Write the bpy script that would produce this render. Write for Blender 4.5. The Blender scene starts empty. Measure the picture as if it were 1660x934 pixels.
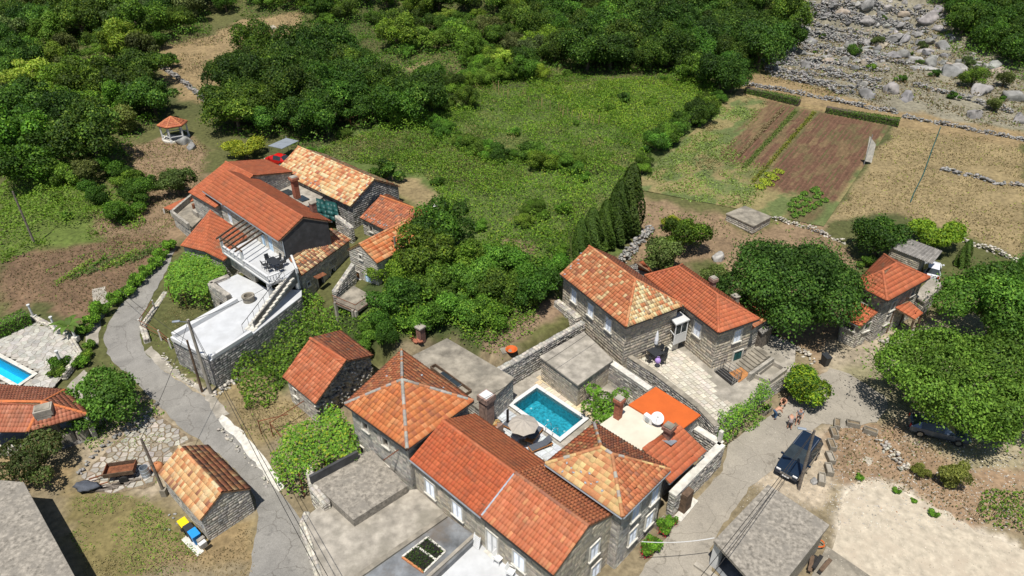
import bpy, math, random
import numpy as np
from mathutils import Vector, Matrix
rnd = random.Random(11); rng = np.random.default_rng(11)
sc = bpy.context.scene; COL = sc.collection
R = math.radians
# ---------------------------------------------------------------- camera, sky, sun, exposure
W0, H0, FPX, PITCH, HC = 1660., 934., 1107., R(32.6), 40.0
cam = bpy.data.cameras.new('camera'); cam.sensor_width = 36.0; cam.lens = 36.0 * FPX / W0
cam.clip_start = 0.5; cam.clip_end = 5000
camo = bpy.data.objects.new('camera', cam); COL.objects.link(camo)
camo.location = (0, 0, HC); camo.rotation_euler = (R(90) - PITCH, 0, 0); sc.camera = camo
SUN_EL, SUN_AZ = R(69.5), R(197)          # azimuth clockwise from +Y of the direction the sun stands in
wd = bpy.data.worlds.new('World'); sc.world = wd; wd.use_nodes = True
wn = wd.node_tree.nodes; wl = wd.node_tree.links
sky = wn.new('ShaderNodeTexSky'); sky.sky_type = 'NISHITA'; sky.sun_disc = False
sky.sun_elevation = SUN_EL; sky.sun_rotation = SUN_AZ; sky.air_density = 1.0; sky.dust_density = 0.6
wl.new(sky.outputs[0], wn['Background'].inputs[0]); wn['Background'].inputs[1].default_value = 0.075
sl = bpy.data.lights.new('sun', 'SUN'); sl.energy = 4.8; sl.angle = R(0.53); sl.color = (1, .955, .88)
so = bpy.data.objects.new('sun', sl); COL.objects.link(so)
sdir = Vector((math.sin(SUN_AZ) * math.cos(SUN_EL), math.cos(SUN_AZ) * math.cos(SUN_EL), math.sin(SUN_EL)))
so.rotation_euler = sdir.to_track_quat('Z', 'Y').to_euler(); so.location = (0, 0, 80)
sc.view_settings.view_transform = 'Standard'; sc.view_settings.look = 'None'
sc.view_settings.exposure = 0.18; sc.view_settings.gamma = 1.0; sc.view_settings.use_curve_mapping = False
sc.render.engine = 'CYCLES'; sc.cycles.use_denoising = True
sc.cycles.max_bounces = 4; sc.cycles.diffuse_bounces = 2; sc.cycles.glossy_bounces = 2; sc.cycles.transparent_max_bounces = 12; sc.cycles.caustics_refractive = False
# ---------------------------------------------------------------- projection helpers (photo pixel + height -> place)
def ray(px, py):
    x = (px - W0 / 2) / FPX; y = -(py - H0 / 2) / FPX; c, s = math.cos(PITCH), math.sin(PITCH)
    return (x, c + y * s, -s + y * c)
def P(px, py, z=0.0):
    d = ray(px, py); t = (z - HC) / d[2]
    return Vector((d[0] * t, d[1] * t, z))
def xy(p): return (p[0], p[1])
def sstep(t): t = np.clip(t, 0, 1); return t * t * (3 - 2 * t)
def sdpoly(x, y, poly):
    """signed distance, positive inside"""
    x = np.asarray(x, float); y = np.asarray(y, float)
    d = np.full(x.shape, 1e18); ins = np.zeros(x.shape, bool); n = len(poly)
    for i in range(n):
        ax, ay = poly[i][0], poly[i][1]; bx, by = poly[(i + 1) % n][0], poly[(i + 1) % n][1]
        ex, ey = bx - ax, by - ay; wx, wy = x - ax, y - ay
        t = np.clip((wx * ex + wy * ey) / (ex * ex + ey * ey + 1e-12), 0, 1)
        d = np.minimum(d, (wx - ex * t) ** 2 + (wy - ey * t) ** 2)
        c = ((ay <= y) != (by <= y))
        if abs(ey) > 1e-12: ins ^= c & (x < ax + (y - ay) / ey * ex)
    d = np.sqrt(d); return np.where(ins, d, -d)
def hsh(i, j, k=0):
    h = np.sin(i * 127.1 + j * 311.7 + k * 74.7) * 43758.5453; return h - np.floor(h)
def vnoise(x, y, k=0):
    i = np.floor(x); j = np.floor(y); f = x - i; g = y - j; f = f * f * (3 - 2 * f); g = g * g * (3 - 2 * g)
    return (hsh(i, j, k) * (1 - f) + hsh(i + 1, j, k) * f) * (1 - g) + (hsh(i, j + 1, k) * (1 - f) + hsh(i + 1, j + 1, k) * f) * g
def fbm(x, y, k=0, o=4):
    s = 0; a = .5
    for q in range(o): s = s + a * vnoise(x, y, k + q); x = x * 2.03 + 5.1; y = y * 2.03 + 9.7; a *= .5
    return s / (1 - .5 ** o)
PLAT = [xy(P(*q)) for q in ((655, 582, 2.5), (725, 546, 2.5), (806, 595, 2.5), (938, 519, 2.8), (905, 470, 2.5), (940, 380, 2.5), (900, 250, 2.5), (500, 250, 2.5), (500, 470, 2.5), (560, 520, 2.5))]
def G(x, y):
    """height of the natural ground"""
    x = np.asarray(x, float); y = np.asarray(y, float)
    r = np.maximum(y - 42, 0); z = np.where(r < 20, r * r / 40, r - 10) * .09
    z = z + 2.4 * sstep(sdpoly(x, y, PLAT) / .9 + .1) * sstep((x + 24) / 12) * (1 - sstep((y - 60) / 34))
    hl = np.maximum(y - (138 - .12 * (x - 60)), 0)
    hill = hl * (.30 + .26 * sstep((x - 45) / 12)) * sstep(hl / 30 + .25)
    z = z + hill
    # old terraces on the rocky slope at the right
    m = sstep((x - 45) / 12) * sstep(hl / 6)
    zz = z + 1.6 * (fbm(x * .1, y * .1, 5) - .5) * m; st = 2.3; q = (zz / st) % 1.0; z = zz + m * (st * (np.floor(zz / st) + sstep((q - .6) / .4)) - zz) * .95
    z = z + m * .8 * (fbm(x * .3, y * .3, 3) - .5)
    z = z + .5 * (fbm(x * .07, y * .07, 9) - .5) * sstep((y - 60) / 30)
    return z
def PG(px, py, dz=0.0):
    """where the ray through a photo pixel meets the ground (raised by dz)"""
    d = ray(px, py); t = 20.0
    for _ in range(600):
        x, y, z = d[0] * t, d[1] * t, HC + d[2] * t
        g = float(G(x, y)) + dz
        if z <= g: break
        t += max(.05, (z - g) * .6)
        if t > 900: break
    return Vector((x, y, g))
# ---------------------------------------------------------------- materials
MATS = {}
def nmat(name):
    m = bpy.data.materials.new(name); m.use_nodes = True; nt = m.node_tree; MATS[name] = m
    return m, nt, nt.nodes, nt.links, nt.nodes['Principled BSDF']
def mixc(nt, a, b, fac, mode='MIX'):
    n = nt.nodes.new('ShaderNodeMix'); n.data_type = 'RGBA'; n.blend_type = mode
    for s, v in ((0, fac), (6, a), (7, b)):
        if hasattr(v, 'node'): nt.links.new(v, n.inputs[s])
        elif s == 0: n.inputs[0].default_value = v
        else: n.inputs[s].default_value = (*v[:3], 1)
    return n.outputs[2]
def noise(nt, scale, detail=4, rough=.6, dist=0, co='Object'):
    tc = nt.nodes.new('ShaderNodeTexCoord'); n = nt.nodes.new('ShaderNodeTexNoise')
    n.inputs['Scale'].default_value = scale; n.inputs['Detail'].default_value = detail
    n.inputs['Roughness'].default_value = rough; n.inputs['Distortion'].default_value = dist
    if co == 'World': nt.links.new(nt.nodes.new('ShaderNodeNewGeometry').outputs['Position'], n.inputs['Vector'])
    else: nt.links.new(tc.outputs[co], n.inputs['Vector'])
    return n.outputs['Fac']
def ramp(nt, fac, stops):
    r = nt.nodes.new('ShaderNodeValToRGB'); e = r.color_ramp.elements
    while len(e) < len(stops): e.new(.5)
    for q, (p, c) in zip(e, stops): q.position = p; q.color = (*c[:3], 1) if hasattr(c, '__len__') else (c, c, c, 1)
    nt.links.new(fac, r.inputs[0]); return r.outputs[0]
def bump(nt, b, h, strength, dist):
    n = nt.nodes.new('ShaderNodeBump'); n.inputs['Strength'].default_value = strength; n.inputs['Distance'].default_value = dist
    nt.links.new(h, n.inputs['Height']); nt.links.new(n.outputs[0], b.inputs['Normal'])
def mat_plain(name, c, rough=.7, var=.12, scale=3., metal=0., bmp=0., bs=20., spec=.35, dirt=None):
    m, nt, N, L, b = nmat(name)
    f = noise(nt, scale, 5)
    lo = [max(0, v * (1 - var * 1.6)) for v in c]; hi = [min(1, v * (1 + var)) for v in c]
    col = ramp(nt, f, [(.3, lo), (.7, hi)])
    if dirt:
        f2 = noise(nt, scale * .35, 6, .7); fm = ramp(nt, f2, [(.48, 0), (.66, 1)]); col = mixc(nt, col, dirt, fm)
    L.new(col, b.inputs['Base Color']); b.inputs['Roughness'].default_value = rough; b.inputs['Metallic'].default_value = metal
    b.inputs['Specular IOR Level'].default_value = spec
    if bmp: bump(nt, b, noise(nt, bs, 6, .7), bmp, .03)
    return m
def mat_col(name, src='attr', rough=.85, var=.25, scale=5., bmp=.3, bs=25., spec=.25, stain=None, stain_scale=.6, smax=1.0):
    """colour taken from the mesh colour layer (or the object colour), broken up by noise"""
    m, nt, N, L, b = nmat(name)
    if src == 'attr':
        a = N.new('ShaderNodeAttribute'); a.attribute_name = 'Col'; c = a.outputs['Color']
    else:
        a = N.new('ShaderNodeObjectInfo'); c = a.outputs['Color']
    f = ramp(nt, noise(nt, scale, 5), [(.25, 1 - var), (.75, 1 + var)])
    c = mixc(nt, c, f, 1.0, 'MULTIPLY')
    if stain:
        fm = ramp(nt, noise(nt, stain_scale, 6, .72, co='World'), [(.5, 0), (.72, smax)]); c = mixc(nt, c, stain, fm)
    L.new(c, b.inputs['Base Color']); b.inputs['Roughness'].default_value = rough; b.inputs['Specular IOR Level'].default_value = spec
    if bmp: bump(nt, b, noise(nt, bs, 6, .7), bmp, .03)
    return m
def mat_leaf(name, tint=(1, 1, 1), var=.25, trans=.24):
    m, nt, N, L, b = nmat(name)
    a = N.new('ShaderNodeAttribute'); a.attribute_name = 'Col'
    oi = N.new('ShaderNodeObjectInfo')
    c = mixc(nt, a.outputs['Color'], oi.outputs['Color'], 1.0, 'MULTIPLY')
    c = mixc(nt, c, tint, 1.0, 'MULTIPLY')
    L.new(c, b.inputs['Base Color']); b.inputs['Roughness'].default_value = .62; b.inputs['Specular IOR Level'].default_value = .22
    t = N.new('ShaderNodeBsdfTranslucent'); tc = mixc(nt, c, (1.25, 1.35, .45), 1.0, 'MULTIPLY'); L.new(tc, t.inputs[0])
    x = N.new('ShaderNodeMixShader'); x.inputs[0].default_value = trans
    L.new(b.outputs[0], x.inputs[1]); L.new(t.outputs[0], x.inputs[2]); L.new(x.outputs[0], N['Material Output'].inputs[0])
    return m
TS = dict(stain=(.17, .095, .06), stain_scale=.8, smax=.55)
mat_col('tile', rough=.8, var=.16, scale=9, bmp=.25, bs=30, **TS)
mat_col('tile_single', 'obj', rough=.8, var=.16, scale=9, bmp=.25, bs=30, **TS)
mat_col('stone', rough=.9, var=.28, scale=4, bmp=.6, bs=14)
mat_col('stone_single', 'obj', rough=.9, var=.25, scale=4, bmp=.5, bs=14)
mat_col('rock', rough=.92, var=.3, scale=1.6, bmp=.9, bs=5, stain=(.12, .12, .115), stain_scale=.9)
mat_col('rock_single', 'obj', rough=.95, var=.45, scale=1.3, bmp=1., bs=3.5, stain=(.13, .13, .125), stain_scale=.8)
mat_col('painted', rough=.6, var=.06, scale=4, bmp=.05)
mat_leaf('leaf')
mat_col('ground', rough=1., var=.42, scale=2.2, bmp=.7, bs=7)
mat_col('soil', rough=1., var=.35, scale=3, bmp=.8, bs=9)
mat_plain('mortar', (.37, .34, .29), .95, .3, 3, bmp=.5)
mat_plain('soil_brown', (.22, .17, .11), 1., .35, 3, bmp=.5)
mat_plain('mortar_dark', (.15, .145, .135), .95, .3, 3, bmp=.5)
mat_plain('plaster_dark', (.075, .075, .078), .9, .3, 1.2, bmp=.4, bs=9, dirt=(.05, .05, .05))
mat_plain('plaster_light', (.58, .55, .49), .85, .12, 1.5, bmp=.15)
mat_plain('under_roof', (.20, .12, .07), .9, .3, 3)
mat_plain('white_paint', (.62, .62, .61), .5, .05, 2)
mat_plain('white_terrace', (.53, .54, .55), .7, .09, .9, bmp=.1, dirt=(.44, .445, .445))
mat_plain('shutter_white', (.72, .76, .82), .5, .05, 2)
mat_plain('shutter_blue', (.45, .60, .74), .5, .08, 2)
mat_plain('wood', (.13, .085, .055), .8, .35, 3, bmp=.3)
mat_plain('wood_grey', (.20, .17, .14), .9, .35, 4, bmp=.4)
mat_plain('wood_orange', (.42, .19, .07), .6, .2, 4)
mat_plain('bark', (.12, .09, .065), .95, .4, 3, bmp=.6)
mat_plain('dark_metal', (.045, .042, .04), .5, .2, 3, metal=.3)
mat_plain('rust', (.20, .075, .035), .85, .35, 4, bmp=.3)
mat_plain('steel', (.55, .56, .57), .3, .1, 3, metal=.9)
mat_plain('zinc', (.42, .46, .50), .45, .12, 2, metal=.5)
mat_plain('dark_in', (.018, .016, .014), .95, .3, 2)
mat_plain('glass_dark', (.03, .04, .045), .08, .2, 2, spec=.6)
mat_plain('concrete', (.29, .258, .205), .95, .34, 1.0, bmp=.5, bs=12, dirt=(.17, .155, .125))
mat_plain('concrete_speckled', (.30, .27, .225), .95, .36, 4, bmp=.7, bs=14, dirt=(.22, .20, .17))
mat_plain('concrete_pale', (.37, .335, .28), .95, .28, 1.1, bmp=.5, bs=14, dirt=(.23, .21, .17))
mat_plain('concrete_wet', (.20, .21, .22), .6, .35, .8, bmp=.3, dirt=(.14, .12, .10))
mat_plain('cream_screed', (.62, .57, .46), .85, .08, .8, bmp=.15, dirt=None)
mat_plain('grey_tile', (.50, .52, .54), .6, .06, 1.5)
mat_plain('asphalt', (.345, .315, .265), .95, .2, .45, bmp=.4, bs=30, dirt=(.43, .39, .325))
def mat_road(name, c, c2, crack):
    m, nt, N, L, b = nmat(name)
    col = ramp(nt, noise(nt, .35, 6, .65, .4), [(.35, c), (.65, c2)])
    col = mixc(nt, col, tuple(v * .72 for v in c), ramp(nt, noise(nt, .9, 7, .75), [(.56, 0), (.68, .8)]))
    v = N.new('ShaderNodeTexVoronoi'); v.feature = 'DISTANCE_TO_EDGE'; v.inputs['Scale'].default_value = .33
    tc = N.new('ShaderNodeTexCoord'); nz = N.new('ShaderNodeTexNoise'); nz.inputs['Scale'].default_value = 1.1; nz.inputs['Detail'].default_value = 5
    L.new(tc.outputs['Object'], nz.inputs['Vector']); ad = N.new('ShaderNodeMix'); ad.data_type = 'RGBA'; ad.blend_type = 'ADD'; ad.inputs[0].default_value = 1.2
    L.new(tc.outputs['Object'], ad.inputs[6]); L.new(nz.outputs['Color'], ad.inputs[7]); L.new(ad.outputs[2], v.inputs['Vector'])
    col = mixc(nt, col, crack, ramp(nt, v.outputs['Distance'], [(.0, .75), (.012, 0)]))
    col = mixc(nt, col, ramp(nt, noise(nt, 14, 3), [(.3, .82), (.7, 1.15)]), 1.0, 'MULTIPLY')
    L.new(col, b.inputs['Base Color']); b.inputs['Roughness'].default_value = .95; b.inputs['Specular IOR Level'].default_value = .2; bump(nt, b, noise(nt, 30, 5), .4, .02)
mat_road('road_grey', (.20, .19, .172), (.28, .266, .24), (.11, .10, .085)); mat_road('road_warm', (.265, .24, .20), (.35, .315, .26), (.17, .15, .12))
mat_plain('gravel', (.50, .435, .335), 1., .2, 1.6, bmp=.8, bs=22, dirt=(.45, .38, .29))
mat_plain('white_stone', (.62, .59, .52), .85, .2, 2, bmp=.3)
mat_plain('orange_sheet', (.56, .115, .02), .7, .06, 1.2, bmp=.2, bs=40)
mat_plain('brick_dark', (.24, .13, .10), .9, .3, 5, bmp=.4)
mat_plain('brick_red', (.36, .13, .075), .9, .3, 6, bmp=.4)
mat_plain('brick_brown', (.30, .20, .16), .9, .25, 4, bmp=.4)
mat_plain('fabric_grey', (.09, .10, .12), .9, .12, 6)
mat_plain('fabric_taupe', (.40, .36, .31), .9, .08, 3)
mat_plain('fabric_white', (.78, .79, .82), .9, .06, 3)
mat_plain('fabric_lilac', (.42, .28, .62), .9, .12, 4)
mat_plain('tarp_green', (.02, .09, .085), .45, .3, 1.5)
mat_plain('plastic_yellow', (.85, .60, .01), .45, .05, 3)
mat_plain('plastic_black', (.03, .033, .038), .5, .1, 3)
mat_plain('plastic_blue', (.02, .27, .68), .45, .06, 3)
mat_plain('plastic_white', (.80, .80, .79), .4, .04, 3)
mat_plain('terracotta', (.50, .20, .08), .8, .2, 4)
mat_plain('rubber', (.02, .02, .02), .8, .1, 4)
mat_plain('skin', (.52, .28, .18), .6, .1, 6)
mat_plain('denim', (.06, .12, .22), .9, .15, 8)
mat_plain('cloth_grey', (.20, .21, .24), .9, .12, 8)
mat_plain('cloth_print', (.30, .26, .25), .9, .4, 18)
mat_plain('cloth_dark', (.04, .04, .045), .9, .2, 8)
mat_plain('hair_dark', (.03, .02, .015), .7, .2, 8)
mat_plain('hair_grey', (.25, .23, .21), .7, .2, 8)
mat_plain('car_black', (.010, .020, .040), .18, .1, 2, spec=.6)
mat_plain('car_red', (.55, .012, .012), .25, .05, 2, spec=.5)
mat_plain('car_silver', (.13, .16, .21), .25, .06, 2, metal=.5)
mat_plain('car_white', (.65, .67, .70), .3, .05, 2)
mat_plain('lamp_red', (.45, .02, .02), .3, .1, 3)
mat_plain('corrugated', (.25, .235, .215), .9, .3, 2, bmp=.3, dirt=(.16, .15, .14))
mat_plain('pool_teal', (.05, .33, .40), .5, .35, 4.5)
mat_plain('pool_cyan', (.03, .52, .80), .5, .06, 2)
mat_plain('straw', (.42, .31, .14), .95, .3, 4)
def mat_water(name, tint):
    m, nt, N, L, b = nmat(name)
    t = N.new('ShaderNodeBsdfTransparent'); t.inputs[0].default_value = (*tint, 1)
    g = N.new('ShaderNodeBsdfGlossy'); g.inputs['Roughness'].default_value = .04
    f = N.new('ShaderNodeFresnel'); f.inputs[0].default_value = 1.33
    bn = N.new('ShaderNodeBump'); bn.inputs['Strength'].default_value = .35; bn.inputs['Distance'].default_value = .05
    L.new(noise(nt, 3.5, 3), bn.inputs['Height']); L.new(bn.outputs[0], g.inputs['Normal']); L.new(bn.outputs[0], f.inputs['Normal'])
    x = N.new('ShaderNodeMixShader'); L.new(f.outputs[0], x.inputs[0]); L.new(t.outputs[0], x.inputs[1]); L.new(g.outputs[0], x.inputs[2])
    L.new(x.outputs[0], N['Material Output'].inputs[0]); return m
mat_water('water_teal', (.62, .90, .95)); mat_water('water_cyan', (.72, .97, 1.))
def mt(m): return MATS[m] if isinstance(m, str) else m
# ---------------------------------------------------------------- objects
ORG = {}; CH = {}
def tag(o, label=None, cat=None, group=None, kind=None):
    if label: o['label'] = label
    if cat: o['category'] = cat
    if group: o['group'] = group
    if kind: o['kind'] = kind
    return o
def thing(name, label, cat, loc=(0, 0, 0), group=None, rz=0.0):
    o = bpy.data.objects.new(name, None); COL.objects.link(o); o.location = loc; o.rotation_euler = (0, 0, rz)
    o.empty_display_size = .2; ORG[o.name] = Vector(loc); return tag(o, label, cat, group)
def link(name, me, parent=None, loc=None, mats=(), kind=None):
    o = bpy.data.objects.new(name, me); COL.objects.link(o)
    for m in mats:
        me.materials.append(mt(m))
    if parent is not None: CH.setdefault(parent.name, []).append(o); o.parent = parent; ORG[o.name] = ORG.get(parent.name, Vector((0, 0, 0)))
    else:
        o.location = loc or (0, 0, 0); ORG[o.name] = Vector(o.location)
    if kind: o['kind'] = kind
    return o
def meshq(name, V, Q, cols=None, smooth=False, org=None, mi=None):
    """numpy quads (or tris) -> mesh; cols per face"""
    V = np.asarray(V, np.float32)
    if org is not None: V = V - np.array(org, np.float32)
    Q = np.asarray(Q, np.int32); k = Q.shape[1]; n = len(Q)
    me = bpy.data.meshes.new(name); me.vertices.add(len(V)); me.vertices.foreach_set('co', V.ravel())
    me.loops.add(n * k); me.loops.foreach_set('vertex_index', Q.ravel())
    me.polygons.add(n); me.polygons.foreach_set('loop_start', np.arange(0, n * k, k, dtype=np.int32))
    if mi is not None: me.polygons.foreach_set('material_index', np.asarray(mi, np.int32))
    if smooth: me.polygons.foreach_set('use_smooth', np.ones(n, bool))
    me.update(calc_edges=True)
    if cols is not None:
        at = me.color_attributes.new('Col', 'FLOAT_COLOR', 'CORNER')
        c = np.ones((n, 4), np.float32); c[:, :3] = cols; at.data.foreach_set('color', np.repeat(c, k, 0).ravel())
    return me
class MB:
    """collects faces; build() links them as ONE mesh object"""
    def __init__(s): s.V = []; s.F = []; s.M = []; s.C = []; s.m = 0; s.c = (.5, .5, .5)
    def v(s, *p):
        i = len(s.V); s.V += [tuple(q) for q in p]; return list(range(i, i + len(p)))
    def f(s, *idx): s.F.append(tuple(idx)); s.M.append(s.m); s.C.append(s.c)
    def poly(s, pts): s.f(*s.v(*pts)); return s
    def hexa(s, b, t):
        """bottom quad b, top quad t (same winding, counter-clockwise from above)"""
        i = s.v(*b, *t); s.f(i[3], i[2], i[1], i[0]); s.f(i[4], i[5], i[6], i[7])
        for k in range(4): j = (k + 1) % 4; s.f(i[k], i[j], i[4 + j], i[4 + k])
        return s
    def box(s, c, d, rz=0.0, tilt=None):
        a, b, h = d[0] / 2, d[1] / 2, d[2] / 2; M = Matrix.Rotation(rz, 3, 'Z')
        if tilt is not None: M = M @ tilt
        c = Vector(c); q = lambda x, y, z: c + M @ Vector((x, y, z))
        return s.hexa([q(-a, -b, -h), q(a, -b, -h), q(a, b, -h), q(-a, b, -h)], [q(-a, -b, h), q(a, -b, h), q(a, b, h), q(-a, b, h)])
    def bar(s, p, q, w, h=None, up=(0, 0, 1)):
        p, q = Vector(p), Vector(q); d = (q - p); L = d.length
        if L < 1e-6: return s
        d /= L; u = Vector(up)
        if abs(d.dot(u)) > .98: u = Vector((1, 0, 0))
        x = d.cross(u).normalized(); y = x.cross(d).normalized(); a = w / 2; b = (h or w) / 2
        i = s.v(*[p + x * sx * a + y * sy * b for sx, sy in ((-1, -1), (1, -1), (1, 1), (-1, 1))], *[q + x * sx * a + y * sy * b for sx, sy in ((-1, -1), (1, -1), (1, 1), (-1, 1))])
        s.f(i[0], i[1], i[2], i[3]); s.f(i[7], i[6], i[5], i[4])
        for k in range(4): j = (k + 1) % 4; s.f(i[j], i[k], i[4 + k], i[4 + j])
        return s
    def tube(s, pts, r, n=6, cap=True):
        pts = [Vector(p) for p in pts]; rs = r if hasattr(r, '__len__') else [r] * len(pts); rings = []
        for k, p in enumerate(pts):
            d = (pts[min(k + 1, len(pts) - 1)] - pts[max(k - 1, 0)]).normalized()
            u = Vector((0, 0, 1)) if abs(d.z) < .9 else Vector((1, 0, 0)); x = d.cross(u).normalized(); y = d.cross(x)
            rings.append(s.v(*[p + (x * math.cos(2 * math.pi * j / n) + y * math.sin(2 * math.pi * j / n)) * rs[k] for j in range(n)]))
        for a, b in zip(rings, rings[1:]):
            for j in range(n): s.f(a[j], b[j], b[(j + 1) % n], a[(j + 1) % n])
        if cap: s.f(*rings[0]); s.f(*reversed(rings[-1]))
        return s
    def lathe(s, c, prof, n=12):
        c = Vector(c); rings = [s.v(*[c + Vector((r * math.cos(2 * math.pi * j / n), r * math.sin(2 * math.pi * j / n), z)) for j in range(n)]) for r, z in prof]
        for a, b in zip(rings, rings[1:]):
            for j in range(n): s.f(a[j], a[(j + 1) % n], b[(j + 1) % n], b[j])
        s.f(*reversed(rings[0])); s.f(*rings[-1]); return s
    def prism(s, poly, z0, z1):
        n = len(poly); a = 0
        for i in range(n): a += poly[i][0] * poly[(i + 1) % n][1] - poly[(i + 1) % n][0] * poly[i][1]
        if a < 0: poly = poly[::-1]
        zz0 = z0 if hasattr(z0, '__len__') else [z0] * n; zz1 = z1 if hasattr(z1, '__len__') else [z1] * n
        if a < 0: zz0 = zz0[::-1]; zz1 = zz1[::-1]
        i = s.v(*[(p[0], p[1], z) for p, z in zip(poly, zz0)], *[(p[0], p[1], z) for p, z in zip(poly, zz1)])
        s.f(*reversed(i[:n])); s.f(*i[n:])
        for k in range(n): j = (k + 1) % n; s.f(i[k], i[j], i[n + j], i[n + k])
        return s
    def build(s, name, mats, parent=None, smooth=False, kind=None, col=False, loc=None, bevel=0.0):
        if isinstance(mats, str): mats = [mats]
        me = bpy.data.meshes.new(name); o0 = ORG.get(parent.name, Vector((0, 0, 0))) if parent is not None else Vector(loc or (0, 0, 0))
        me.from_pydata([(p[0] - o0[0], p[1] - o0[1], p[2] - o0[2]) for p in s.V], [], s.F)
        me.polygons.foreach_set('material_index', s.M)
        if smooth: me.polygons.foreach_set('use_smooth', [True] * len(s.F))
        if col:
            at = me.color_attributes.new('Col', 'FLOAT_COLOR', 'CORNER'); d = []
            for p, c in zip(me.polygons, s.C): d += [c[0], c[1], c[2], 1.0] * p.loop_total
            at.data.foreach_set('color', d)
        me.update(); o = link(name, me, parent, loc, mats, kind)
        if bevel:
            b = o.modifiers.new('bevel', 'BEVEL'); b.width = bevel; b.segments = 2; b.limit_method = 'ANGLE'
        return o
def copy_tree(o, loc=None, rz=None, label=None, scale=None, group=None, color=None):
    def rec(a, par):
        c = a.copy(); COL.objects.link(c)
        if par is not None: c.parent = par
        if color is not None: c.color = color
        for ch in CH.get(a.name, ()): CH.setdefault(c.name, []).append(rec(ch, c))
        return c
    c = rec(o, None)
    if loc is not None: c.location = loc
    if rz is not None: c.rotation_euler = (0, 0, rz)
    if scale is not None: c.scale = scale if hasattr(scale, '__len__') else (scale,) * 3
    if label: c['label'] = label
    if group: c['group'] = group
    return c
def structure(name, mb, mats, **k):
    return tag(mb.build(name, mats, **k), kind='structure')
# ---------------------------------------------------------------- roofs, walls, stones
def pick(pal, n):
    """n random colours from [(weight, rgb)]"""
    w = np.array([p[0] for p in pal], float); c = np.array([p[1] for p in pal], float)
    k = rng.choice(len(pal), n, p=w / w.sum()); return c[k] * rng.uniform(.90, 1.09, (n, 1)) * rng.uniform(.97, 1.03, (n, 3))
ORANGE = [(6, (.44, .128, .058)), (3, (.425, .118, .052)), (3, (.46, .142, .066)), (.3, (.38, .11, .055))]
ORANGE2 = [(5, (.50, .175, .062)), (4, (.46, .145, .052)), (2, (.38, .125, .055)), (2, (.54, .22, .09))]
MIXRED = [(5, (.48, .18, .08)), (4, (.44, .15, .065)), (3, (.53, .26, .125)), (.6, (.58, .42, .22)), (.6, (.34, .12, .065))]
PALE = [(5, (.62, .43, .22)), (4, (.58, .27, .12)), (2, (.48, .17, .08)), (3, (.66, .53, .31)), (1, (.40, .16, .09))]
CREAM = [(6, (.60, .50, .28)), (3, (.55, .36, .17)), (2, (.50, .20, .09)), (2, (.68, .58, .36)), (1, (.35, .24, .14))]
BARNL = [(5, (.60, .36, .17)), (4, (.55, .28, .125)), (4, (.62, .44, .24)), (1.5, (.48, .19, .085)), (.5, (.30, .14, .08))]
BARND = [(4, (.44, .19, .09)), (4, (.36, .14, .075)), (3, (.50, .26, .12)), (3, (.24, .12, .08)), (1, (.56, .38, .19))]
OLDRED = [(5, (.42, .145, .07)), (4, (.36, .12, .06)), (2, (.28, .115, .07)), (2, (.48, .20, .10)), (1, (.22, .13, .09))]
OLDMIX = [(4, (.44, .17, .08)), (3, (.55, .36, .18)), (3, (.30, .14, .085)), (2, (.62, .47, .26)), (2, (.20, .13, .09))]
WORN = [(5, (.47, .165, .072)), (4, (.43, .14, .062)), (2, (.52, .24, .11)), (1, (.32, .13, .075))]
GREYST = [(5, (.42, .395, .35)), (4, (.34, .325, .295)), (3, (.49, .45, .385)), (2, (.26, .25, .235)), (1, (.56, .52, .45))]
DARKST = [(5, (.26, .25, .235)), (4, (.32, .31, .29)), (3, (.19, .185, .175)), (2, (.42, .395, .36))]
BEIGEST = [(5, (.46, .40, .305)), (4, (.40, .355, .285)), (3, (.52, .455, .35)), (2, (.32, .29, .24))]
PALEST = [(5, (.50, .46, .38)), (4, (.42, .39, .34)), (3, (.56, .52, .44)), (2, (.33, .31, .28))]
def tile_arrays(u0a, u1a, u0b, u1b, v0, v1, O, U, V, N, prof, lift, jit):
    n = len(u0a); t = np.array([p[0] for p in prof]); h = np.array([p[1] for p in prof]); k = len(t)
    lo = u0a[:, None] + (u1a - u0a)[:, None] * t; hi = u0b[:, None] + (u1b - u0b)[:, None] * t
    hh = h[None, :] + lift + jit[:, None]
    pt = lambda u, v, w: O + u[..., None] * U + v[..., None] * V + w[..., None] * N
    a = pt(lo, np.repeat(v0[:, None], k, 1), hh); b = pt(hi, np.repeat(v1[:, None], k, 1), np.repeat(h[None] * .9 + .006, n, 0))
    c = pt(lo, np.repeat(v0[:, None], k, 1), np.full((n, k), -.01))
    P_ = np.stack([a, b, c], 1).reshape(-1, 3)
    q = []
    for i in range(k - 1): q += [(i, i + 1, k + i + 1, k + i), (2 * k + i, 2 * k + i + 1, i + 1, i)]
    Q = (np.array(q)[None] + (np.arange(n) * 3 * k)[:, None, None]).reshape(-1, 4)
    return P_, Q, len(q)
PROF_M = [(0, .0), (.22, .045), (.5, .012), (.8, .012), (1, .03)]
PROF_B = [(0, .0), (.2, .055), (.5, .085), (.8, .055), (1, 0.)]
PROF_F = [(0, .012), (.5, .016), (1, .012)]
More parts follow.
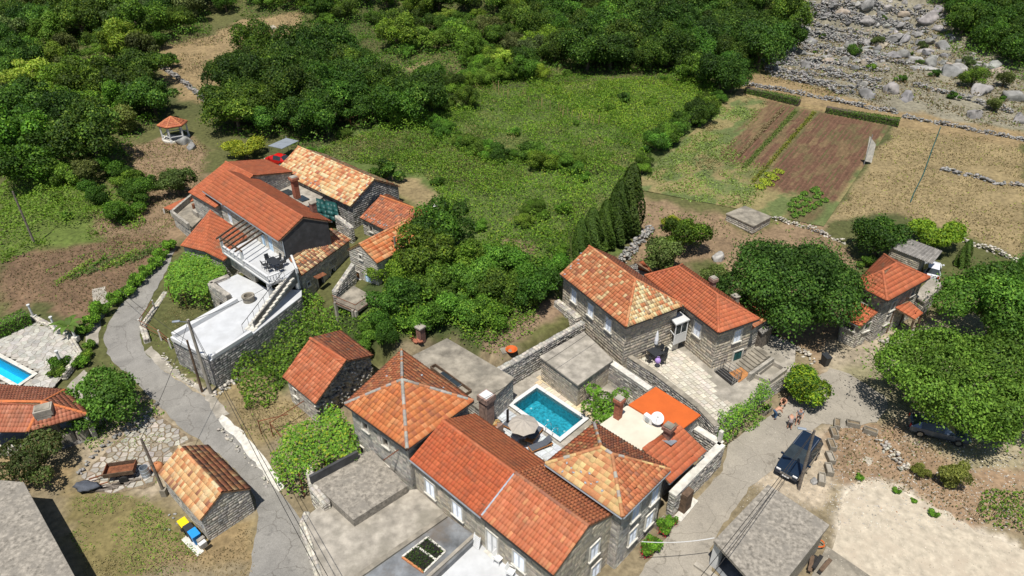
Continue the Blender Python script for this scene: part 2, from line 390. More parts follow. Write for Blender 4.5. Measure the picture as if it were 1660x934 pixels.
def tile_slope(root, roof, poly, pal, tw=.30, th=.36, prof=PROF_M, singles=0, lift=.035, jit=.006, over=.05, missing=0.0, offrow=0.0):
    """lays tiles on the slope poly = [eave A, eave B, top...]; the `singles` nearest whole tiles are objects of their own"""
    pts = [np.array(p, float) for p in poly]; A, B = pts[0], pts[1]
    U = (B - A); U /= np.linalg.norm(U); m = np.mean(pts[2:], 0); V = m - A; V = V - U * V.dot(U); V /= np.linalg.norm(V)
    N = np.cross(U, V)
    if N[2] < 0: N = -N
    if len(pts) == 4 and abs((pts[3] - A).dot(N)) > .03: singles = 0
    uv = [((p - A).dot(U), (p - A).dot(V)) for p in pts]; vmax = max(q[1] for q in uv)
    def rngu(v):
        v = min(max(v, 1e-4), vmax - 1e-4); xs = []
        for i in range(len(uv)):
            (a, b), (c, d) = uv[i], uv[(i + 1) % len(uv)]
            if (b <= v) != (d <= v): xs.append(a + (v - b) / (d - b) * (c - a))
        return (min(xs), max(xs)) if len(xs) >= 2 else (0, 0)
    rows = max(1, int(round(vmax / th))); th = vmax / rows; R_ = []; S_ = []
    for r in range(rows):
        v0, v1 = r * th - (over if r == 0 else 0), (r + 1) * th + .05
        la, ra = rngu(r * th + 1e-3); lb, rb = rngu((r + 1) * th - 1e-3)
        lo, hi = min(la, lb), max(ra, rb); k0 = math.floor(lo / tw); k1 = math.ceil(hi / tw); sh = (r % 2) * offrow * tw
        for k in range(k0 - 1, k1 + 1):
            a, b = k * tw + sh, (k + 1) * tw + sh
            a0, a1 = max(a, la), min(b, ra); b0, b1 = max(a, lb), min(b, rb)
            if a1 - a0 < .02 and b1 - b0 < .02: continue
            if missing and rnd.random() < missing: continue
            a1 = max(a1, a0 + .001); b1 = max(b1, b0 + .001)
            if a > ra: a0 = a1 = ra
            if b < la: a0 = a1 = la
            if a > rb: b0 = b1 = rb
            if b < lb: b0 = b1 = lb
            whole = a >= max(la, lb) - .02 and b <= min(ra, rb) + .02
            (S_ if (whole and singles) else R_).append((a0, a1, b0, b1, v0, v1))
    if singles and S_:
        def dist(t): p = A + U * (t[0] + t[1]) / 2 + V * t[4]; return p[0] ** 2 + p[1] ** 2 + (p[2] - HC) ** 2
        S_.sort(key=dist); R_ += S_[singles:]; S_ = S_[:singles]
    org = ORG[roof.name]
    if R_:
        T = np.array(R_); n = len(T)
        sag = lambda p: .07 * (fbm(p[:, 0] * .45 + p[:, 1] * .2, p[:, 1] * .45, 401, 3) - .5)
        P_, Q, k = tile_arrays(T[:, 0], T[:, 1], T[:, 2], T[:, 3], T[:, 4], T[:, 5], A, U, V, N, prof, lift, rng.uniform(-jit, jit, n))
        if len(uv) == 4:
            q_ = P_ - A; vu = q_ @ U; vv = np.clip((q_ @ V) / vmax, 0, 1); uL = uv[0][0] + (uv[3][0] - uv[0][0]) * vv; uR = uv[1][0] + (uv[2][0] - uv[1][0]) * vv
            s_ = np.clip((vu - uL) / (uR - uL + 1e-6), 0, 1); P_ = P_ + (vv * ((1 - s_) * (pts[3] - A).dot(N) + s_ * (pts[2] - A).dot(N)))[:, None] * N
        P_ = P_ + (sag(P_) + .035)[:, None] * N
        link('roof_tiles', meshq('roof_tiles', P_, Q, np.repeat(pick(pal, n), k, 0), org=org), roof, mats=['tile'], kind='stuff')
    if S_:
        z = np.zeros(1); o1 = np.ones(1)
        P_, Q, k = tile_arrays(-o1 * tw / 2, o1 * tw / 2, -o1 * tw / 2, o1 * tw / 2, z, o1 * (th + .05), np.zeros(3), np.array((1., 0, 0)), np.array((0, 1., 0)), np.array((0, 0, 1.)), prof, lift, z)
        me = meshq('tile', P_, Q); me.materials.append(MATS['tile_single']); cs = pick(pal, len(S_)); rev = U.dot(np.cross(V, N)) < 0
        for t, c in zip(S_, cs):
            p = A + U * (t[0] + t[1]) / 2 + V * t[4]; p = p + N * (rnd.uniform(-jit, jit) + .035 + .07 * (float(fbm(p[0] * .45 + p[1] * .2, p[1] * .45, 401, 3)) - .5)) - np.array(org) + V * (rnd.uniform(-.12, 0) if rnd.random() < .02 else 0)
            o = bpy.data.objects.new('tile', me); COL.objects.link(o); o.parent = roof
            o.matrix_basis = Matrix(((U[0], V[0], N[0], p[0]), (U[1], V[1], N[1], p[1]), (U[2], V[2], N[2], p[2]), (0, 0, 0, 1))) @ Matrix.Rotation(rnd.uniform(-.02, .02), 4, 'Z')
            o.color = (*c, 1)
    return len(S_)
def ridge_caps(roof, lines, pal, r=.13, step=.4, col=None):
    Vv = []; Q = []; C = []
    for p, q in lines:
        p, q = np.array(p, float), np.array(q, float); d = q - p; L = np.linalg.norm(d)
        if L < .3: continue
        d /= L; x = np.cross(d, (0, 0, 1.)); x /= np.linalg.norm(x); y = np.cross(x, d); n = max(1, int(L / step)); cs = pick(pal, n)
        for k in range(n):
            a = p + d * (L * k / n - .02); b = p + d * (L * (k + 1) / n + .02); i0 = len(Vv)
            for e, rr in ((a, r * rnd.uniform(1.0, 1.1)), (b, r * .86)):
                for j in range(5):
                    t = math.pi * (j / 4); Vv.append(e + x * math.cos(t) * rr + y * (math.sin(t) * rr * .8 - .03 + rnd.uniform(-.004, .004)))
            for j in range(4): Q.append((i0 + j, i0 + j + 1, i0 + 5 + j + 1, i0 + 5 + j)); C.append(cs[k])
            Q.append((i0, i0 + 4, i0 + 3, i0 + 1)); C.append(cs[k] * .6)
    if Q: link('ridge_tiles', meshq('ridge_tiles', Vv, Q, np.array(C), org=ORG[roof.name]), roof, mats=['tile'], kind='stuff')
class Stones:
    """proud stones on walls, gathered and linked as one part of a thing"""
    def __init__(s): s.A = []; s.c = []
    def face(s, a, b, z0, top, pal, holes=(), rh=(.17, .30), ln=(.24, .56), prot=.016, n=None, gap=.012):
        """a, b plan points; top = function s -> z; n outward plan normal"""
        a = np.array((a[0], a[1]), float); b = np.array((b[0], b[1]), float); L = np.linalg.norm(b - a)
        if L < .15: return
        d = (b - a) / L; nn = np.array((d[1], -d[0])) if n is None else np.array((n[0], n[1]), float)
        zt = max(top(L * k / 8) for k in range(9)); z = z0; got = []
        while z < zt - .05:
            h = rnd.uniform(*rh); z1 = z + h; x = -rnd.uniform(0, .3)
            while x < L:
                l = rnd.uniform(*ln) * (.8 + .5 * rnd.random()); x0, x1 = max(x, 0.01), min(x + l, L - .01); x += l
                if x1 - x0 < .08: continue
                m = (x0 + x1) / 2; tz = min(top(x0), top(x1), top(m)); zz = min(z1, tz)
                if zz - z < .07: continue
                if any(x1 > h0 + .02 and x0 < h1 - .02 and zz > g0 + .02 and z < g1 - .02 for h0, h1, g0, g1 in holes): continue
                got.append((x0, x1, z, zz))
            z = z1
        if not got: return
        T = np.array(got); k = len(T); J = lambda e: rng.uniform(-e, e, k)
        pr_ = rng.uniform(.4, 1.5, k) * prot; g = gap
        def pt(x, z, w): return np.stack([a[0] + d[0] * x + nn[0] * w, a[1] + d[1] * x + nn[1] * w, z], 1)
        o = [(T[:, 0] + g, T[:, 2] + g), (T[:, 1] - g, T[:, 2] + g), (T[:, 1] - g, T[:, 3] - g), (T[:, 0] + g, T[:, 3] - g)]
        base = [pt(x + J(.012), z_ + J(.012), np.full(k, -.01)) for x, z_ in o]
        e = .022; i = [(1, 1), (-1, 1), (-1, -1), (1, -1)]
        tp = [pt(x + sx * e + J(.014), z_ + sz * e + J(.014), pr_ * (1 + J(.3))) for (x, z_), (sx, sz) in zip(o, i)]
        s.A.append(np.stack(base + tp, 1).reshape(-1, 3)); s.c.append(pick(pal, k))
    def top(s, poly, z, pal, size=.4, prot=.04):
        """cap stones over a plan polygon"""
        xs = [p[0] for p in poly]; ys = [p[1] for p in poly]; got = []
        x = min(xs)
        X, Y = np.meshgrid(np.arange(min(xs), max(xs), size), np.arange(min(ys), max(ys), size)); ok = sdpoly(X.ravel() + size / 2, Y.ravel() + size / 2, poly) > .02
        for x, y in zip(X.ravel()[ok], Y.ravel()[ok]):
            w = size * .47; cx, cy = x + size / 2, y + size / 2; h = rnd.uniform(.3, 1.4) * prot
            b = [(cx + sx * w * rnd.uniform(.8, 1.05), cy + sy * w * rnd.uniform(.8, 1.05)) for sx, sy in ((-1, -1), (1, -1), (1, 1), (-1, 1))]
            got.append([(p[0], p[1], z - .02) for p in b] + [(cx + (p[0] - cx) * .86, cy + (p[1] - cy) * .86, z + h + rnd.uniform(-.01, .01)) for p in b])
        if got: s.A.append(np.array(got).reshape(-1, 3)); s.c.append(pick(pal, len(got)))
    def build(s, parent, name='stonework', mat='stone'):
        if not s.A: return
        V = np.concatenate(s.A); C = np.concatenate(s.c); n = len(C)
        q = np.array([(4, 5, 6, 7), (0, 1, 5, 4), (1, 2, 6, 5), (2, 3, 7, 6), (3, 0, 4, 7)])
        Q = (q[None] + (np.arange(n) * 8)[:, None, None]).reshape(-1, 4)
        return link(name, meshq(name, V, Q, np.repeat(C, 5, 0), org=ORG[parent.name]), parent, mats=[mat], kind='stuff')
def hit_wall(px, py, a, b):
    """photo pixel -> (s, z) on the upright wall through plan points a, b"""
    d = ray(px, py); ex, ey = b[0] - a[0], b[1] - a[1]; L = math.hypot(ex, ey)
    den = d[0] * ey - d[1] * ex; t = (a[0] * ey - a[1] * ex) / den
    x, y, z = d[0] * t, d[1] * t, HC + d[2] * t
    return ((x - a[0]) * ex + (y - a[1]) * ey) / L, z
def wall_with_holes(mb, a, b, z0, prof, holes, depth=.22, inward=None):
    """upright wall from a to b; prof = [(s, z)...] top outline; holes = (s0, s1, z0, z1)"""
    L = math.hypot(b[0] - a[0], b[1] - a[1]); dx, dy = (b[0] - a[0]) / L, (b[1] - a[1]) / L
    pt = lambda s_, z, w=0.0: (a[0] + dx * s_ - dy * w, a[1] + dy * s_ + dx * w, z)      # w>0 : inward (left of a->b)
    zt = min(p[1] for p in prof); S = sorted({0, L} | {h for q in holes for h in q[:2]}); Z = sorted({z0, zt} | {h for q in holes for h in q[2:]})
    mb.m = 0
    for i in range(len(S) - 1):
        for j in range(len(Z) - 1):
            ms, mz = (S[i] + S[i + 1]) / 2, (Z[j] + Z[j + 1]) / 2
            if mz > zt or any(q[0] < ms < q[1] and q[2] < mz < q[3] for q in holes): continue
            mb.poly([pt(S[i], Z[j]), pt(S[i + 1], Z[j]), pt(S[i + 1], Z[j + 1]), pt(S[i], Z[j + 1])])
    up = [p for p in prof if p[1] > zt + 1e-4]
    if up: mb.poly([pt(prof[0][0], zt), pt(prof[-1][0], zt)] + [pt(*p) for p in reversed(prof) if p[1] > zt + 1e-4])
    for s0, s1, g0, g1 in holes:
        c = [(s0, g0), (s1, g0), (s1, g1), (s0, g1)]
        for k in range(4):
            p, q = c[k], c[(k + 1) % 4]; mb.poly([pt(*p), pt(*q), pt(*q, depth), pt(*p, depth)])
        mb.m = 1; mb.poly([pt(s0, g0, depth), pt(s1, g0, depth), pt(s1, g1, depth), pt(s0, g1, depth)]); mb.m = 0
def opening_parts(root, a, b, sc_, zc, w, h, kind, surround=True, sill=True, smat='white_stone'):
    """window or door with frame, leaves, sill at (s, z) of the wall a->b (outward = right of a->b)"""
    L = math.hypot(b[0] - a[0], b[1] - a[1]); dx, dy = (b[0] - a[0]) / L, (b[1] - a[1]) / L; rz = math.atan2(dy, dx)
    pt = lambda s_, z, w_: (a[0] + dx * s_ + dy * w_, a[1] + dy * s_ - dx * w_, z)
    is_door = 'door' in kind; m = MB(); t = .10
    if surround:
        m.box(pt(sc_ - w / 2 - t / 2, zc, .03), (t, .12, h + 2 * t), rz); m.box(pt(sc_ + w / 2 + t / 2, zc, .03), (t, .12, h + 2 * t), rz); m.box(pt(sc_, zc + h / 2 + t / 2, .032), (w, .12, t), rz)
        root_w = m.build('door_frame' if is_door else 'window', smat, root)
    else:
        m.box(pt(sc_, zc + h / 2 + .03, .01), (w, .06, .06), rz); root_w = m.build('door_frame' if is_door else 'window', 'wood_grey', root)
    if sill and not is_door: MB().box(pt(sc_, zc - h / 2 - t / 2, .06), (w + .3, .2, t), rz).build('sill', smat, root_w)
    if is_door: MB().box(pt(sc_, zc - h / 2 - .04, .12), (w + .2, .36, .08), rz).build('step', smat, root_w)
    if kind in ('shutter', 'blue_shutter', 'white_door', 'blue_door', 'green_door'):
        mat = {'shutter': 'shutter_white', 'blue_shutter': 'shutter_blue', 'white_door': 'white_paint', 'blue_door': 'shutter_blue', 'green_door': 'tarp_green'}[kind]
        for sg in (-1, 1):
            m = MB(); c = sc_ + sg * w / 4; m.box(pt(c, zc, .0), (w / 2 - .03, .04, h), rz)
            for q in (-1, 1): m.box(pt(c + q * (w / 4 - .05), zc, .03), (.07, .03, h - .02), rz)
            for q in (-.46, -.02, .46): m.box(pt(c, zc + q * h, .032), (w / 2 - .17, .03, .08), rz)
            n = max(4, int(h / .11))
            for k in range(n): m.box(pt(c, zc - h / 2 + (k + .5) * h / n, .022), (w / 2 - .17, .03, .045), rz, Matrix.Rotation(.5, 3, 'X'))
            m.build('leaf' if is_door else 'shutter', mat, root_w)
    elif kind == 'wood':
        m = MB()
        for k in range(5): m.box(pt(sc_ - w / 2 + (k + .5) * w / 5, zc, -.05), (w / 5 - .015, .04, h), rz)
        m.build('shutter', 'wood_orange', root_w)
    elif kind in ('dark', 'glass', 'dark_door'):
        m = MB(); f = .06
        if kind == 'glass' or not is_door:
            for q in (-1, 1): m.box(pt(sc_ + q * (w / 2 - f / 2), zc, -.15), (f, .05, h), rz); m.box(pt(sc_, zc + q * (h / 2 - f / 2), -.15), (w - 2 * f, .05, f), rz)
            m.box(pt(sc_, zc, -.15), (f, .05, h - 2 * f), rz); m.build('frame', 'wood_grey' if kind == 'dark' else 'white_paint', root_w)
            MB().box(pt(sc_, zc, -.18), (w - .04, .01, h - .04), rz).build('pane', 'glass_dark', root_w)
        elif kind == 'dark_door':
            m.box(pt(sc_ - w * .3, zc, -.16), (w * .36, .05, h), rz); m.build('leaf', 'wood', root_w)
    return root_w
def quad_rect(x, y, ang, L, W):
    c, s = math.cos(R(ang)), math.sin(R(ang)); g = lambda u, v: (x + u * c - v * s, y + u * s + v * c)
    return [g(0, 0), g(L, 0), g(L, W), g(0, W)]
def lerp(p, q, t): return tuple(a + (b - a) * t for a, b in zip(p, q))
def inset_quad(q, d):
    """moves the four sides of a plan quad inward by d (number or one per side AB, BC, CD, DA)"""
    if not hasattr(d, '__len__'): d = [d] * 4
    a = sum(q[i][0] * q[(i + 1) % 4][1] - q[(i + 1) % 4][0] * q[i][1] for i in range(4)); sg = 1 if a > 0 else -1; ln = []
    for i in range(4):
        (x0, y0), (x1, y1) = q[i], q[(i + 1) % 4]; L = math.hypot(x1 - x0, y1 - y0); nx, ny = -(y1 - y0) / L * sg, (x1 - x0) / L * sg
        ln.append((x0 + nx * d[i], y0 + ny * d[i], x1 - x0, y1 - y0))
    out = []
    for i in range(4):
        p, r = ln[i - 1], ln[i]; den = p[2] * r[3] - p[3] * r[2]; t = ((r[0] - p[0]) * r[3] - (r[1] - p[1]) * r[2]) / den
        out.append((p[0] + p[2] * t, p[1] + p[3] * t))
    return out
SIDES = {'AB': (0, 1), 'BC': (1, 2), 'CD': (2, 3), 'DA': (3, 0)}
def house(name, label, cat, quad, ze, zr, z0=0.0, i0=0.0, i1=0.0, rv=.5, oh=.25, ohg=.1, pal=ORANGE, pals=None, tw=.30, th=.36, prof=PROF_M,
          wall='mortar', stone=GREYST, wins=(), singles=0, ridge_pal=None, eaves='zinc', ridge=None, missing=0.0, jit=.006, rh=(.17, .30), ln=(.24, .56),
          surround='white_stone', stone_sides='ABCD', group=None, gutter=True, offrow=0.0, zes=None, drop=()):
    """quad = eave corners A,B,C,D in plan (A->B eave, ridge parallel to it); i0/i1 hip insets (0 = gable)"""
    q = [tuple(p[:2]) for p in quad]; cx = sum(p[0] for p in q) / 4; cy = sum(p[1] for p in q) / 4
    root = thing(name, label, cat, (cx, cy, z0), group)
    zAB, zCD = zes or (ze, ze)
    if ridge: r0, r1 = ridge
    else:
        m0, m1 = lerp(q[0], q[3], rv), lerp(q[1], q[2], rv); L = math.hypot(m1[0] - m0[0], m1[1] - m0[1])
        r0, r1 = lerp(m0, m1, i0 / L), lerp(m0, m1, 1 - i1 / L)
    A, B, C, D = (*q[0], zAB), (*q[1], zAB), (*q[2], zCD), (*q[3], zCD); R0, R1 = (*r0[:2], zr), (*r1[:2], zr)
    apex = math.hypot(r1[0] - r0[0], r1[1] - r0[1]) < .25
    slopes = {'AB': [A, B, R1] if apex else [A, B, R1, R0], 'CD': [C, D, R0] if apex else [C, D, R0, R1]}
    if i1 > .05: slopes['BC'] = [B, C, R1]
    if i0 > .05: slopes['DA'] = [D, A, R0]
    # walls under the roof
    w = inset_quad(q, [oh, ohg if i1 < .05 else oh, oh, ohg if i0 < .05 else oh])
    pitch = lambda za: (zr - za) / max(.5, abs((r0[0] - q[0][0]) * -(q[1][1] - q[0][1]) + (r0[1] - q[0][1]) * (q[1][0] - q[0][0])) / math.hypot(q[1][0] - q[0][0], q[1][1] - q[0][1]))
    zwA = zAB + oh * pitch(zAB) - .09; zwC = zCD + oh * pitch(zCD) - .09
    mb = MB(); st = Stones(); info = {}
    byside = {}
    for wi in wins: byside.setdefault(wi[0], []).append(wi[1:])
    for sd, (i, j) in SIDES.items():
        a, b = w[i], w[j]; L = math.hypot(b[0] - a[0], b[1] - a[1])
        za, zb = (zwA if i in (0, 1) else zwC), (zwA if j in (0, 1) else zwC)
        prof_ = [(0, za), (L, zb)]
        if (sd == 'BC' and i1 < .05) or (sd == 'DA' and i0 < .05):
            rr = r1 if sd == 'BC' else r0; t = ((rr[0] - a[0]) * (b[0] - a[0]) + (rr[1] - a[1]) * (b[1] - a[1])) / (L * L)
            prof_ = [(0, za), (L * t, zr - .12), (L, zb)]
        holes = []; later = []
        for px, py, ww, hh, kind in byside.get(sd, ()):
            s_, z_ = hit_wall(px, py, a, b)
            if ('door' in kind) and kind[0] == '!': kind = kind[1:]
            s_ = min(max(s_, ww / 2 + .12), L - ww / 2 - .12)
            later.append((s_, z_, ww, hh, kind))
            holes.append((s_ - ww / 2, s_ + ww / 2, z_ - hh / 2, z_ + hh / 2))
        wall_with_holes(mb, a, b, z0, prof_, [h for h in holes])
        def topf(s_, pr=prof_):
            for (x0, y0), (x1, y1) in zip(pr, pr[1:]):
                if s_ <= x1 + 1e-6: return y0 + (y1 - y0) * max(0, min(1, (s_ - x0) / (x1 - x0 + 1e-9)))
            return pr[-1][1]
        if stone and sd in stone_sides.replace('ABCD', 'AB BC CD DA') and not (sd in drop):
            st.face(a, b, z0, topf, stone, [(h[0] - .1, h[1] + .1, h[2] - .1, h[3] + .1) for h in holes], rh, ln)
        info[sd] = (a, b, topf)
        for args in later: opening_parts(root, a, b, *args, smat=surround)
    mb.build('wall', [wall, 'dark_in'], root)
    st.build(root)
    # roof
    rb = MB()
    for k, pl in slopes.items():
        n = len(pl); top = [(p[0], p[1], p[2] - .02) for p in pl]; bot = [(p[0], p[1], p[2] - .12) for p in pl]; i = rb.v(*top, *bot)
        rb.f(*i[:n]); rb.f(*reversed(i[n:]))
        for a_ in range(n): b_ = (a_ + 1) % n; rb.f(i[a_], i[n + a_], i[n + b_], i[b_])
    roof = rb.build('roof', 'under_roof', root)
    n_s = 0
    order = [k for k in ('AB', 'BC', 'CD', 'DA') if k in slopes]
    for k in order:
        pl = (pals or {}).get(k, pal); left = max(0, singles - n_s) if k in ('AB', 'BC') else 0
        if k == 'AB' and 'BC' in slopes and singles: left = int(singles * .6)
        kw = dict(tw=tw, th=th, prof=prof, jit=jit, missing=missing, offrow=offrow)
        if isinstance(pl, tuple): kw.update(pl[1]); pl = pl[0]
        n_s += tile_slope(root, roof, slopes[k], pl, singles=left, **kw)
    lines = [] if apex else [(R0, R1)]
    if i1 > .05: lines += [(B, R1), (C, R1)]
    if i0 > .05: lines += [(A, R0), (D, R0)]
    up = lambda p: (p[0], p[1], p[2] + .09)
    ridge_caps(roof, [(up(a), up(b)) for a, b in lines], ridge_pal or pal)
    if gutter:
        for k, (a, b) in dict(AB=(A, B), CD=(C, D), BC=(B, C), DA=(D, A)).items():
            if k in slopes:
                cxy = Vector((cx, cy, 0)); m_ = Vector(((a[0] + b[0]) / 2, (a[1] + b[1]) / 2, 0)); ex = Vector((b[1] - a[1], a[0] - b[0], 0)).normalized()
                if ex.dot(m_ - cxy) < 0: ex = -ex
                MB().tube([Vector(a) + ex * .07 + Vector((0, 0, -.08)), Vector(b) + ex * .07 + Vector((0, 0, -.1))], .06, 6).build('gutter', eaves, roof)
    return root, roof, dict(w=w, A=A, B=B, C=C, D=D, R0=R0, R1=R1, side=info)
def chimney(parent, c, z0, z1, w=.55, mat='brick_dark', cap='concrete', rz=R(-43), band=True):
    m = MB().box((c[0], c[1], (z0 + z1) / 2), (w, w, z1 - z0), rz); ch = m.build('chimney', mat, parent, bevel=.015)
    if band: MB().box((c[0], c[1], z1 + .16), (w * 1.45, w * 1.45, .32), rz).build('chimney_head', mat, ch, bevel=.02)
    MB().box((c[0], c[1], z1 + (.37 if band else .05)), (w * 1.15, w * 1.15, .1), rz).build('chimney_cap', cap, ch)
    return ch
def block(name, label, cat, poly, z0, z1, stone=GREYST, wall='mortar', top='concrete', slab=.18, oh=.12, group=None, rh=(.17, .30), ln=(.24, .56), wins=(), holes_by=None, parapet=0.0):
    """flat-roofed stone building over a plan polygon"""
    a = sum(poly[i][0] * poly[(i + 1) % len(poly)][1] - poly[(i + 1) % len(poly)][0] * poly[i][1] for i in range(len(poly)))
    if a < 0: poly = poly[::-1]
    cx = sum(p[0] for p in poly) / len(poly); cy = sum(p[1] for p in poly) / len(poly)
    root = thing(name, label, cat, (cx, cy, z0), group); n = len(poly); mb = MB(); st = Stones()
    zt = z1 - slab
    for i in range(n):
        p, q = poly[i], poly[(i + 1) % n]; L = math.hypot(q[0] - p[0], q[1] - p[1]); holes = []; later = []
        for k, px, py, w, h, kind in wins:
            if k != i: continue
            s_, z_ = hit_wall(px, py, p, q); later.append((s_, z_, w, h, kind)); holes.append((s_ - w / 2, s_ + w / 2, z_ - h / 2, z_ + h / 2))
        wall_with_holes(mb, p, q, z0, [(0, zt), (L, zt)], holes)
        if stone: st.face(p, q, z0, lambda s_: zt, stone, [(h[0] - .1, h[1] + .1, h[2] - .1, h[3] + .1) for h in holes], rh, ln)
        for args in later: opening_parts(root, p, q, *args)
    mb.poly([(p[0], p[1], zt) for p in poly]); mb.build('wall', [wall, 'dark_in'], root); st.build(root)
    pl = [(cx + (p[0] - cx) * (1 + oh / max(1, math.hypot(p[0] - cx, p[1] - cy))), cy + (p[1] - cy) * (1 + oh / max(1, math.hypot(p[0] - cx, p[1] - cy)))) for p in poly]
    s_ = MB().prism(pl, zt + .002, z1).build('roof_slab', top, root, bevel=.03)
    return root, poly, s_
def stone_wall(name, label, pts, z0, z1, th=.4, pal=GREYST, core='mortar', cap=None, group=None, rh=(.16, .3), ln=(.22, .5), prot=.04, caps=True, cat='wall'):
    """free-standing stone wall along plan points; z0/z1 number or one per point"""
    n = len(pts); zz0 = z0 if hasattr(z0, '__len__') else [z0] * n; zz1 = z1 if hasattr(z1, '__len__') else [z1] * n
    root = thing(name, label, cat, (pts[0][0], pts[0][1], min(zz0)), group); mb = MB(); st = Stones()
    for k in range(n - 1):
        a, b = Vector(pts[k][:2]), Vector(pts[k + 1][:2]); d = (b - a).normalized(); nn = Vector((d.y, -d.x)) * th / 2
        c = [a + nn, b + nn, b - nn, a - nn]; L = (b - a).length
        mb.hexa([(c[0].x, c[0].y, zz0[k]), (c[1].x, c[1].y, zz0[k + 1]), (c[2].x, c[2].y, zz0[k + 1]), (c[3].x, c[3].y, zz0[k])],
                [(c[0].x, c[0].y, zz1[k] - .02), (c[1].x, c[1].y, zz1[k + 1] - .02), (c[2].x, c[2].y, zz1[k + 1] - .02), (c[3].x, c[3].y, zz1[k] - .02)])
        tf = lambda s_, k=k, L=L: zz1[k] + (zz1[k + 1] - zz1[k]) * s_ / L
        tr = lambda s_, k=k, L=L: zz1[k + 1] + (zz1[k] - zz1[k + 1]) * s_ / L
        zb = min(zz0[k], zz0[k + 1])
        st.face(c[0], c[1], zb, tf, pal, rh=rh, ln=ln, prot=prot, n=(d.y, -d.x)); st.face(c[2], c[3], zb, tr, pal, rh=rh, ln=ln, prot=prot, n=(-d.y, d.x))
        if k == 0: st.face(c[3], c[0], zb, lambda s_: zz1[0], pal, rh=rh, ln=ln, prot=prot)
        if k == n - 2: st.face(c[1], c[2], zb, lambda s_: zz1[-1], pal, rh=rh, ln=ln, prot=prot)
        if caps and not cap:
            # cap stones along the top
            s_ = 0.0; got = []
            while s_ < L:
                l = rnd.uniform(.25, .5)
                for half in (0, 1):
                    e0, e1 = s_ + .015, min(s_ + l, L) - .015; w0, w1 = (-th / 2, -.01) if half == 0 else (.01, th / 2)
                    if e1 - e0 < .1: continue
                    h = rnd.uniform(.01, .09); pl = []
                    for zoff, ins in ((-.04, 0), (h, .03)):
                        for e, w_ in ((e0 + ins, w0 + ins), (e1 - ins, w0 + ins), (e1 - ins, w1 - ins), (e0 + ins, w1 - ins)):
                            p_ = a + d * e + Vector((-d.y, d.x)) * w_; pl.append((p_.x + rnd.uniform(-.02, .02), p_.y + rnd.uniform(-.02, .02), tf(e) + zoff))
                    got.append(pl)
                s_ += l
            if got: st.A.append(np.array(got).reshape(-1, 3)); st.c.append(pick(pal, len(got)))
    mb.build('core', core, root); st.build(root)
    if cap:
        m = MB()
        for k in range(n - 1):
            a, b = Vector(pts[k][:2]), Vector(pts[k + 1][:2]); d = (b - a).normalized(); nn = Vector((d.y, -d.x)) * (th / 2 + .05)
            c = [a + nn, b + nn, b - nn, a - nn]; za, zb = zz1[k], zz1[k + 1]
            m.hexa([(c[0].x, c[0].y, za), (c[1].x, c[1].y, zb), (c[2].x, c[2].y, zb), (c[3].x, c[3].y, za)], [(c[0].x, c[0].y, za + .08), (c[1].x, c[1].y, zb + .08), (c[2].x, c[2].y, zb + .08), (c[3].x, c[3].y, za + .08)])
        m.build('coping', cap, root)
    return root
# rocks -----------------------------------------------------------
def rock_mesh(seed, sub=2, flat=.7, rough=.35):
    r_ = np.random.default_rng(seed); import bmesh
    bm = bmesh.new(); bmesh.ops.create_icosphere(bm, subdivisions=sub, radius=1.0); V = np.array([v.co[:] for v in bm.verts]); F = np.array([[v.index for v in f.verts] for f in bm.faces]); bm.free()
    pl = r_.normal(size=(14, 3)); pl /= np.linalg.norm(pl, axis=1)[:, None]; off = r_.uniform(.4, .9, 14)
    for n_, o_ in zip(pl, off):
        d = V @ n_ - o_; V = V - np.where(d > 0, d, 0)[:, None] * n_ * .97
    V += r_.normal(size=V.shape) * rough * .08 * (2 / sub)
    if sub > 2: V *= (1 + .28 * (fbm(V[:, 0] * 1.7 + seed, V[:, 1] * 1.7 + V[:, 2] * 1.3, seed, 4) - .5) + .16 * (fbm(V[:, 2] * 4 + seed, V[:, 0] * 4 - V[:, 1] * 3, seed + 9, 3) - .5))[:, None]
    V *= (1 + r_.uniform(-.2, .3), 1 + r_.uniform(-.25, .2), flat)
    return V, F
ROCKS = [rock_mesh(k, 1, .75) for k in range(8)]
BROCKS = [rock_mesh(50 + k, 3, .8, .5) for k in range(8)]
def rubble(name, pts, sizes, pal, parent=None, mat='rock', kind='stuff', loc=None, sink=.3):
    """many small stones joined into one object"""
    Vv, Fv, Cv = [], [], []; n0 = 0; cs = pick(pal, len(pts))
    for p, s_, c in zip(pts, sizes, cs):
        V, F = ROCKS[rnd.randrange(8)]; a = rnd.uniform(0, 6.28); ca, sa = math.cos(a), math.sin(a)
        X = V @ np.array([[ca, sa, 0], [-sa, ca, 0], [0, 0, 1]]) * s_ * np.array((1, rnd.uniform(.6, 1), rnd.uniform(.6, 1)))
        Vv.append(X + np.array((p[0], p[1], p[2] + s_ * (.5 - sink)))); Fv.append(F + n0); Cv.append(np.repeat(c[None], len(F), 0)); n0 += len(V)
    org = ORG[parent.name] if parent is not None else (loc or (0, 0, 0))
    return link(name, meshq(name, np.concatenate(Vv), np.concatenate(Fv), np.concatenate(Cv), org=org), parent, loc=loc, mats=[mat], kind=kind)
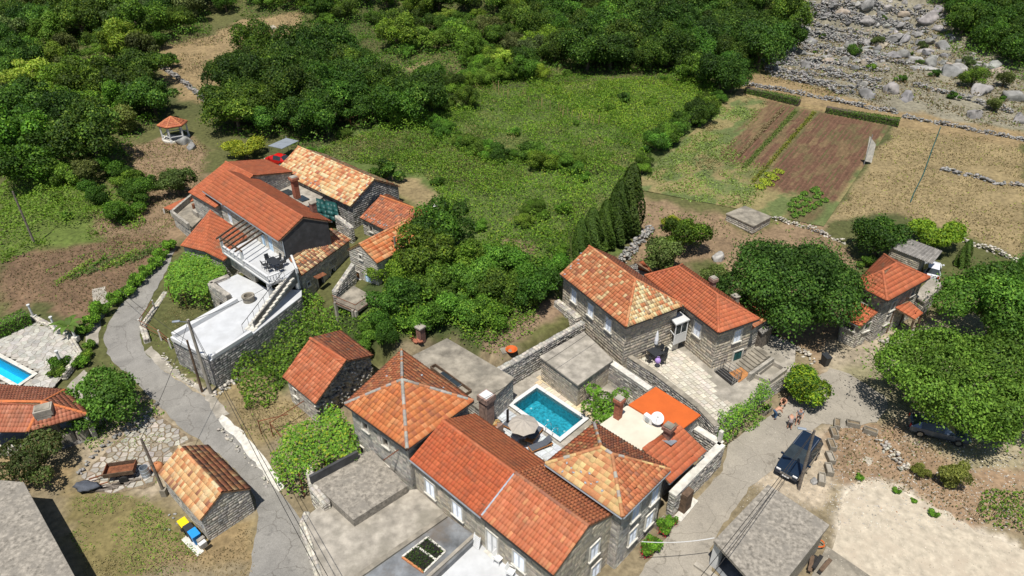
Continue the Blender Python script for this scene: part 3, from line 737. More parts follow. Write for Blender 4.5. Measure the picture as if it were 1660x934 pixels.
def voronoi_cells(poly, size, seed=1, relax=.8):
    """irregular flagstone outlines filling a plan polygon"""
    r_ = random.Random(seed); xs = [p[0] for p in poly]; ys = [p[1] for p in poly]; pts = {}
    i0, i1, j0, j1 = int(math.floor(min(xs) / size)) - 2, int(max(xs) / size) + 2, int(math.floor(min(ys) / size)) - 2, int(max(ys) / size) + 2
    for i in range(i0, i1):
        for j in range(j0, j1): pts[i, j] = ((i + .5 + r_.uniform(-.5, .5) * relax) * size, (j + .5 + r_.uniform(-.5, .5) * relax) * size)
    out = []
    K = [k for k in pts]; c = np.array([pts[k] for k in K]); ins = sdpoly(c[:, 0], c[:, 1], poly) > size * .28
    for k, ok in zip(K, ins):
        if not ok: continue
        x, y = pts[k]; cell = [(x - size * 2, y - size * 2), (x + size * 2, y - size * 2), (x + size * 2, y + size * 2), (x - size * 2, y + size * 2)]
        for di in range(-2, 3):
            for dj in range(-2, 3):
                q = pts.get((k[0] + di, k[1] + dj))
                if q is None or (di == 0 and dj == 0): continue
                nx, ny = q[0] - x, q[1] - y; m = (nx * (x + q[0]) + ny * (y + q[1])) / 2; new = []
                for a_ in range(len(cell)):
                    p, r2 = cell[a_], cell[(a_ + 1) % len(cell)]; dp, dq = nx * p[0] + ny * p[1] - m, nx * r2[0] + ny * r2[1] - m
                    if dp <= 0: new.append(p)
                    if (dp < 0) != (dq < 0): t = dp / (dp - dq); new.append((p[0] + (r2[0] - p[0]) * t, p[1] + (r2[1] - p[1]) * t))
                cell = new
                if not cell: break
            if not cell: break
        if len(cell) >= 3: out.append(cell)
    return out
def flagstones(parent, cells, z, pal, gap=.03, h=.05, mat='stone_single', name='flagstone', most=300):
    """every flagstone an object of its own, child of the pavement"""
    cells = sorted(cells, key=lambda c: c[0][0] ** 2 + c[0][1] ** 2); cs = pick(pal, len(cells)); org = ORG[parent.name]; rest = MB()
    for k, (cell, c) in enumerate(zip(cells, cs)):
        cx = sum(p[0] for p in cell) / len(cell); cy = sum(p[1] for p in cell) / len(cell); zz = z(cx, cy) if callable(z) else z
        sh = lambda p, g: (cx + (p[0] - cx) * max(.3, 1 - g / max(.05, math.hypot(p[0] - cx, p[1] - cy))), cy + (p[1] - cy) * max(.3, 1 - g / max(.05, math.hypot(p[0] - cx, p[1] - cy))))
        e = h + rnd.uniform(-.012, .012); lo = [sh(p, gap) for p in cell]; up = [sh(p, gap + .025) for p in cell]; n = len(cell)
        m = MB() if k < most else rest; m.c = tuple(c)
        o = (cx, cy, zz) if k < most else (0, 0, 0)
        i = m.v(*[(p[0] - o[0], p[1] - o[1], zz - o[2] - .02) for p in lo], *[(p[0] - o[0], p[1] - o[1], zz - o[2] + e) for p in up])
        a = sum(cell[q][0] * cell[(q + 1) % n][1] - cell[(q + 1) % n][0] * cell[q][1] for q in range(n))
        if a < 0: i = i[:n][::-1] + i[n:][::-1]
        m.f(*i[n:])
        for q in range(n): r2 = (q + 1) % n; m.f(i[q], i[r2], i[n + r2], i[n + q])
        if k < most:
            me = bpy.data.meshes.new(name); me.from_pydata(m.V, [], m.F); me.materials.append(MATS[mat]); ob = bpy.data.objects.new(name, me); COL.objects.link(ob)
            ob.parent = parent; ob.location = (cx - org[0], cy - org[1], zz - org[2]); ob.color = (*c, 1)
    if rest.F: rest.build(name + 's', 'stone', parent, kind='stuff', col=True)
# ---------------------------------------------------------------- ground
def gpoly(pp): return [xy(PG(*q)) for q in pp]
DRY = (.24, .175, .09); STRAW = (.24, .185, .095); DIRT = (.215, .15, .09); PALED = (.38, .315, .23); SOIL = (.24, .115, .065); GREEN = (.10, .135, .03); DKG = (.045, .058, .02); GRASS = (.11, .155, .032)
ROCKC = (.36, .34, .31)
REG = [  # (photo outline on the ground, colour, softness)
    (((-40, 640), (380, 640), (640, 560), (1000, 600), (1250, 540), (1700, 480), (1700, 980), (-40, 980)), (.21, .17, .105), 1.5),
    (((0, 300), (120, 290), (200, 330), (240, 380), (160, 395), (60, 420), (0, 430)), GREEN, 2.),
    (((490, 250), (620, 190), (760, 150), (1000, 130), (1180, 150), (1090, 240), (1030, 290), (1000, 420), (900, 440), (720, 400), (640, 320)), (.085, .115, .03), 2.),
    (((388, 600), (470, 520), (560, 500), (640, 430), (720, 390), (840, 395), (905, 470), (880, 500), (790, 560), (700, 560), (600, 570), (500, 570), (455, 650), (400, 660)), (.05, .07, .02), 1.2),
    (((255, 75), (330, 60), (400, 30), (490, 20), (470, 85), (370, 100), (345, 170), (300, 160), (250, 110)), DRY, 2.),
    (((200, 235), (260, 222), (320, 225), (345, 262), (325, 300), (275, 335), (225, 335), (205, 290)), DIRT, 1.5),
    (((150, 345), (270, 318), (300, 380), (262, 400), (170, 392)), DIRT, 1.2),
    (((0, 425), (80, 402), (190, 385), (262, 385), (285, 400), (205, 462), (165, 520), (120, 520), (55, 490), (0, 508)), (.155, .10, .06), 1.2),
    (((90, 790), (260, 800), (330, 850), (420, 850), (410, 934), (150, 934)), (.17, .14, .06), 1.5),
    (((250, 880), (310, 890), (380, 850), (415, 850), (405, 934), (230, 934)), DRY, 1.),
    (((0, 735), (120, 760), (110, 800), (0, 790)), DRY, 1.),
    (((120, 690), (250, 660), (330, 730), (250, 800), (140, 800)), (.33, .27, .19), .6),
    (((360, 645), (410, 600), (470, 640), (510, 660), (470, 700), (430, 720), (395, 700)), STRAW, .8),
    (((262, 590), (300, 610), (345, 640), (330, 650), (255, 600)), PALED, .6),
    (((1020, 310), (1110, 340), (1180, 350), (1200, 400), (1100, 440), (1010, 430), (1040, 370)), DIRT, 1.5),
    (((770, 545), (880, 480), (940, 515), (810, 590)), (.20, .14, .09), 1.),
    (((1150, 395), (1320, 350), (1390, 420), (1380, 560), (1250, 560)), DIRT, 1.),
    (((1310, 545), (1430, 545), (1420, 620), (1330, 610)), (.26, .185, .115), 1.),
    (((1340, 560), (1660, 480), (1660, 720), (1440, 740), (1340, 690)), (.31, .26, .19), 1.),
    (((1195, 760), (1300, 690), (1345, 700), (1360, 780), (1340, 830), (1240, 800)), PALED, .6),
    (((1350, 690), (1470, 690), (1660, 740), (1660, 860), (1560, 850), (1440, 780), (1370, 790), (1345, 760)), (.27, .185, .115), 1.),
    (((1480, 700), (1660, 690), (1660, 760), (1540, 745)), (.40, .33, .24), 1.2),
    (((1370, 790), (1430, 778), (1500, 815), (1600, 862), (1660, 890), (1660, 960), (1320, 960), (1355, 860)), (.50, .44, .35), .6),
    (((1338, 365), (1450, 200), (1560, 215), (1660, 235), (1660, 425), (1560, 380), (1450, 345)), STRAW, .8),
    (((1210, 120), (1300, 130), (1450, 175), (1560, 195), (1660, 215), (1660, 240), (1450, 205), (1200, 150)), DRY, .8),
    (((1240, 110), (1280, 0), (1520, -30), (1660, 90), (1660, 215), (1450, 180), (1300, 135)), (.22, .20, .145), 2.),
    (((640, 285), (690, 290), (715, 330), (690, 350), (650, 330)), STRAW, 1.),
    (((660, 110), (700, 100), (720, 130), (690, 135)), STRAW, 1.),
    (((815, 385), (870, 395), (880, 440), (830, 420)), DIRT, 1.),
]
REGW = [(gpoly(p), np.array(c), s) for p, c, s in REG]
def ground_cols(X, Y):
    n1 = fbm(X * .09, Y * .09, 21); n2 = fbm(X * .5, Y * .5, 31); n3 = fbm(X * 1.7, Y * 1.7, 41, 3)
    C = np.array(DKG) * (1 - n1[:, None]) + np.array((.13, .125, .045)) * n1[:, None]
    wx = X + (fbm(X * .35, Y * .35, 51) - .5) * 5; wy = Y + (fbm(X * .35, Y * .35, 61) - .5) * 5
    for pl, c, s in REGW:
        w = sstep(sdpoly(X + (wx - X) * min(1, s / 1.5), Y + (wy - Y) * min(1, s / 1.5), pl) / s + .5)[:, None]
        cc = c * (.72 + .56 * n2[:, None]) * (.85 + .3 * n3[:, None])
        if c[0] > .3 and s > .7:                       # worn patches of green in the dry grass
            g = sstep((n1 - .52) / .12)[:, None] * .5; cc = cc * (1 - g) + np.array((.13, .14, .045)) * g
        C = C * (1 - w) + cc * w
    return C
def axis(a, b, st, far, g=1.35):
    x = list(np.arange(a, b + st / 2, st)); s = st; lo = []; hi = []; p = a
    while p > -far: s *= g; p -= s; lo.append(p)
    s = st; p = b
    while p < far: s *= g; p += s; hi.append(p)
    return np.array(lo[::-1] + x + hi)
gx = axis(-92, 112, .55, 1500); gy = axis(14, 192, .55, 1500)
X, Y = np.meshgrid(gx, gy); nx, ny = len(gx), len(gy); X = X.ravel(); Y = Y.ravel()
Z = G(X, Y) + .10 * (fbm(X * .6, Y * .6, 71) - .5) * sstep((Y - 46) / 20)
Z = np.minimum(Z, 60)
CARVE = []   # basins and yards that lie below the ground sheet are cut out by lowering it
def carve(poly, z): CARVE.append((poly, z))
POOLQ = [P(870, 622, 1.05), P(955, 678, 1.05), P(908, 716, 1.05)]; POOLQ.append(POOLQ[0] + POOLQ[2] - POOLQ[1])
LPOOL = [P(62, 606, .4), P(27, 630, .4), P(-75, 575, .4), P(-40, 552, .4)]; LPOOL[2] = LPOOL[1] + LPOOL[3] - LPOOL[0]
carve([xy(p) for p in POOLQ], -1.6); carve([xy(p) for p in LPOOL], -1.8)
for pl, zz in CARVE: Z = np.where(sdpoly(X, Y, pl) > -.75, np.minimum(Z, zz), Z)
Qg = (np.arange(nx - 1)[None] + (np.arange(ny - 1) * nx)[:, None]).ravel(); Qg = np.stack([Qg, Qg + 1, Qg + nx + 1, Qg + nx], 1)
cg = ground_cols(X, Y)
me = meshq('ground', np.stack([X, Y, Z], 1), Qg, smooth=True)
at = me.color_attributes.new('Col', 'FLOAT_COLOR', 'POINT'); c4 = np.ones((len(X), 4), np.float32); c4[:, :3] = cg; at.data.foreach_set('color', c4.ravel())
tag(link('ground', me, mats=['ground']), kind='structure')
def densify(poly, step=.6, jit=.1):
    out = []
    for i in range(len(poly)):
        a, b = poly[i], poly[(i + 1) % len(poly)]; L = math.hypot(b[0] - a[0], b[1] - a[1]); n = max(1, int(L / step))
        for k in range(n):
            t = k / n; out.append((a[0] + (b[0] - a[0]) * t + rnd.uniform(-jit, jit), a[1] + (b[1] - a[1]) * t + rnd.uniform(-jit, jit)))
    return out
def clip_cell(poly, x0, y0, x1, y1):
    for ax, lim, sg in ((0, x0, 1), (0, x1, -1), (1, y0, 1), (1, y1, -1)):
        new = []; n = len(poly)
        for i in range(n):
            p, q = poly[i], poly[(i + 1) % n]; dp, dq = (p[ax] - lim) * sg, (q[ax] - lim) * sg
            if dp >= 0: new.append(p)
            if (dp >= 0) != (dq >= 0): t = dp / (dp - dq); new.append((p[0] + (q[0] - p[0]) * t, p[1] + (q[1] - p[1]) * t))
        poly = new
        if len(poly) < 3: return None
    return poly
def sheet(name, poly, mat, dz=.03, cell=1.2, jit=.1, z=None, kind='structure', hole=None):
    poly = densify(poly, .6, jit) if jit else poly
    a = sum(poly[i][0] * poly[(i + 1) % len(poly)][1] - poly[(i + 1) % len(poly)][0] * poly[i][1] for i in range(len(poly)))
    if a < 0: poly = poly[::-1]
    xs = [p[0] for p in poly]; ys = [p[1] for p in poly]; m = MB(); loc = (sum(xs) / len(xs), sum(ys) / len(ys), 0)
    fs = []
    for i in range(int(math.floor(min(xs) / cell)), int(max(xs) / cell) + 1):
        for j in range(int(math.floor(min(ys) / cell)), int(max(ys) / cell) + 1):
            c = clip_cell(poly, i * cell, j * cell, (i + 1) * cell, (j + 1) * cell)
            if c and len(c) >= 3 and (hole is None or float(sdpoly((i + .5) * cell, (j + .5) * cell, hole)) < -.05): fs.append(c)
    al = np.array([p for c in fs for p in c]); zz = (G(al[:, 0], al[:, 1]) if z is None else np.full(len(al), z)) + dz; k = 0
    for c in fs: m.poly([(p[0], p[1], zz[k + q]) for q, p in enumerate(c)]); k += len(c)
    return tag(m.build(name, mat, loc=loc), kind=kind)
ROADL = gpoly([(262, 418), (228, 462), (192, 500), (172, 530), (168, 555), (180, 585), (205, 605), (240, 640), (272, 672), (300, 700), (340, 725), (382, 762), (412, 800), (420, 850), (408, 900), (400, 960),
               (520, 960), (506, 900), (492, 850), (462, 808), (430, 768), (392, 720), (362, 682), (337, 648), (300, 624), (268, 602), (238, 575), (226, 545), (231, 510), (250, 475), (270, 440), (286, 400)])
sheet('road', ROADL, 'road_grey', .03)
ROADR = gpoly([(1010, 975), (1055, 905), (1085, 862), (1108, 832), (1140, 800), (1170, 762), (1182, 722), (1205, 702), (1245, 676), (1280, 645), (1325, 612), (1345, 598), (1378, 606), (1402, 622), (1432, 642), (1441, 662),
               (1420, 684), (1380, 694), (1332, 688), (1302, 706), (1270, 742), (1246, 768), (1215, 792), (1172, 850), (1152, 892), (1150, 975)])
sheet('road', ROADR, 'road_warm', .03)
sheet('gravel_lot', gpoly([(1376, 792), (1430, 782), (1500, 818), (1600, 866), (1700, 910), (1700, 980), (1320, 980), (1350, 880), (1362, 830)]), 'gravel', .035, jit=.35)
sheet('path', gpoly([(262, 600), (302, 622), (332, 642), (352, 680), (372, 672), (345, 640), (300, 612), (270, 585), (245, 562), (236, 570)]), 'concrete_pale', .034)
sheet('path', gpoly([(150, 470), (170, 465), (178, 500), (165, 520), (158, 560), (140, 560), (140, 540), (152, 515)]), 'concrete_pale', .034)
sheet('path', gpoly([(362, 672), (395, 702), (432, 745), (462, 790), (450, 798), (425, 765), (385, 715), (352, 682)]), 'white_stone', .036)
sheet('path', gpoly([(108, 628), (138, 600), (160, 640), (150, 690), (130, 690)]), 'concrete_pale', .034)
# ploughed field --------------------------------------------------
f00, f10, f11, f01 = (PG(*q) for q in ((1018, 305), (1335, 368), (1450, 196), (1196, 148)))
ns, nt_ = 230, 190
S, T = np.meshgrid(np.linspace(0, 1, ns), np.linspace(0, 1, nt_)); S = S.ravel(); T = T.ravel()
FX = (f00.x * (1 - S) + f10.x * S) * (1 - T) + (f01.x * (1 - S) + f11.x * S) * T
FY = (f00.y * (1 - S) + f10.y * S) * (1 - T) + (f01.y * (1 - S) + f11.y * S) * T
wob = (fbm(S * 6, T * 6, 81) - .5) * .05
wb2 = (fbm(S * 25, T * 25, 83) - .5) * .06
soilm = sstep((S + wob * 2 + wb2 - .27) / .07) * (1 - sstep((S + wb2 * .5 - .965) / .03)) * sstep((T + wob + wb2 - .16) / .06) * (1 - sstep((T + wb2 * .6 - .92) / .05))
strip = np.maximum(1 - np.abs(S - .40 + wob + wb2 * .4) / .045, 1 - np.abs(S - .29 + wob + wb2 * .4) / .04); strip = np.clip(strip * 3, 0, 1) * sstep((T + wb2 - .3) / .05) * (1 - sstep((T + wb2 - .9) / .04))
soilm = np.maximum(soilm, strip * .8); soilm = np.maximum(soilm, .75 * sstep((S - .2) / .04) * sstep((T - .42) / .05) * (1 - sstep((T - .95) / .04)) * sstep((fbm(S * 18, T * 18, 85) - .45) / .1)); soilm = np.maximum(soilm, sstep((.12 - np.hypot((S - .88) * 1.2, T - .08)) / .05) * .7)
gst = np.maximum(1 - np.abs(S - .545 + wob) / .03, 1 - np.abs(S - .44 + wob) / .022); soilm = soilm * (1 - np.clip(gst * 2, 0, 1) * .55) * (1 - .3 * sstep((fbm(S * 30, T * 12, 89) - .55) / .1)) * (1 - .8 * sstep((.62 - S) / .05) * sstep((.36 - T + wb2) / .06))
fur = np.sin(S * 2 * math.pi * 40 + wob * 60) * (.5 + fbm(S * 30, T * 8, 87))
FZ = G(FX, FY) + .07 + .07 * fur * soilm + .06 * (fbm(S * 60, T * 60, 91) - .5)
n2 = fbm(S * 14, T * 14, 95); n3 = fbm(S * 70, T * 70, 97, 3)
cs_ = np.array((.125, .068, .042))[None] * (.75 + .5 * n3[:, None]) * (1 + .12 * fur[:, None])
gg = np.array((.115, .145, .05))[None] * (.6 + .8 * n2[:, None]); gd = np.array((.25, .185, .09))[None] * (.7 + .6 * n3[:, None])
dm = sstep((n2 - .42) / .2)[:, None] * .7; dm = np.maximum(dm, sstep((T - .93) / .03)[:, None]); cg2 = gg * (1 - dm) + gd * dm
w = (soilm * (.8 + .2 * sstep((n2 - .25) / .2)))[:, None]; FC = cg2 * (1 - w) + cs_ * w
Qf = (np.arange(ns - 1)[None] + (np.arange(nt_ - 1) * ns)[:, None]).ravel(); Qf = np.stack([Qf, Qf + 1, Qf + ns + 1, Qf + ns], 1)
me = meshq('field', np.stack([FX, FY, FZ], 1), Qf, smooth=True); at = me.color_attributes.new('Col', 'FLOAT_COLOR', 'POINT'); c4 = np.ones((len(FX), 4), np.float32); c4[:, :3] = FC; at.data.foreach_set('color', c4.ravel())
tag(link('field', me, mats=['soil']), kind='structure')
def fieldp(s, t): 
    x = (f00.x * (1 - s) + f10.x * s) * (1 - t) + (f01.x * (1 - s) + f11.x * s) * t; y = (f00.y * (1 - s) + f10.y * s) * (1 - t) + (f01.y * (1 - s) + f11.y * s) * t
    return Vector((x, y, float(G(x, y)) + .07))
# ---------------------------------------------------------------- buildings
def PL(pp, z): return [xy(P(*q, z)) for q in pp]
def roof_custom(root, slopes, pals, singles=0, caps=(), cap_pal=ORANGE, tw=.3, th=.36, prof=PROF_M, under='under_roof', gut=False, **kw):
    rb = MB()
    for pl in slopes:
        n = len(pl); i = rb.v(*[(p[0], p[1], p[2] - .02) for p in pl], *[(p[0], p[1], p[2] - .12) for p in pl]); rb.f(*i[:n]); rb.f(*reversed(i[n:]))
        for a_ in range(n): b_ = (a_ + 1) % n; rb.f(i[a_], i[n + a_], i[n + b_], i[b_])
    roof = rb.build('roof', under, root)
    for k, pl in enumerate(slopes): tile_slope(root, roof, pl, pals[k % len(pals)], tw=tw, th=th, prof=prof, singles=singles if k == 0 else 0, **kw)
    ridge_caps(roof, [((a[0], a[1], a[2] + .09), (b[0], b[1], b[2] + .09)) for a, b in caps], cap_pal)
    if gut:
        for pl in slopes: MB().tube([Vector(pl[0]) + Vector((0, 0, -.08)), Vector(pl[1]) + Vector((0, 0, -.1))], .06, 6).build('gutter', 'zinc', roof)
    return roof
def body(root, poly, z0, tops, wall='mortar', stone=GREYST, wins=(), rh=(.17, .30), ln=(.24, .56)):
    """walls over a plan polygon with a top height per corner"""
    n = len(poly); a = sum(poly[i][0] * poly[(i + 1) % n][1] - poly[(i + 1) % n][0] * poly[i][1] for i in range(n))
    if a < 0: poly = poly[::-1]; tops = list(tops)[::-1]
    mb = MB(); st = Stones()
    for i in range(n):
        p, q = poly[i], poly[(i + 1) % n]; L = math.hypot(q[0] - p[0], q[1] - p[1]); ta, tb = tops[i], tops[(i + 1) % n]; holes = []; later = []
        for px, py, w, h, kind in wins:
            s_, z_ = hit_wall(px, py, p, q); d = ray(px, py); nn = ((q[1] - p[1]), -(q[0] - p[0]))
            if nn[0] * d[0] + nn[1] * d[1] > 0 or not (w / 2 < s_ < L - w / 2) or not (z0 <= z_ < max(ta, tb)): continue
            later.append((s_, z_, w, h, kind)); holes.append((s_ - w / 2, s_ + w / 2, z_ - h / 2, z_ + h / 2))
        wall_with_holes(mb, p, q, z0, [(0, ta), (L, tb)], holes)
        if stone: st.face(p, q, z0, lambda s_: ta + (tb - ta) * s_ / L, stone, [(h[0] - .1, h[1] + .1, h[2] - .1, h[3] + .1) for h in holes], rh, ln)
        for args in later: opening_parts(root, p, q, *args)
    mb.build('wall', [wall, 'dark_in'], root); st.build(root)
def loose_stones(roof, pts, size=.14):
    for p in pts:
        V, F = ROCKS[rnd.randrange(8)]; me = meshq('weight_stone', V * size * np.array((1, .8, .5)), F); me.materials.append(MATS['stone_single'])
        o = bpy.data.objects.new('weight_stone', me); COL.objects.link(o); o.parent = roof; o.location = Vector(p) - ORG[roof.name] + Vector((0, 0, .1)); o.color = (.36, .38, .40, 1); o.rotation_euler = (0, 0, rnd.uniform(0, 6))
def on_slope(pl, px, py):
    """photo pixel -> point on the plane of a slope"""
    a, b, c = Vector(pl[0]), Vector(pl[1]), Vector(pl[2]); n = (b - a).cross(c - a); d = Vector(ray(px, py)); o = Vector((0, 0, HC)); t = n.dot(a - o) / n.dot(d)
    return o + d * t
# --- small stone barn by the left road
b1, r1_, i1_ = house('stone_barn', 'small stone barn with mottled tile roof standing at the road bend', 'barn', quad_rect(-25.42, 34.28, -42.23, 6.22, 3.64), 2.3, 3.5, pals={'AB': BARNL, 'CD': BARND}, tw=.27, th=.42, prof=PROF_F,
    singles=300, stone=GREYST, oh=.1, ohg=.06, jit=.012, rh=(.18, .3), ln=(.24, .5), gutter=False, ridge_pal=PALE, offrow=.5, z0=-.1)
# --- two-storey house with a pyramid roof
hq = PL(((559, 655), (660, 728), (767, 650), (651, 568)), 5.6); ap = xy(P(652, 616, 7.3))
hh, hr, hi = house('stone_house', 'two storey stone house with pyramid roof of orange tiles and cement hips', 'house', hq, 5.6, 7.3, z0=.2, i0=3, i1=3, ridge=(ap, ap), pals={'AB': ORANGE2, 'BC': ORANGE2, 'CD': WORN, 'DA': WORN}, tw=.33, th=.4,
    singles=300, ridge_pal=[(1, (.36, .34, .30)), (1, (.30, .28, .25)), (1, (.46, .19, .09))], stone=GREYST, oh=.3, wins=[('AB', 593, 691, .62, .85, 'dark'), ('AB', 626, 717, .62, .85, 'dark'), ('AB', 586, 732, .75, 1.3, 'dark'), ('AB', 624, 757, 1.2, .8, 'dark')], eaves='dark_metal')
loose_stones(hr, [on_slope([hi['C'], hi['D'], hi['R0']], *q) for q in ((684, 610), (719, 630))] + [on_slope([hi['D'], hi['A'], hi['R0']], 627, 611)], .16)
# --- row of two joined houses in front of the pool
mrect = lambda u0, u1, dw=0: [tuple(np.array(quad_rect(-7.01, 33.31, -43.56, 13.04, 6.13)[0]) + u * np.array((math.cos(R(-43.56)), math.sin(R(-43.56)))) + v * np.array((-math.sin(R(-43.56)), math.cos(R(-43.56))))) for u, v in ((u0, 0), (u1, 0), (u1, 6.13), (u0, 6.13))]
m1, m1r, m1i = house('stone_house', 'low stone house with dark orange tiles and white shutters beside the pyramid roof', 'house', mrect(0, 7.05), 4.7, 6.14, ohg=.02, singles=260, tw=.27, th=.33, stone=BEIGEST, pals={'AB': [(6, (.43, .105, .043)), (3, (.40, .094, .038)), (2, (.46, .12, .05))], 'CD': [(5, (.48, .15, .062)), (2, (.44, .13, .055))]},  # CD: back slope colours lightened to offset the weaker sun there
    wins=[('AB', 698, 792, .95, 1.35, 'shutter'), ('AB', 742, 827, .95, 1.35, 'shutter')], eaves='zinc')
m2, m2r, m2i = house('stone_house', 'stone house with long pale orange roof over the white terrace', 'house', mrect(7.06, 13.04), 4.75, 6.2, ohg=.05, singles=260, tw=.24, th=.40, prof=PROF_B, stone=BEIGEST,
    pals={'AB': [(5, (.48, .16, .078)), (3, (.455, .143, .066)), (2, (.51, .19, .095)), (.6, (.54, .24, .11))], 'CD': [(4, (.52, .19, .085)), (3, (.48, .165, .075)), (1, (.42, .15, .075))]}, ridge_pal=[(1, (.28, .12, .075)), (1, (.36, .15, .08))],  # CD: tile colours lightened to counter self-shadow on the rear slope
    wins=[('AB', 792, 876, .95, 2.05, 'white_door'), ('AB', 842, 909, .95, 1.35, 'shutter'), ('BC', 963, 892, .85, 1.3, 'shutter'), ('BC', 965, 924, .85, 1.3, 'shutter')], eaves='dark_metal')
MB().bar(Vector(m1i['B']) + Vector((0, 0, .13)), Vector(m1i['R1']) + Vector((0, 0, .13)), .16, .03).build('flashing', 'zinc', m2r)
# --- hipped house at the road with old patched tiles
n1, n1r, n1i = house('stone_house', 'two storey stone house with patched hip roof of yellow and red tiles at the road', 'house', quad_rect(2.24, 32.04, -43.71, 6.28, 5.25), 5.6, 6.95, i0=2.5, i1=2.9, z0=-.1, singles=300, tw=.34, th=.36, stone=GREYST, oh=.22,
    pals={'AB': ([(4, (.55, .31, .14)), (3, (.56, .38, .17)), (4, (.49, .215, .095)), (1, (.58, .44, .2))], dict(prof=PROF_F)), 'BC': (WORN, dict(prof=PROF_B, tw=.26)), 'CD': (OLDRED, dict(prof=PROF_B, tw=.24)), 'DA': [(4, (.44, .12, .05)), (2, (.52, .28, .12)), (2, (.40, .15, .07))]},
    ridge_pal=[(2, (.46, .20, .09)), (1, (.55, .38, .17)), (1, (.36, .33, .29))],
    wins=[('BC', 1030, 829, .85, 1.3, 'shutter'), ('BC', 1061, 802, .85, 1.3, 'shutter'), ('BC', 1025, 868, .85, 1.25, 'shutter'), ('BC', 1052, 842, .85, 1.25, 'shutter')])
sAB = [n1i['A'], n1i['B'], n1i['R1']]
loose_stones(n1r, [on_slope(sAB, *q) for q in ((919, 752), (926, 760), (912, 766), (930, 768), (942, 767), (956, 769), (949, 784), (958, 786), (968, 783), (976, 797))], .15)
MB().tube([(n1i['w'][2][0], n1i['w'][2][1] - .05, 5.4), (n1i['w'][2][0], n1i['w'][2][1] - .05, .1)], .05, 6).build('downpipe', 'dark_metal', n1)
# --- flat-roofed and lean-to annexes behind it
YARD = .9
fl, flp, fls = block('flat_annex', 'annex with cream flat roof beside the brick chimney and satellite dish', 'annex', PL(((975, 688), (1017, 659), (1094, 683), (1042, 731)), 3.4), .2, 3.4, top='cream_screed', stone=BEIGEST)
chimney(fl, P(1001, 677, 3.4), 3.3, 5.0, .5, 'brick_red', 'concrete_pale')
ol = thing('lean_to_annex', 'lean-to annex with single slope of orange tiles and square brick chimney', 'annex', P(1090, 735, 0))
oe = [P(1085, 784, 3.2), P(1144, 731, 3.2), P(1095, 684, 4.35), P(1041, 728, 4.35)]
roof_custom(ol, [oe], [ORANGE], 150, gut=True); body(ol, inset_quad([xy(p) for p in oe], [1.0, .15, .1, .15]), 0, [3.3, 3.3, 4.2, 4.2], stone=GREYST)
chimney(ol, on_slope(oe, 1082, 709), 3.4, 4.95, .55, 'brick_dark', 'concrete'); MB().box(on_slope(oe, 1085, 716) + Vector((0, 0, .1)), (.8, .9, .03), R(-43), Matrix.Rotation(-.25, 3, 'X')).build('flashing', 'zinc', ol)
og = thing('orange_annex', 'low annex with plain bright orange sheet roof under the courtyard wall', 'annex', P(1077, 660, 0))
oq = PL(((1019, 656), (1063, 627), (1136, 673), (1097, 703)), 3.55); body(og, inset_quad(oq, .15), .2, [3.42] * 4, stone=GREYST); MB().prism(oq, 3.43, 3.56).build('roof_sheet', 'orange_sheet', og)
# --- flat concrete roof house, pool shed
gl, glp, gls = block('flat_house', 'stone building with weathered concrete flat roof behind the pyramid roof', 'house', PL(((725, 549), (832, 612), (778, 664), (664, 580)), 3.6), .2, 3.6, top='concrete', stone=GREYST, oh=.1)
sk = thing('roof_frame', 'glazed frame with green plants set in the concrete flat roof', 'skylight', P(733, 618, 3.6)); k4 = [P(q[0], q[1], 3.75) for q in ((698, 596), (706, 592), (764, 634), (755, 640))]
for a, b in ((0, 1), (1, 2), (2, 3), (3, 0)): MB().bar(k4[a], k4[b], .07, .3).build('frame', 'wood', sk)
for t in (.25, .5, .75): MB().bar(k4[0].lerp(k4[3], t), k4[1].lerp(k4[2], t), .05).build('glazing_bar', 'steel', sk)
for t in (.25, .5): MB().poly([k4[0].lerp(k4[3], t + .01), k4[0].lerp(k4[3], t + .24), k4[1].lerp(k4[2], t + .24), k4[1].lerp(k4[2], t + .01)]).build('pane', 'glass_dark', sk)
ul, ulp, uls = block('pool_shed', 'square stone shed with concrete slab roof beside the pool', 'shed', PL(((878, 578), (946, 539), (991, 583), (937, 622)), 3.4), YARD - .3, 3.4, top='concrete_pale', stone=BEIGEST, oh=.18)
# --- big stone house with hip end, and its neighbour
COURT = 1.7
s1, s1r, s1i = house('stone_house', 'stone house with mottled red tile roof and cream hip end above the courtyard', 'house', quad_rect(4.57, 55.16, -59.59, 9.93, 6.37), 6.3, 8.38, z0=.3, i1=3.04, singles=300, tw=.33, th=.38, stone=BEIGEST, oh=.32, rh=(.24, .36),
    pals={'AB': MIXRED, 'BC': (CREAM, dict(prof=PROF_B, tw=.26)), 'CD': OLDRED}, ridge_pal=MIXRED, eaves='dark_metal', jit=.014,
    wins=[('AB', 931, 480, .8, 1.3, 'shutter'), ('AB', 958, 503, .8, 1.3, 'shutter'), ('AB', 987, 526, .8, 1.3, 'shutter')])
loose_stones(s1r, [on_slope([s1i['A'], s1i['B'], s1i['R1']], *q) for q in ((916, 446), (925, 437), (938, 423), (938, 429), (926, 433), (942, 412))] + [on_slope([s1i['B'], s1i['C'], s1i['R1']], *q) for q in ((1031, 517), (1044, 506), (1072, 498), (1040, 470))], .17)
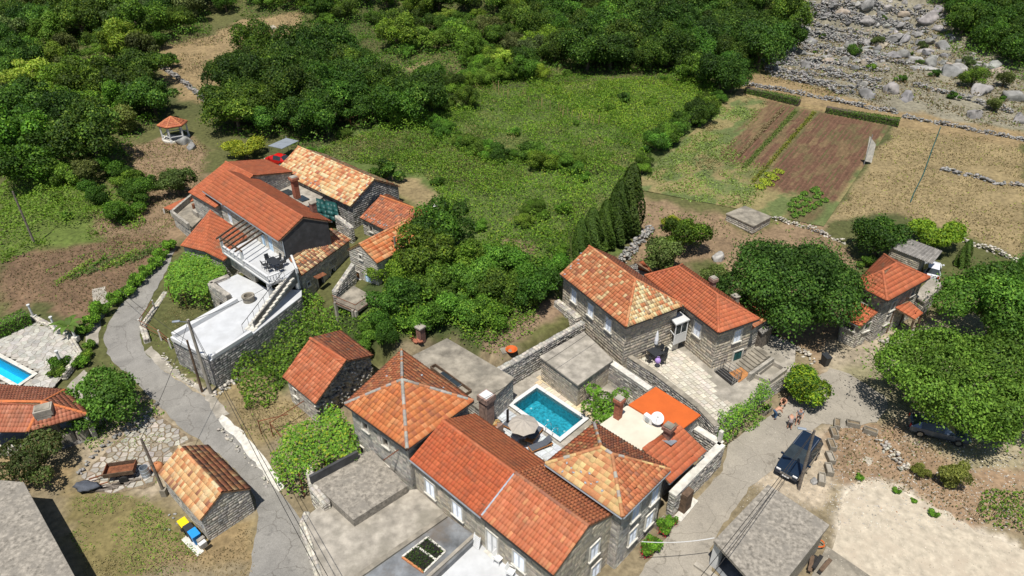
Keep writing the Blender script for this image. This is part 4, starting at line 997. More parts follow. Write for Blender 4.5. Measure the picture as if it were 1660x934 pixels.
t1, t1r, t1i = house('stone_house', 'stone house with clean orange hip roof and green cellar door by the courtyard', 'house', quad_rect(12.66, 55.49, -62.94, 10.32, 4.5), 5.9, 7.3, z0=.3, i0=1.93, i1=3.05, singles=300, tw=.29, th=.36, stone=BEIGEST, oh=.28, eaves='dark_metal', rh=(.24, .38), ln=(.3, .7),
    wins=[('AB', 1131, 534, .85, 1.3, 'shutter'), ('BC', 1195, 544, .8, 1.25, 'shutter'), ('BC', 1194, 581, .95, 1.7, 'green_door')])
t2 = thing('lean_to_annex', 'low annex with streaked red tiles behind the orange hip roof under the big tree', 'annex', P(1230, 510, 0))
e2 = [P(1208, 540, 4.4), P(1257, 510, 4.4), P(1195, 479, 5.2), P(1180, 500, 5.2)]; roof_custom(t2, [e2], [WORN], tw=.28); body(t2, inset_quad([xy(p) for p in e2], .2), .5, [4.3, 4.3, 5., 5.])
t3 = thing('lean_to_annex', 'small orange roof wedge behind the mottled stone house', 'annex', P(1045, 435, 0))
e3 = [P(1024, 432, 5.6), P(1062, 444, 5.6), P(1043, 423, 6.4), P(1030, 424, 6.4)]; roof_custom(t3, [e3], [ORANGE], tw=.28); body(t3, inset_quad([xy(p) for p in e3], .1), .5, [5.5, 5.5, 6.2, 6.2])
chimney(t1, P(1155, 463, 6.4), 3.0, 6.9, .45, 'brick_brown', 'concrete_pale', R(-63)); chimney(t2, P(1191, 488, 5.6), 3.5, 6.1, .55, 'concrete', 'concrete_pale', R(-63), band=False)
# --- ruined house
f1, f1r, f1i = house('ruined_house', 'ruined stone house with collapsed gable and old red tile roof', 'house', PL(((459, 611), (512, 655), (604, 577), (552, 536)), 2.7), 2.7, 4.5, z0=0, oh=.15, ohg=.35, singles=300, tw=.33, th=.40, pals={'AB': [(5, (.45, .14, .065)), (3, (.40, .115, .05)), (2, (.50, .18, .09))], 'CD': OLDRED},
    ridge=(xy(P(503, 549, 4.5)), xy(P(561, 586, 4.5))), stone=PALEST, wins=[('AB', 480, 637, .5, .75, 'dark')], gutter=False, jit=.02, eaves='rust')
# broken masonry spilling at the open gable
Bw, Cw = Vector((*f1i['w'][1], 0)), Vector((*f1i['w'][2], 0)); pts = []; szs = []
for k in range(420):
    t = rnd.random(); zz = rnd.uniform(0, 1) * (2.6 + 1.6 * (1 - abs(t - .5) * 2)); d = (Cw - Bw).normalized(); o_ = Vector((d.y, -d.x, 0)); p = Bw.lerp(Cw, t) + o_ * rnd.uniform(-.05, .22); pts.append((p.x, p.y, zz)); szs.append(rnd.uniform(.12, .3))
rubble('broken_masonry', pts, szs, PALEST + [(2, (.30, .27, .23)), (2, (.14, .13, .12))], f1)
# --- left farm group: long house A
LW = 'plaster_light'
a1, a1r, a1i = house('farm_house', 'long farmhouse with clean orange roof and dark rendered gable', 'house', quad_rect(-35.31, 71.76, -44.71, 17.06, 6.04), 7.3, 8.86, z0=.6, wall=LW, stone=[(3, (.52, .48, .41)), (2, (.58, .55, .50)), (1, (.44, .38, .30))], singles=300, tw=.33, th=.40, stone_sides='AB', drop=('BC', 'CD', 'DA'), oh=.35,
    wins=[('AB', 352, 337, .8, 1.3, 'shutter'), ('AB', 374, 353, .8, 1.3, 'shutter'), ('AB', 440, 397, .9, 1.9, 'blue_door'), ('AB', 428, 389, .8, 1.3, 'blue_shutter')])
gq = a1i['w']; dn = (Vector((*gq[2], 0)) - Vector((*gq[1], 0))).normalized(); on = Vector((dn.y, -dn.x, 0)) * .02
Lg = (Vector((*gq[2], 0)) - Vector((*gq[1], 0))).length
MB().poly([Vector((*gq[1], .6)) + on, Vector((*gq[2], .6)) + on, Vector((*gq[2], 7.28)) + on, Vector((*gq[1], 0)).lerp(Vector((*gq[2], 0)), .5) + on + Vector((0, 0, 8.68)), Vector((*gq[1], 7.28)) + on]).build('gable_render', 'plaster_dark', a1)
MB().tube([Vector((*gq[1], 7.1)) + on * 3, Vector((*gq[1], 4.9)) + on * 3], .05, 6).build('downpipe', 'zinc', a1)
slC = [a1i['C'], a1i['D'], a1i['R0']]
chimney(a1, on_slope(slC, 482, 322) , 6.9, 9.1, .62, 'brick_red', 'concrete_pale', R(-45)); chimney(a1, on_slope(slC, 509, 345), 7.0, 8.6, .55, 'brick_dark', 'concrete', R(-45), band=False)
A2a, A2r, A2s = P(306, 312, 6.4), P(366, 263, 8.1), P(411, 285, 8.1); A2Q = [xy(A2a), xy(A2a + A2s - A2r), xy(A2r * 2 - A2a + A2s - A2r), xy(A2r * 2 - A2a)]
a2, a2r, a2i = house('farm_house', 'rear farmhouse wing with orange roof broken at the left edge beside the red car', 'house', A2Q, 6.4, 8.1, z0=.8, tw=.33, th=.40, stone=GREYST, gutter=False)
a4 = thing('farm_annex', 'low annex with fan shaped orange roof below the farmhouse wall', 'annex', P(345, 390, .5))
q4 = [P(293, 398, 3.3), P(333, 408, 3.3), P(363, 423, 3.3), P(402, 384, 5.4), P(341, 341, 5.4)]
roof_custom(a4, [[q4[0], q4[1], q4[4]], [q4[1], q4[2], q4[3], q4[4]]], [ORANGE], 0, caps=(), tw=.3, th=.38)
body(a4, [xy(p) for p in (P(296, 396, 3.3), P(333, 405, 3.3), P(361, 419, 3.3), P(400, 384, 5.2), P(343, 344, 5.2))], .3, [3.2, 3.2, 3.2, 5.2, 5.2], stone=GREYST)
a5, a5p, a5s = block('stone_terrace', 'small walled stone terrace with cistern block behind the farm annex', 'terrace', PL(((281, 352), (316, 322), (343, 338), (308, 372)), 3.2), .8, 3.2, top='concrete', stone=GREYST, oh=.02)
for (p, q) in (((281, 350), (315, 321)), ((281, 351), (307, 371))):
    a, b = P(*p, 3.2), P(*q, 3.2); MB().bar(a + Vector((0, 0, .35)), b + Vector((0, 0, .35)), .3, .7).build('parapet', 'mortar', a5)
MB().box(P(322, 345, 3.5), (1.3, .9, .7), R(-44)).build('cistern_block', 'concrete_pale', a5); MB().box(P(316, 337, 3.7), (.5, .4, 1.0), R(-44)).build('rusty_box', 'rust', a5)
a6 = thing('lean_to_annex', 'narrow orange tile strip roof on white posts at the farm terrace', 'annex', P(290, 335, 1))
e6 = [P(265, 338, 2.9), P(277, 341, 2.9), P(322, 322, 3.4), P(310, 318, 3.4)]; roof_custom(a6, [[e6[0], e6[3], e6[2], e6[1]]], [ORANGE], tw=.28, th=.3)
for p in (e6[0], e6[1], e6[2], e6[3]): MB().box((p.x, p.y, (p.z + .9) / 2), (.18, .18, p.z - 1.0)).build('post', 'plaster_light', a6)
ac, acp, acs = block('flat_annex', 'annex with pale concrete flat roof between farmhouse and long barn', 'annex', PL(((420, 287), (447, 277), (526, 317), (498, 340)), 4.9), .8, 4.9, top='concrete_pale', stone=GREYST, oh=.02)
for (x, y) in ((467, 312), (490, 322)): MB().box(P(x, y, 4.98), (1.6, 1.0, .12), R(-44)).build('roof_pane', 'glass_dark', ac); 
tp = thing('tarpaulin', 'dark green tarpaulin draped behind the farmhouse chimney', 'tarpaulin', P(530, 340, 2)); m = MB()
tg = [[P(512 + 34 * i / 5 + 4 * j / 4, 321 + 8 * i / 5 + 32 * j / 4, 5.0 - 1.6 * (j / 4) ** 1.4 + .12 * math.sin(i * 2.1 + j)) for i in range(6)] for j in range(5)]
for j in range(4):
    for i in range(5): m.poly([tg[j][i], tg[j + 1][i], tg[j + 1][i + 1], tg[j][i + 1]])
tpo = m.build('sheet', 'tarp_green', tp, smooth=True); sm_ = tpo.modifiers.new('thick', 'SOLIDIFY'); sm_.thickness = .03
MB().tube([tg[0][0] + Vector((0, 0, -.08)), tg[0][5] + Vector((0, 0, -.08))], .04).build('pole', 'wood_grey', tp)
# long barn with pale tiles
c1, c1r, c1i = house('stone_barn', 'long stone barn with pale cream and orange tiles held by loose stones', 'barn', quad_rect(-30.22, 81.72, -42.05, 15.73, 7.4), 5.6, 7.72, z0=1.2, singles=300, tw=.36, th=.46, prof=PROF_F, pal=PALE, ridge_pal=PALE, stone=DARKST, wall='mortar_dark', oh=.25, gutter=False, jit=.015, offrow=.5)
sC = [c1i['A'], c1i['B'], c1i['R1']]
loose_stones(c1r, [on_slope(sC, *q) for q in ((453, 269), (466, 278), (472, 279), (480, 283), (492, 290), (499, 294), (505, 298), (511, 300), (518, 303), (512, 295), (553, 323), (562, 328), (574, 327), (583, 317), (587, 309), (595, 301), (483, 291), (520, 309))], .2)
# cluster E
d1 = thing('stone_cottage', 'old stone cottage with mossy mixed tiles below the dark gable', 'house', P(520, 450, .6))
eD = [P(488, 447, 4.2), P(569, 388, 4.2), P(537, 371, 5.3), P(468, 419, 5.3)]; roof_custom(d1, [eD], [OLDMIX], 300, tw=.22, th=.42, prof=PROF_B, jit=.03)
body(d1, inset_quad([xy(p) for p in eD], [.2, .1, .05, .1]), .5, [4.15, 4.15, 5.15, 5.15], wins=[(520, 458, .9, 1.9, 'dark_door'), (539, 441, .8, .95, 'glass'), (500, 460, .4, .4, 'dark')], stone=GREYST)
MB().box(P(519, 447, 3.2), (1.2, .7, .06), R(50)).build('door_hood', 'rust', d1); chimney(d1, P(522, 378, 5.5), 4.6, 6.0, .5, 'concrete', 'concrete_pale', R(50), band=False)
ea = PL(((584, 353), (672, 396), (708, 356), (627, 315)), 5.0)
e1, e1r, e1i = house('stone_cottage', 'stone cottage with dark weathered red tiles and a row of stones on the eave', 'house', ea, 5.0, 6.5, z0=1.2, tw=.33, th=.40, singles=150, pals={'AB': OLDRED, 'CD': OLDRED}, ridge_pal=ORANGE2, stone=GREYST, wins=[('AB', 602, 371, .55, .75, 'dark')], gutter=False, jit=.02,
    ridge=(xy(P(617, 318, 6.5)), xy(P(702, 349, 6.5))))
loose_stones(e1r, [on_slope([e1i['A'], e1i['B'], e1i['R1']], *q) for q in ((594, 350), (598, 353), (603, 356), (607, 357), (613, 361), (616, 364), (622, 366), (627, 367))], .17)
e2h, e2r, e2i = house('stone_cottage', 'pale stone cottage with bright orange tiles, gable end and concrete balcony', 'house', quad_rect(-13.41, 58.34, 52.55, 7.06, 4.29), 5.6, 6.93, rv=.54, z0=.8, tw=.34, th=.44, singles=200, pals={'AB': [(4, (.56, .19, .07)), (3, (.60, .26, .11)), (2, (.50, .14, .05)), (1, (.62, .34, .16))], 'CD': ORANGE2}, ridge_pal=MIXRED, stone=PALEST, gutter=False,
    wins=[('DA', 585, 417, .4, .5, 'dark'), ('DA', 581, 446, .55, .75, 'wood'), ('DA', 598, 458, .8, 1.8, 'blue_door')], oh=.12, ohg=.06)
MB().tube([on_slope([e2i['A'], e2i['B'], e2i['R1']], 641, 402), on_slope([e2i['A'], e2i['B'], e2i['R1']], 641, 402) + Vector((0, 0, 1.3))], .11, 8).build('flue_pipe', 'concrete', e2h)
# balcony of the cottage
bz = 3.0; bq = [P(*q, bz) for q in ((540, 491), (578, 507), (611, 484), (573, 463))]
bl = MB().prism([xy(p) for p in bq], bz - .15, bz).build('balcony', 'concrete', e2h)
m = MB()
for a, b in ((0, 1), (1, 2)):
    p, q = bq[a], bq[b]; m.bar(p + Vector((0, 0, .9)), q + Vector((0, 0, .9)), .05); m.bar(p + Vector((0, 0, .1)), q + Vector((0, 0, .1)), .04); n = int((q - p).length / .16)
    for k in range(n + 1): r_ = p.lerp(q, k / n); m.bar(r_, r_ + Vector((0, 0, .9)), .025)
m.build('railing', 'rust', bl)
for t in ((bq[0].lerp(bq[1], .85)), bq[1].lerp(bq[0], .02), bq[0].lerp(bq[1], .1)): MB().box((t.x, t.y, (bz - .15 + .6) / 2 + .3), (.25, .25, bz - .7), R(-37)).build('column', 'concrete_pale', bl)
m = MB()
for k in range(9):
    t = bq[2].lerp(bq[1], (k + 2) / 10) + Vector((.55, -.4, 0)); m.box((t.x, t.y, bz - .2 - k * .24), (.34, 1.0, .2), R(52))
m.build('outside_stair', 'concrete', bl)
stone_wall('flank_wall', 'ragged sloping stone wall beside the cottage balcony', [xy(P(542, 478, 3)), xy(P(573, 437, 4.))], [.6, .9], [3.4, 4.7], .45, GREYST, 'mortar')
stone_wall('yard_wall', 'broken stone wall between long barn and dark gable', [xy(P(546, 352, 4.6)), xy(P(570, 366, 4.6))], .9, [4.8, 4.4], .5, GREYST, 'mortar')
# right house, wing, porch, shed
vq = PL(((1438, 488), (1507, 450), (1433, 413), (1385, 460)), 5.4)
v1, v1r, v1i = house('stone_house', 'stone house with clean orange hip roof between the two big trees', 'house', vq, 5.4, 6.75, z0=.2, i0=2, i1=2, ridge=(xy(P(1431, 439, 6.75)), xy(P(1453, 427, 6.75))), singles=300, tw=.32, th=.42, stone=GREYST, oh=.35, eaves='dark_metal',
    wins=[('DA', 1403, 484, .75, .9, 'dark'), ('AB', 1447, 496, .7, .95, 'glass'), ('AB', 1438, 518, .75, 1.0, 'glass'), ('AB', 1480, 472, .7, .95, 'glass')])
v2 = thing('house_wing', 'small wing with orange lean-to roof and white windowsill under the dark tree', 'annex', P(1395, 530, .3)); e8 = [P(1366, 516, 2.9), P(1396, 530, 2.9), P(1423, 507, 3.9), P(1373, 481, 3.9)]
roof_custom(v2, [e8], [ORANGE], 120, gut=True); body(v2, inset_quad([xy(p) for p in e8], .2), .2, [2.85, 2.85, 3.75, 3.75], wins=[(1377, 527, 1.1, .8, 'dark'), (1405, 530, .8, .9, 'glass')], stone=PALEST)
v3 = thing('porch', 'little porch with orange tile roof beside the house between big trees', 'porch', P(1470, 525, .3)); e9 = [P(1482, 518, 2.7), P(1495, 508, 2.7), P(1472, 487, 3.3), P(1451, 499, 3.3)]
roof_custom(v3, [e9], [ORANGE], 60)
for p in e9: MB().bar((p.x, p.y, .3), p - Vector((0, 0, .1)), .16).build('post', 'wood', v3)
sh = thing('corrugated_shed', 'grey shed with corrugated sheet roof behind the orange hip roof', 'shed', P(1480, 430, 1.3)); e10 = [P(1440, 400, 3.9), P(1511, 428, 3.9), P(1528, 407, 4.5), P(1472, 386, 4.5)]
m = MB(); nn = 60
for k in range(nn):
    t0, t1_ = k / nn, (k + 1) / nn; z0_, z1_ = .05 * math.sin(t0 * 150), .05 * math.sin(t1_ * 150); up = Vector((0, 0, 1))
    m.poly([e10[0].lerp(e10[1], t0) + up * z0_, e10[0].lerp(e10[1], t1_) + up * z1_, e10[3].lerp(e10[2], t1_) + up * z1_, e10[3].lerp(e10[2], t0) + up * z0_])
so_ = m.build('roof', 'corrugated', sh); md = so_.modifiers.new('thick', 'SOLIDIFY'); md.thickness = .03
body(sh, inset_quad([xy(p) for p in e10], [.15, 1.2, .15, .15]), 1.0, [3.8, 3.8, 4.3, 4.3], 'mortar', BEIGEST)
block('stone_platform', 'grey stone platform beside the orange hip roof', 'platform', PL(((1507, 452), (1529, 459), (1500, 490), (1482, 478)), 2.6), .3, 2.6, top='concrete_pale')
# bottom left and bottom right flat roofs
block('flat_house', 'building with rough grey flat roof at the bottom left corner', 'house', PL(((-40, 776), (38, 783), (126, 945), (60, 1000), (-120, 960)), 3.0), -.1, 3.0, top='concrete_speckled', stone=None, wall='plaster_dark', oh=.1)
cp = thing('carport', 'open carport with rough concrete slab roof by the right road', 'carport', P(1245, 870, 0)); cq = PL(((1157, 876), (1245, 785), (1345, 851), (1247, 975)), 2.7)
MB().prism(cq, 2.45, 2.7).build('roof_slab', 'concrete_speckled', cp, bevel=.02)
iq = inset_quad(cq, .25); MB().box((*lerp(iq[0], iq[1], .04), 1.22), (.5, .5, 2.45), R(43)).build('column', 'white_paint', cp)
for a, b in ((1, 2), (2, 3)): MB().bar(Vector((*iq[a], 1.22)), Vector((*iq[b], 1.22)), .25, 2.45).build('wall', 'concrete', cp)
MB().bar(Vector((*lerp(iq[0], iq[1], .12), 1.22)), Vector((*iq[1], 1.22)), .25, 2.45).build('wall', 'concrete', cp)
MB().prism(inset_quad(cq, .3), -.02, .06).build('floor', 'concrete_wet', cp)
MB().box((*lerp(iq[0], iq[3], .45), .12), (5.5, .35, .2), R(-43)).build('threshold', 'concrete_pale', cp)
# pool pavilion on the left
py_ = thing('pool_pavilion', 'open pavilion with hipped red tile roof and barbecue chimney by the blue pool', 'pavilion', P(60, 690, 0))
E_ = [P(q[0], q[1], 2.6) for q in ((-60, 700), (45, 700), (143, 672), (105, 633), (0, 625), (-60, 623))]; r0_, r1v = P(-40, 651, 3.7), P(70, 652, 3.7)
roof_custom(py_, [[E_[0], E_[1], r1v, r0_], [E_[1], E_[2], r1v], [E_[2], E_[3], r1v], [E_[3], E_[4], r0_, r1v], [E_[4], E_[5], r0_]], [[(4, (.40, .15, .085)), (3, (.36, .125, .07)), (2, (.44, .18, .11))]], 200, caps=[(r0_, r1v), (E_[1], r1v), (E_[2], r1v), (E_[3], r1v), (E_[4], r0_)], cap_pal=[(1, (.55, .17, .06))], tw=.27, th=.36, prof=PROF_B)
for p in (E_[1], E_[2], E_[3], E_[0]): q = p.lerp(r1v, .08); MB().box((q.x, q.y, 1.2), (.26, .26, 2.4)).build('post', 'plaster_light', py_)
MB().bar(E_[0].lerp(r0_, .06) * 1 - Vector((0, 0, 2.15)), E_[1].lerp(r1v, .06) - Vector((0, 0, 2.15)), .25, .9).build('low_wall', 'plaster_light', py_)
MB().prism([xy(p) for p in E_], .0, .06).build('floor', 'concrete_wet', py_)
bb = P(92, 712, .5); MB().box((bb.x, bb.y, 1.6), (1.0, .8, 3.2), R(25)).build('barbecue_stack', 'concrete_pale', py_, bevel=.03); MB().box((bb.x, bb.y + .1, 3.5), (1.25, 1.0, .6), R(25)).build('chimney_head', 'concrete_pale', py_, bevel=.03); MB().box((bb.x, bb.y + .1, 3.82), (1.0, .75, .05), R(25)).build('chimney_cap', 'concrete', py_)
for dx, w_ in ((-1.0, .9), (.9, .9), (1.9, .9)): MB().lathe((bb.x + dx * .9, bb.y + dx * .42 - .1, 0), [(.5, 0), (.5, 1.0), (.42, 1.15)], 10).build('barbecue_wing', 'concrete_pale', py_)
# gazebo
gb = PG(286, 224); gz = thing('gazebo', 'small white columned gazebo with red tile roof on the dry slope', 'gazebo', gb); gr_ = 2.05; ring = [gb + Vector((gr_ * math.cos(a), gr_ * math.sin(a), 2.2)) for a in [R(60 * k + 30) for k in range(6)]]; apx = gb + Vector((0, 0, 3.2))
roof_custom(gz, [[ring[k], ring[(k + 1) % 6], apx] for k in range(6)], [[(2, (.46, .14, .07)), (1, (.52, .18, .09))]], 0, caps=[(p, apx) for p in ring], cap_pal=[(1, (.55, .20, .09))], tw=.25, th=.33)
for p in ring: q = p.lerp(Vector((gb.x, gb.y, p.z)), .14); MB().lathe((q.x, q.y, gb.z), [(.2, 0), (.2, .2), (.13, .3), (.12, 1.9), (.18, 2.0), (.18, 2.15)], 10).build('column', 'white_paint', gz)
MB().lathe((gb.x, gb.y, gb.z - .4), [(1.95, 0), (1.95, .5)], 12).build('base', 'white_stone', gz)
m = MB()
for k in range(5): m.bar(ring[k].lerp(Vector((gb.x, gb.y, ring[k].z)), .14) - Vector((0, 0, 1.5)), ring[k + 1 - 6 * (k == 5)].lerp(Vector((gb.x, gb.y, ring[k].z)), .14) - Vector((0, 0, 1.5)), .12, .1)
m.build('railing', 'white_paint', gz)
# ---------------------------------------------------------------- yards, terraces, pools
UPV = Vector((0, 0, 1))
def grid_cells(poly, ang, w, h, jit=.04, skip=None):
    c, s = math.cos(R(ang)), math.sin(R(ang)); uv = [(p[0] * c + p[1] * s, -p[0] * s + p[1] * c) for p in poly]; out = []; v = min(q[1] for q in uv)
    while v < max(q[1] for q in uv):
        hh_ = h * rnd.uniform(.75, 1.3); u = min(q[0] for q in uv) - rnd.uniform(0, w)
        while u < max(q[0] for q in uv):
            ww = w * rnd.uniform(.7, 1.35); j = lambda: rnd.uniform(-jit, jit) * w
            cell = [(a * c - b * s, a * s + b * c) for a, b in ((u + j(), v + j()), (u + ww + j(), v + j()), (u + ww + j(), v + hh_ + j()), (u + j(), v + hh_ + j()))]
            mx, my = sum(p[0] for p in cell) / 4, sum(p[1] for p in cell) / 4
            if float(sdpoly(mx, my, poly)) > w * .3 and not (skip and float(sdpoly(mx, my, skip)) > -w * .35): out.append(cell)
            u += ww
        v += hh_
    return out
def pool(label, Q, ztop, depth, coping, tile, water, zw, rimw=.35):
    """Q: outer corners of the coping"""
    q = [xy(p) for p in Q]; a = sum(q[i][0] * q[(i + 1) % 4][1] - q[(i + 1) % 4][0] * q[i][1] for i in range(4))
    if a < 0: q = q[::-1]
    inn = inset_quad(q, rimw); c = (sum(p[0] for p in q) / 4, sum(p[1] for p in q) / 4); root = thing('swimming_pool', label, 'pool', (*c, ztop))
    m = MB()
    for i in range(4):
        j = (i + 1) % 4; m.hexa([(*q[i], ztop - .4), (*q[j], ztop - .4), (*inn[j], ztop - .4), (*inn[i], ztop - .4)], [(*q[i], ztop), (*q[j], ztop), (*inn[j], ztop), (*inn[i], ztop)])
    m.build('coping', coping, root); m = MB(); zb = ztop - depth
    m.poly([(*p, zb) for p in inn])
    for i in range(4): j = (i + 1) % 4; m.poly([(*inn[j], zb), (*inn[i], zb), (*inn[i], ztop - .02), (*inn[j], ztop - .02)])
    m.build('basin', tile, root); MB().poly([(*p, zw) for p in inset_quad(inn, .01)]).build('water', water, root)
    m = MB()
    for i in range(4): j = (i + 1) % 4; m.poly([(*q[i], ztop - 1.2), (*q[j], ztop - 1.2), (*q[j], ztop - .01), (*q[i], ztop - .01)])
    m.build('outer_wall', 'mortar', root); return root, inn
sp, spin = pool('small teal tiled pool with white rim in the walled yard', POOLQ, 1.05, 1.5, 'white_paint', 'pool_teal', 'water_teal', .88)
for k in (0, 1):
    a = P(884 + k * 11, 699 + k * 8, 1.05); MB().tube([a, a + UPV * .6, a + UPV * .75 + Vector((.2, .15, 0)), a + Vector((.45, .35, .55)), a + Vector((.5, .4, -.3))], .025, 6).build('ladder_rail', 'steel', sp)
for px, py in ((861, 662), (888, 681), (915, 699)): MB().lathe((*xy(P(px, py, -.4)), -.44), [(.1, 0), (.1, .03)], 10).build('pool_light', 'white_paint', sp)
po = [xy(p) for p in POOLQ]; ax = (POOLQ[1] - POOLQ[0]); ay = (POOLQ[2] - POOLQ[1]); axn, ayn = ax.normalized(), ay.normalized(); O_ = POOLQ[0]
pt_ = lambda u, v: xy(O_ + axn * u + ayn * v); Lp, Wp = ax.length, ay.length
def slab(name, poly, z1, mat, z0=-.3, kind='structure'): 
    c = (sum(p[0] for p in poly) / len(poly), sum(p[1] for p in poly) / len(poly), z0); return tag(MB().prism(poly, z0, z1).build(name, mat, loc=c), kind=kind)
slab('pool_deck', [pt_(-2.5, Wp + .005), pt_(Lp + .8, Wp + .005), pt_(Lp + .8, Wp + 4.2), pt_(-2.5, Wp + 4.2)], YARD, 'mortar')
deck = [o for o in COL.objects if o.name.startswith('pool_deck')][0]
dpoly = [pt_(-1.2, Wp + .02), pt_(Lp + .7, Wp + .02), pt_(Lp + .7, Wp + 4.1), pt_(-1.2, Wp + 4.1)]
flagstones(deck, grid_cells(dpoly, math.degrees(math.atan2(axn.y, axn.x)), .62, .62, 0.0), YARD, [(3, (.50, .52, .535)), (1, (.46, .48, .50))], .004, .03, name='paving_tile')
ys = slab('yard', [pt_(-2.5, -5), pt_(Lp + 6.5, -5), pt_(Lp + 6.5, -.005), pt_(-2.5, -.005)], YARD - .02, 'concrete_pale')
flagstones(ys, grid_cells([pt_(-.8, -1.25), pt_(Lp + 4, -1.25), pt_(Lp + 4, -.02), pt_(-.8, -.02)], math.degrees(math.atan2(axn.y, axn.x)), .7, .55, .05), YARD - .02, [(3, (.56, .46, .30)), (3, (.60, .53, .40)), (2, (.50, .44, .34))], .02, .03)
slab('yard', [pt_(Lp + .005, -.003), pt_(Lp + 5, -.003), pt_(Lp + 5, 1.5), pt_(Lp + .9, Wp + 3), pt_(Lp + .9, Wp), pt_(Lp + .005, Wp)], YARD - .03, 'concrete_pale')
slab('yard', [pt_(-2.6, -.003), pt_(-.005, -.003), pt_(-.005, Wp + .003), pt_(-2.6, Wp + .003)], YARD - .03, 'concrete_pale')
flagstones(ys, voronoi_cells([pt_(Lp + .3, -.1), pt_(Lp + 4.6, -.1), pt_(Lp + 4.6, 1.3), pt_(Lp + .5, 2.0)], .55, 4), YARD - .03, PALEST, .03, .04)
# left pool and its crazy paving
lt = [xy(P(*q, .4)) for q in ((-80, 560), (0, 548), (57, 517), (112, 545), (131, 574), (100, 612), (70, 645), (-20, 645), (-80, 640))]
lpo = [xy(p) for p in LPOOL]
lsh = sheet('pool_terrace', lt, 'mortar', 0, .35, 0, .38, hole=lpo)
flagstones(lsh, [c for c in voronoi_cells(lt, .55, 8, .9) if float(sdpoly(sum(p[0] for p in c) / len(c), sum(p[1] for p in c) / len(c), lpo)) < -.3], .38, [(4, (.42, .40, .36)), (3, (.35, .335, .30)), (2, (.47, .45, .40))], .025, .03)
pool('bright blue pool with white rim at the left edge', LPOOL, .46, 1.6, 'white_stone', 'pool_cyan', 'water_cyan', .36)
stone_wall('terrace_wall', 'low whitish stone wall edging the blue pool terrace', [xy(P(56, 517, .4)), xy(P(112, 545, .4)), xy(P(131, 576, .4)), xy(P(103, 612, .4))], .1, .75, .4, PALEST, 'mortar', rh=(.2, .3))
# crazy paving beside the barn
cpz = gpoly([(122, 790), (150, 752), (195, 712), (245, 668), (282, 690), (318, 716), (292, 724), (262, 760), (248, 790), (180, 800)])
cs_ = sheet('crazy_paving', cpz, 'soil_brown' if 'soil_brown' in MATS else 'mortar', .02, 1.0, .15)
flagstones(cs_, voronoi_cells(cpz, .52, 3, 1.0), lambda x, y: float(G(x, y)) + .02, [(4, (.37, .34, .29)), (3, (.31, .285, .25)), (2, (.43, .39, .33)), (1, (.28, .235, .18))], .05, .05, most=300)
# white farm terrace with parapets
TZ = 3.1
tw_, twp, tws = block('farm_terrace', 'white painted terrace on high stone retaining walls beside the utility pole', 'terrace', PL(((352, 459), (385, 444), (435, 468), (489, 470), (489, 480), (411, 541), (341, 585), (277, 548), (384, 488)), TZ), -.1, TZ, stone=DARKST, wall='mortar_dark', top='white_terrace', slab=.12, oh=.0)
def parapet(root, p, q, z, w=.45, h=.45, mat='white_paint'):
    a, b = P(*p, z), P(*q, z); MB().bar(a + UPV * (h / 2 + .003), b + UPV * (h / 2 + .003), w, h).build('parapet', mat, root, bevel=.02)
parapet(tw_, (282, 547), (384, 489), TZ, .5, .45); parapet(tw_, (280, 551), (338, 582), TZ, .3, .4); parapet(tw_, (343, 582), (408, 541), TZ, .3, .35)
wl_ = P(404, 488, TZ); wt = thing('stone_well', 'round grey stone well ring on the white terrace', 'well', wl_); MB().lathe(wl_, [(.55, 0), (.55, .5), (.62, .52), (.62, .66), (.4, .66), (.36, .3)], 18).build('ring', 'concrete', wt); MB().lathe(wl_ + UPV * .2, [(.36, 0), (.36, .05)], 16).build('water', 'glass_dark', wt)
# balcony on pillars, balustrade, outside stair
BZ = 5.0; bal = thing('farm_balcony', 'raised white balcony with balustrade, dark pergola beams and outside stair', 'balcony', P(410, 440, TZ))
b_a, b_b, b_c = Vector((*xy(P(359, 397, 5.9)), 0)), Vector((*xy(P(434, 448, 5.9)), 0)), Vector((*xy(P(481, 436, 5.5)), 0)); b_d = Vector((*a1i['w'][1], 0)) + Vector((.6, .1, 0)); b_e = Vector((*lerp(a1i['w'][0], a1i['w'][1], .60), 0))
MB().prism([xy(p) for p in (b_a, b_b, b_c, b_d, b_e)], BZ - .25, BZ).build('floor_slab', 'white_terrace', bal, bevel=.02)
def balustrade(root, p, q, z, h=.85, step=.26):
    o = MB().bar(p + UPV * (z + h), q + UPV * (z + h), .2, .1).build('balustrade', 'white_paint', root); MB().bar(p + UPV * (z + .06), q + UPV * (z + .06), .2, .12).build('plinth', 'white_paint', o); n = max(2, int((q - p).length / step)); me = None
    for k in range(n):
        r_ = p.lerp(q, (k + .5) / n) + UPV * (z + .12)
        if me is None:
            b_ = MB().lathe((0, 0, 0), [(.05, 0), (.035, .1), (.075, .25), (.035, .45), (.03, .55), (.05, .68)], 8); me = bpy.data.meshes.new('baluster'); me.from_pydata(b_.V, [], b_.F); me.materials.append(MATS['white_paint'])
        ob = bpy.data.objects.new('baluster', me); COL.objects.link(ob); ob.parent = o; ob.location = r_ - ORG[root.name]
balustrade(bal, b_a, b_b, BZ); b_r = b_b.lerp(b_c, .42); balustrade(bal, b_b + (b_r - b_b) * .05, b_r, BZ)
MB().bar(b_c + UPV * (BZ + .25), b_d + UPV * (BZ + .25), .2, .5).build('side_wall', 'white_paint', bal)
us = inset_quad([xy(b_a), xy(b_b.lerp(b_a, .42)), xy(b_d.lerp(b_e, .42)), xy(b_e)], [.5, .1, .1, .1]); body(bal, us, TZ, [BZ - .26] * 4, 'plaster_light', BEIGEST, wins=[(371, 440, .8, 1.7, 'white_door'), (385, 441, .45, .6, 'glass')])
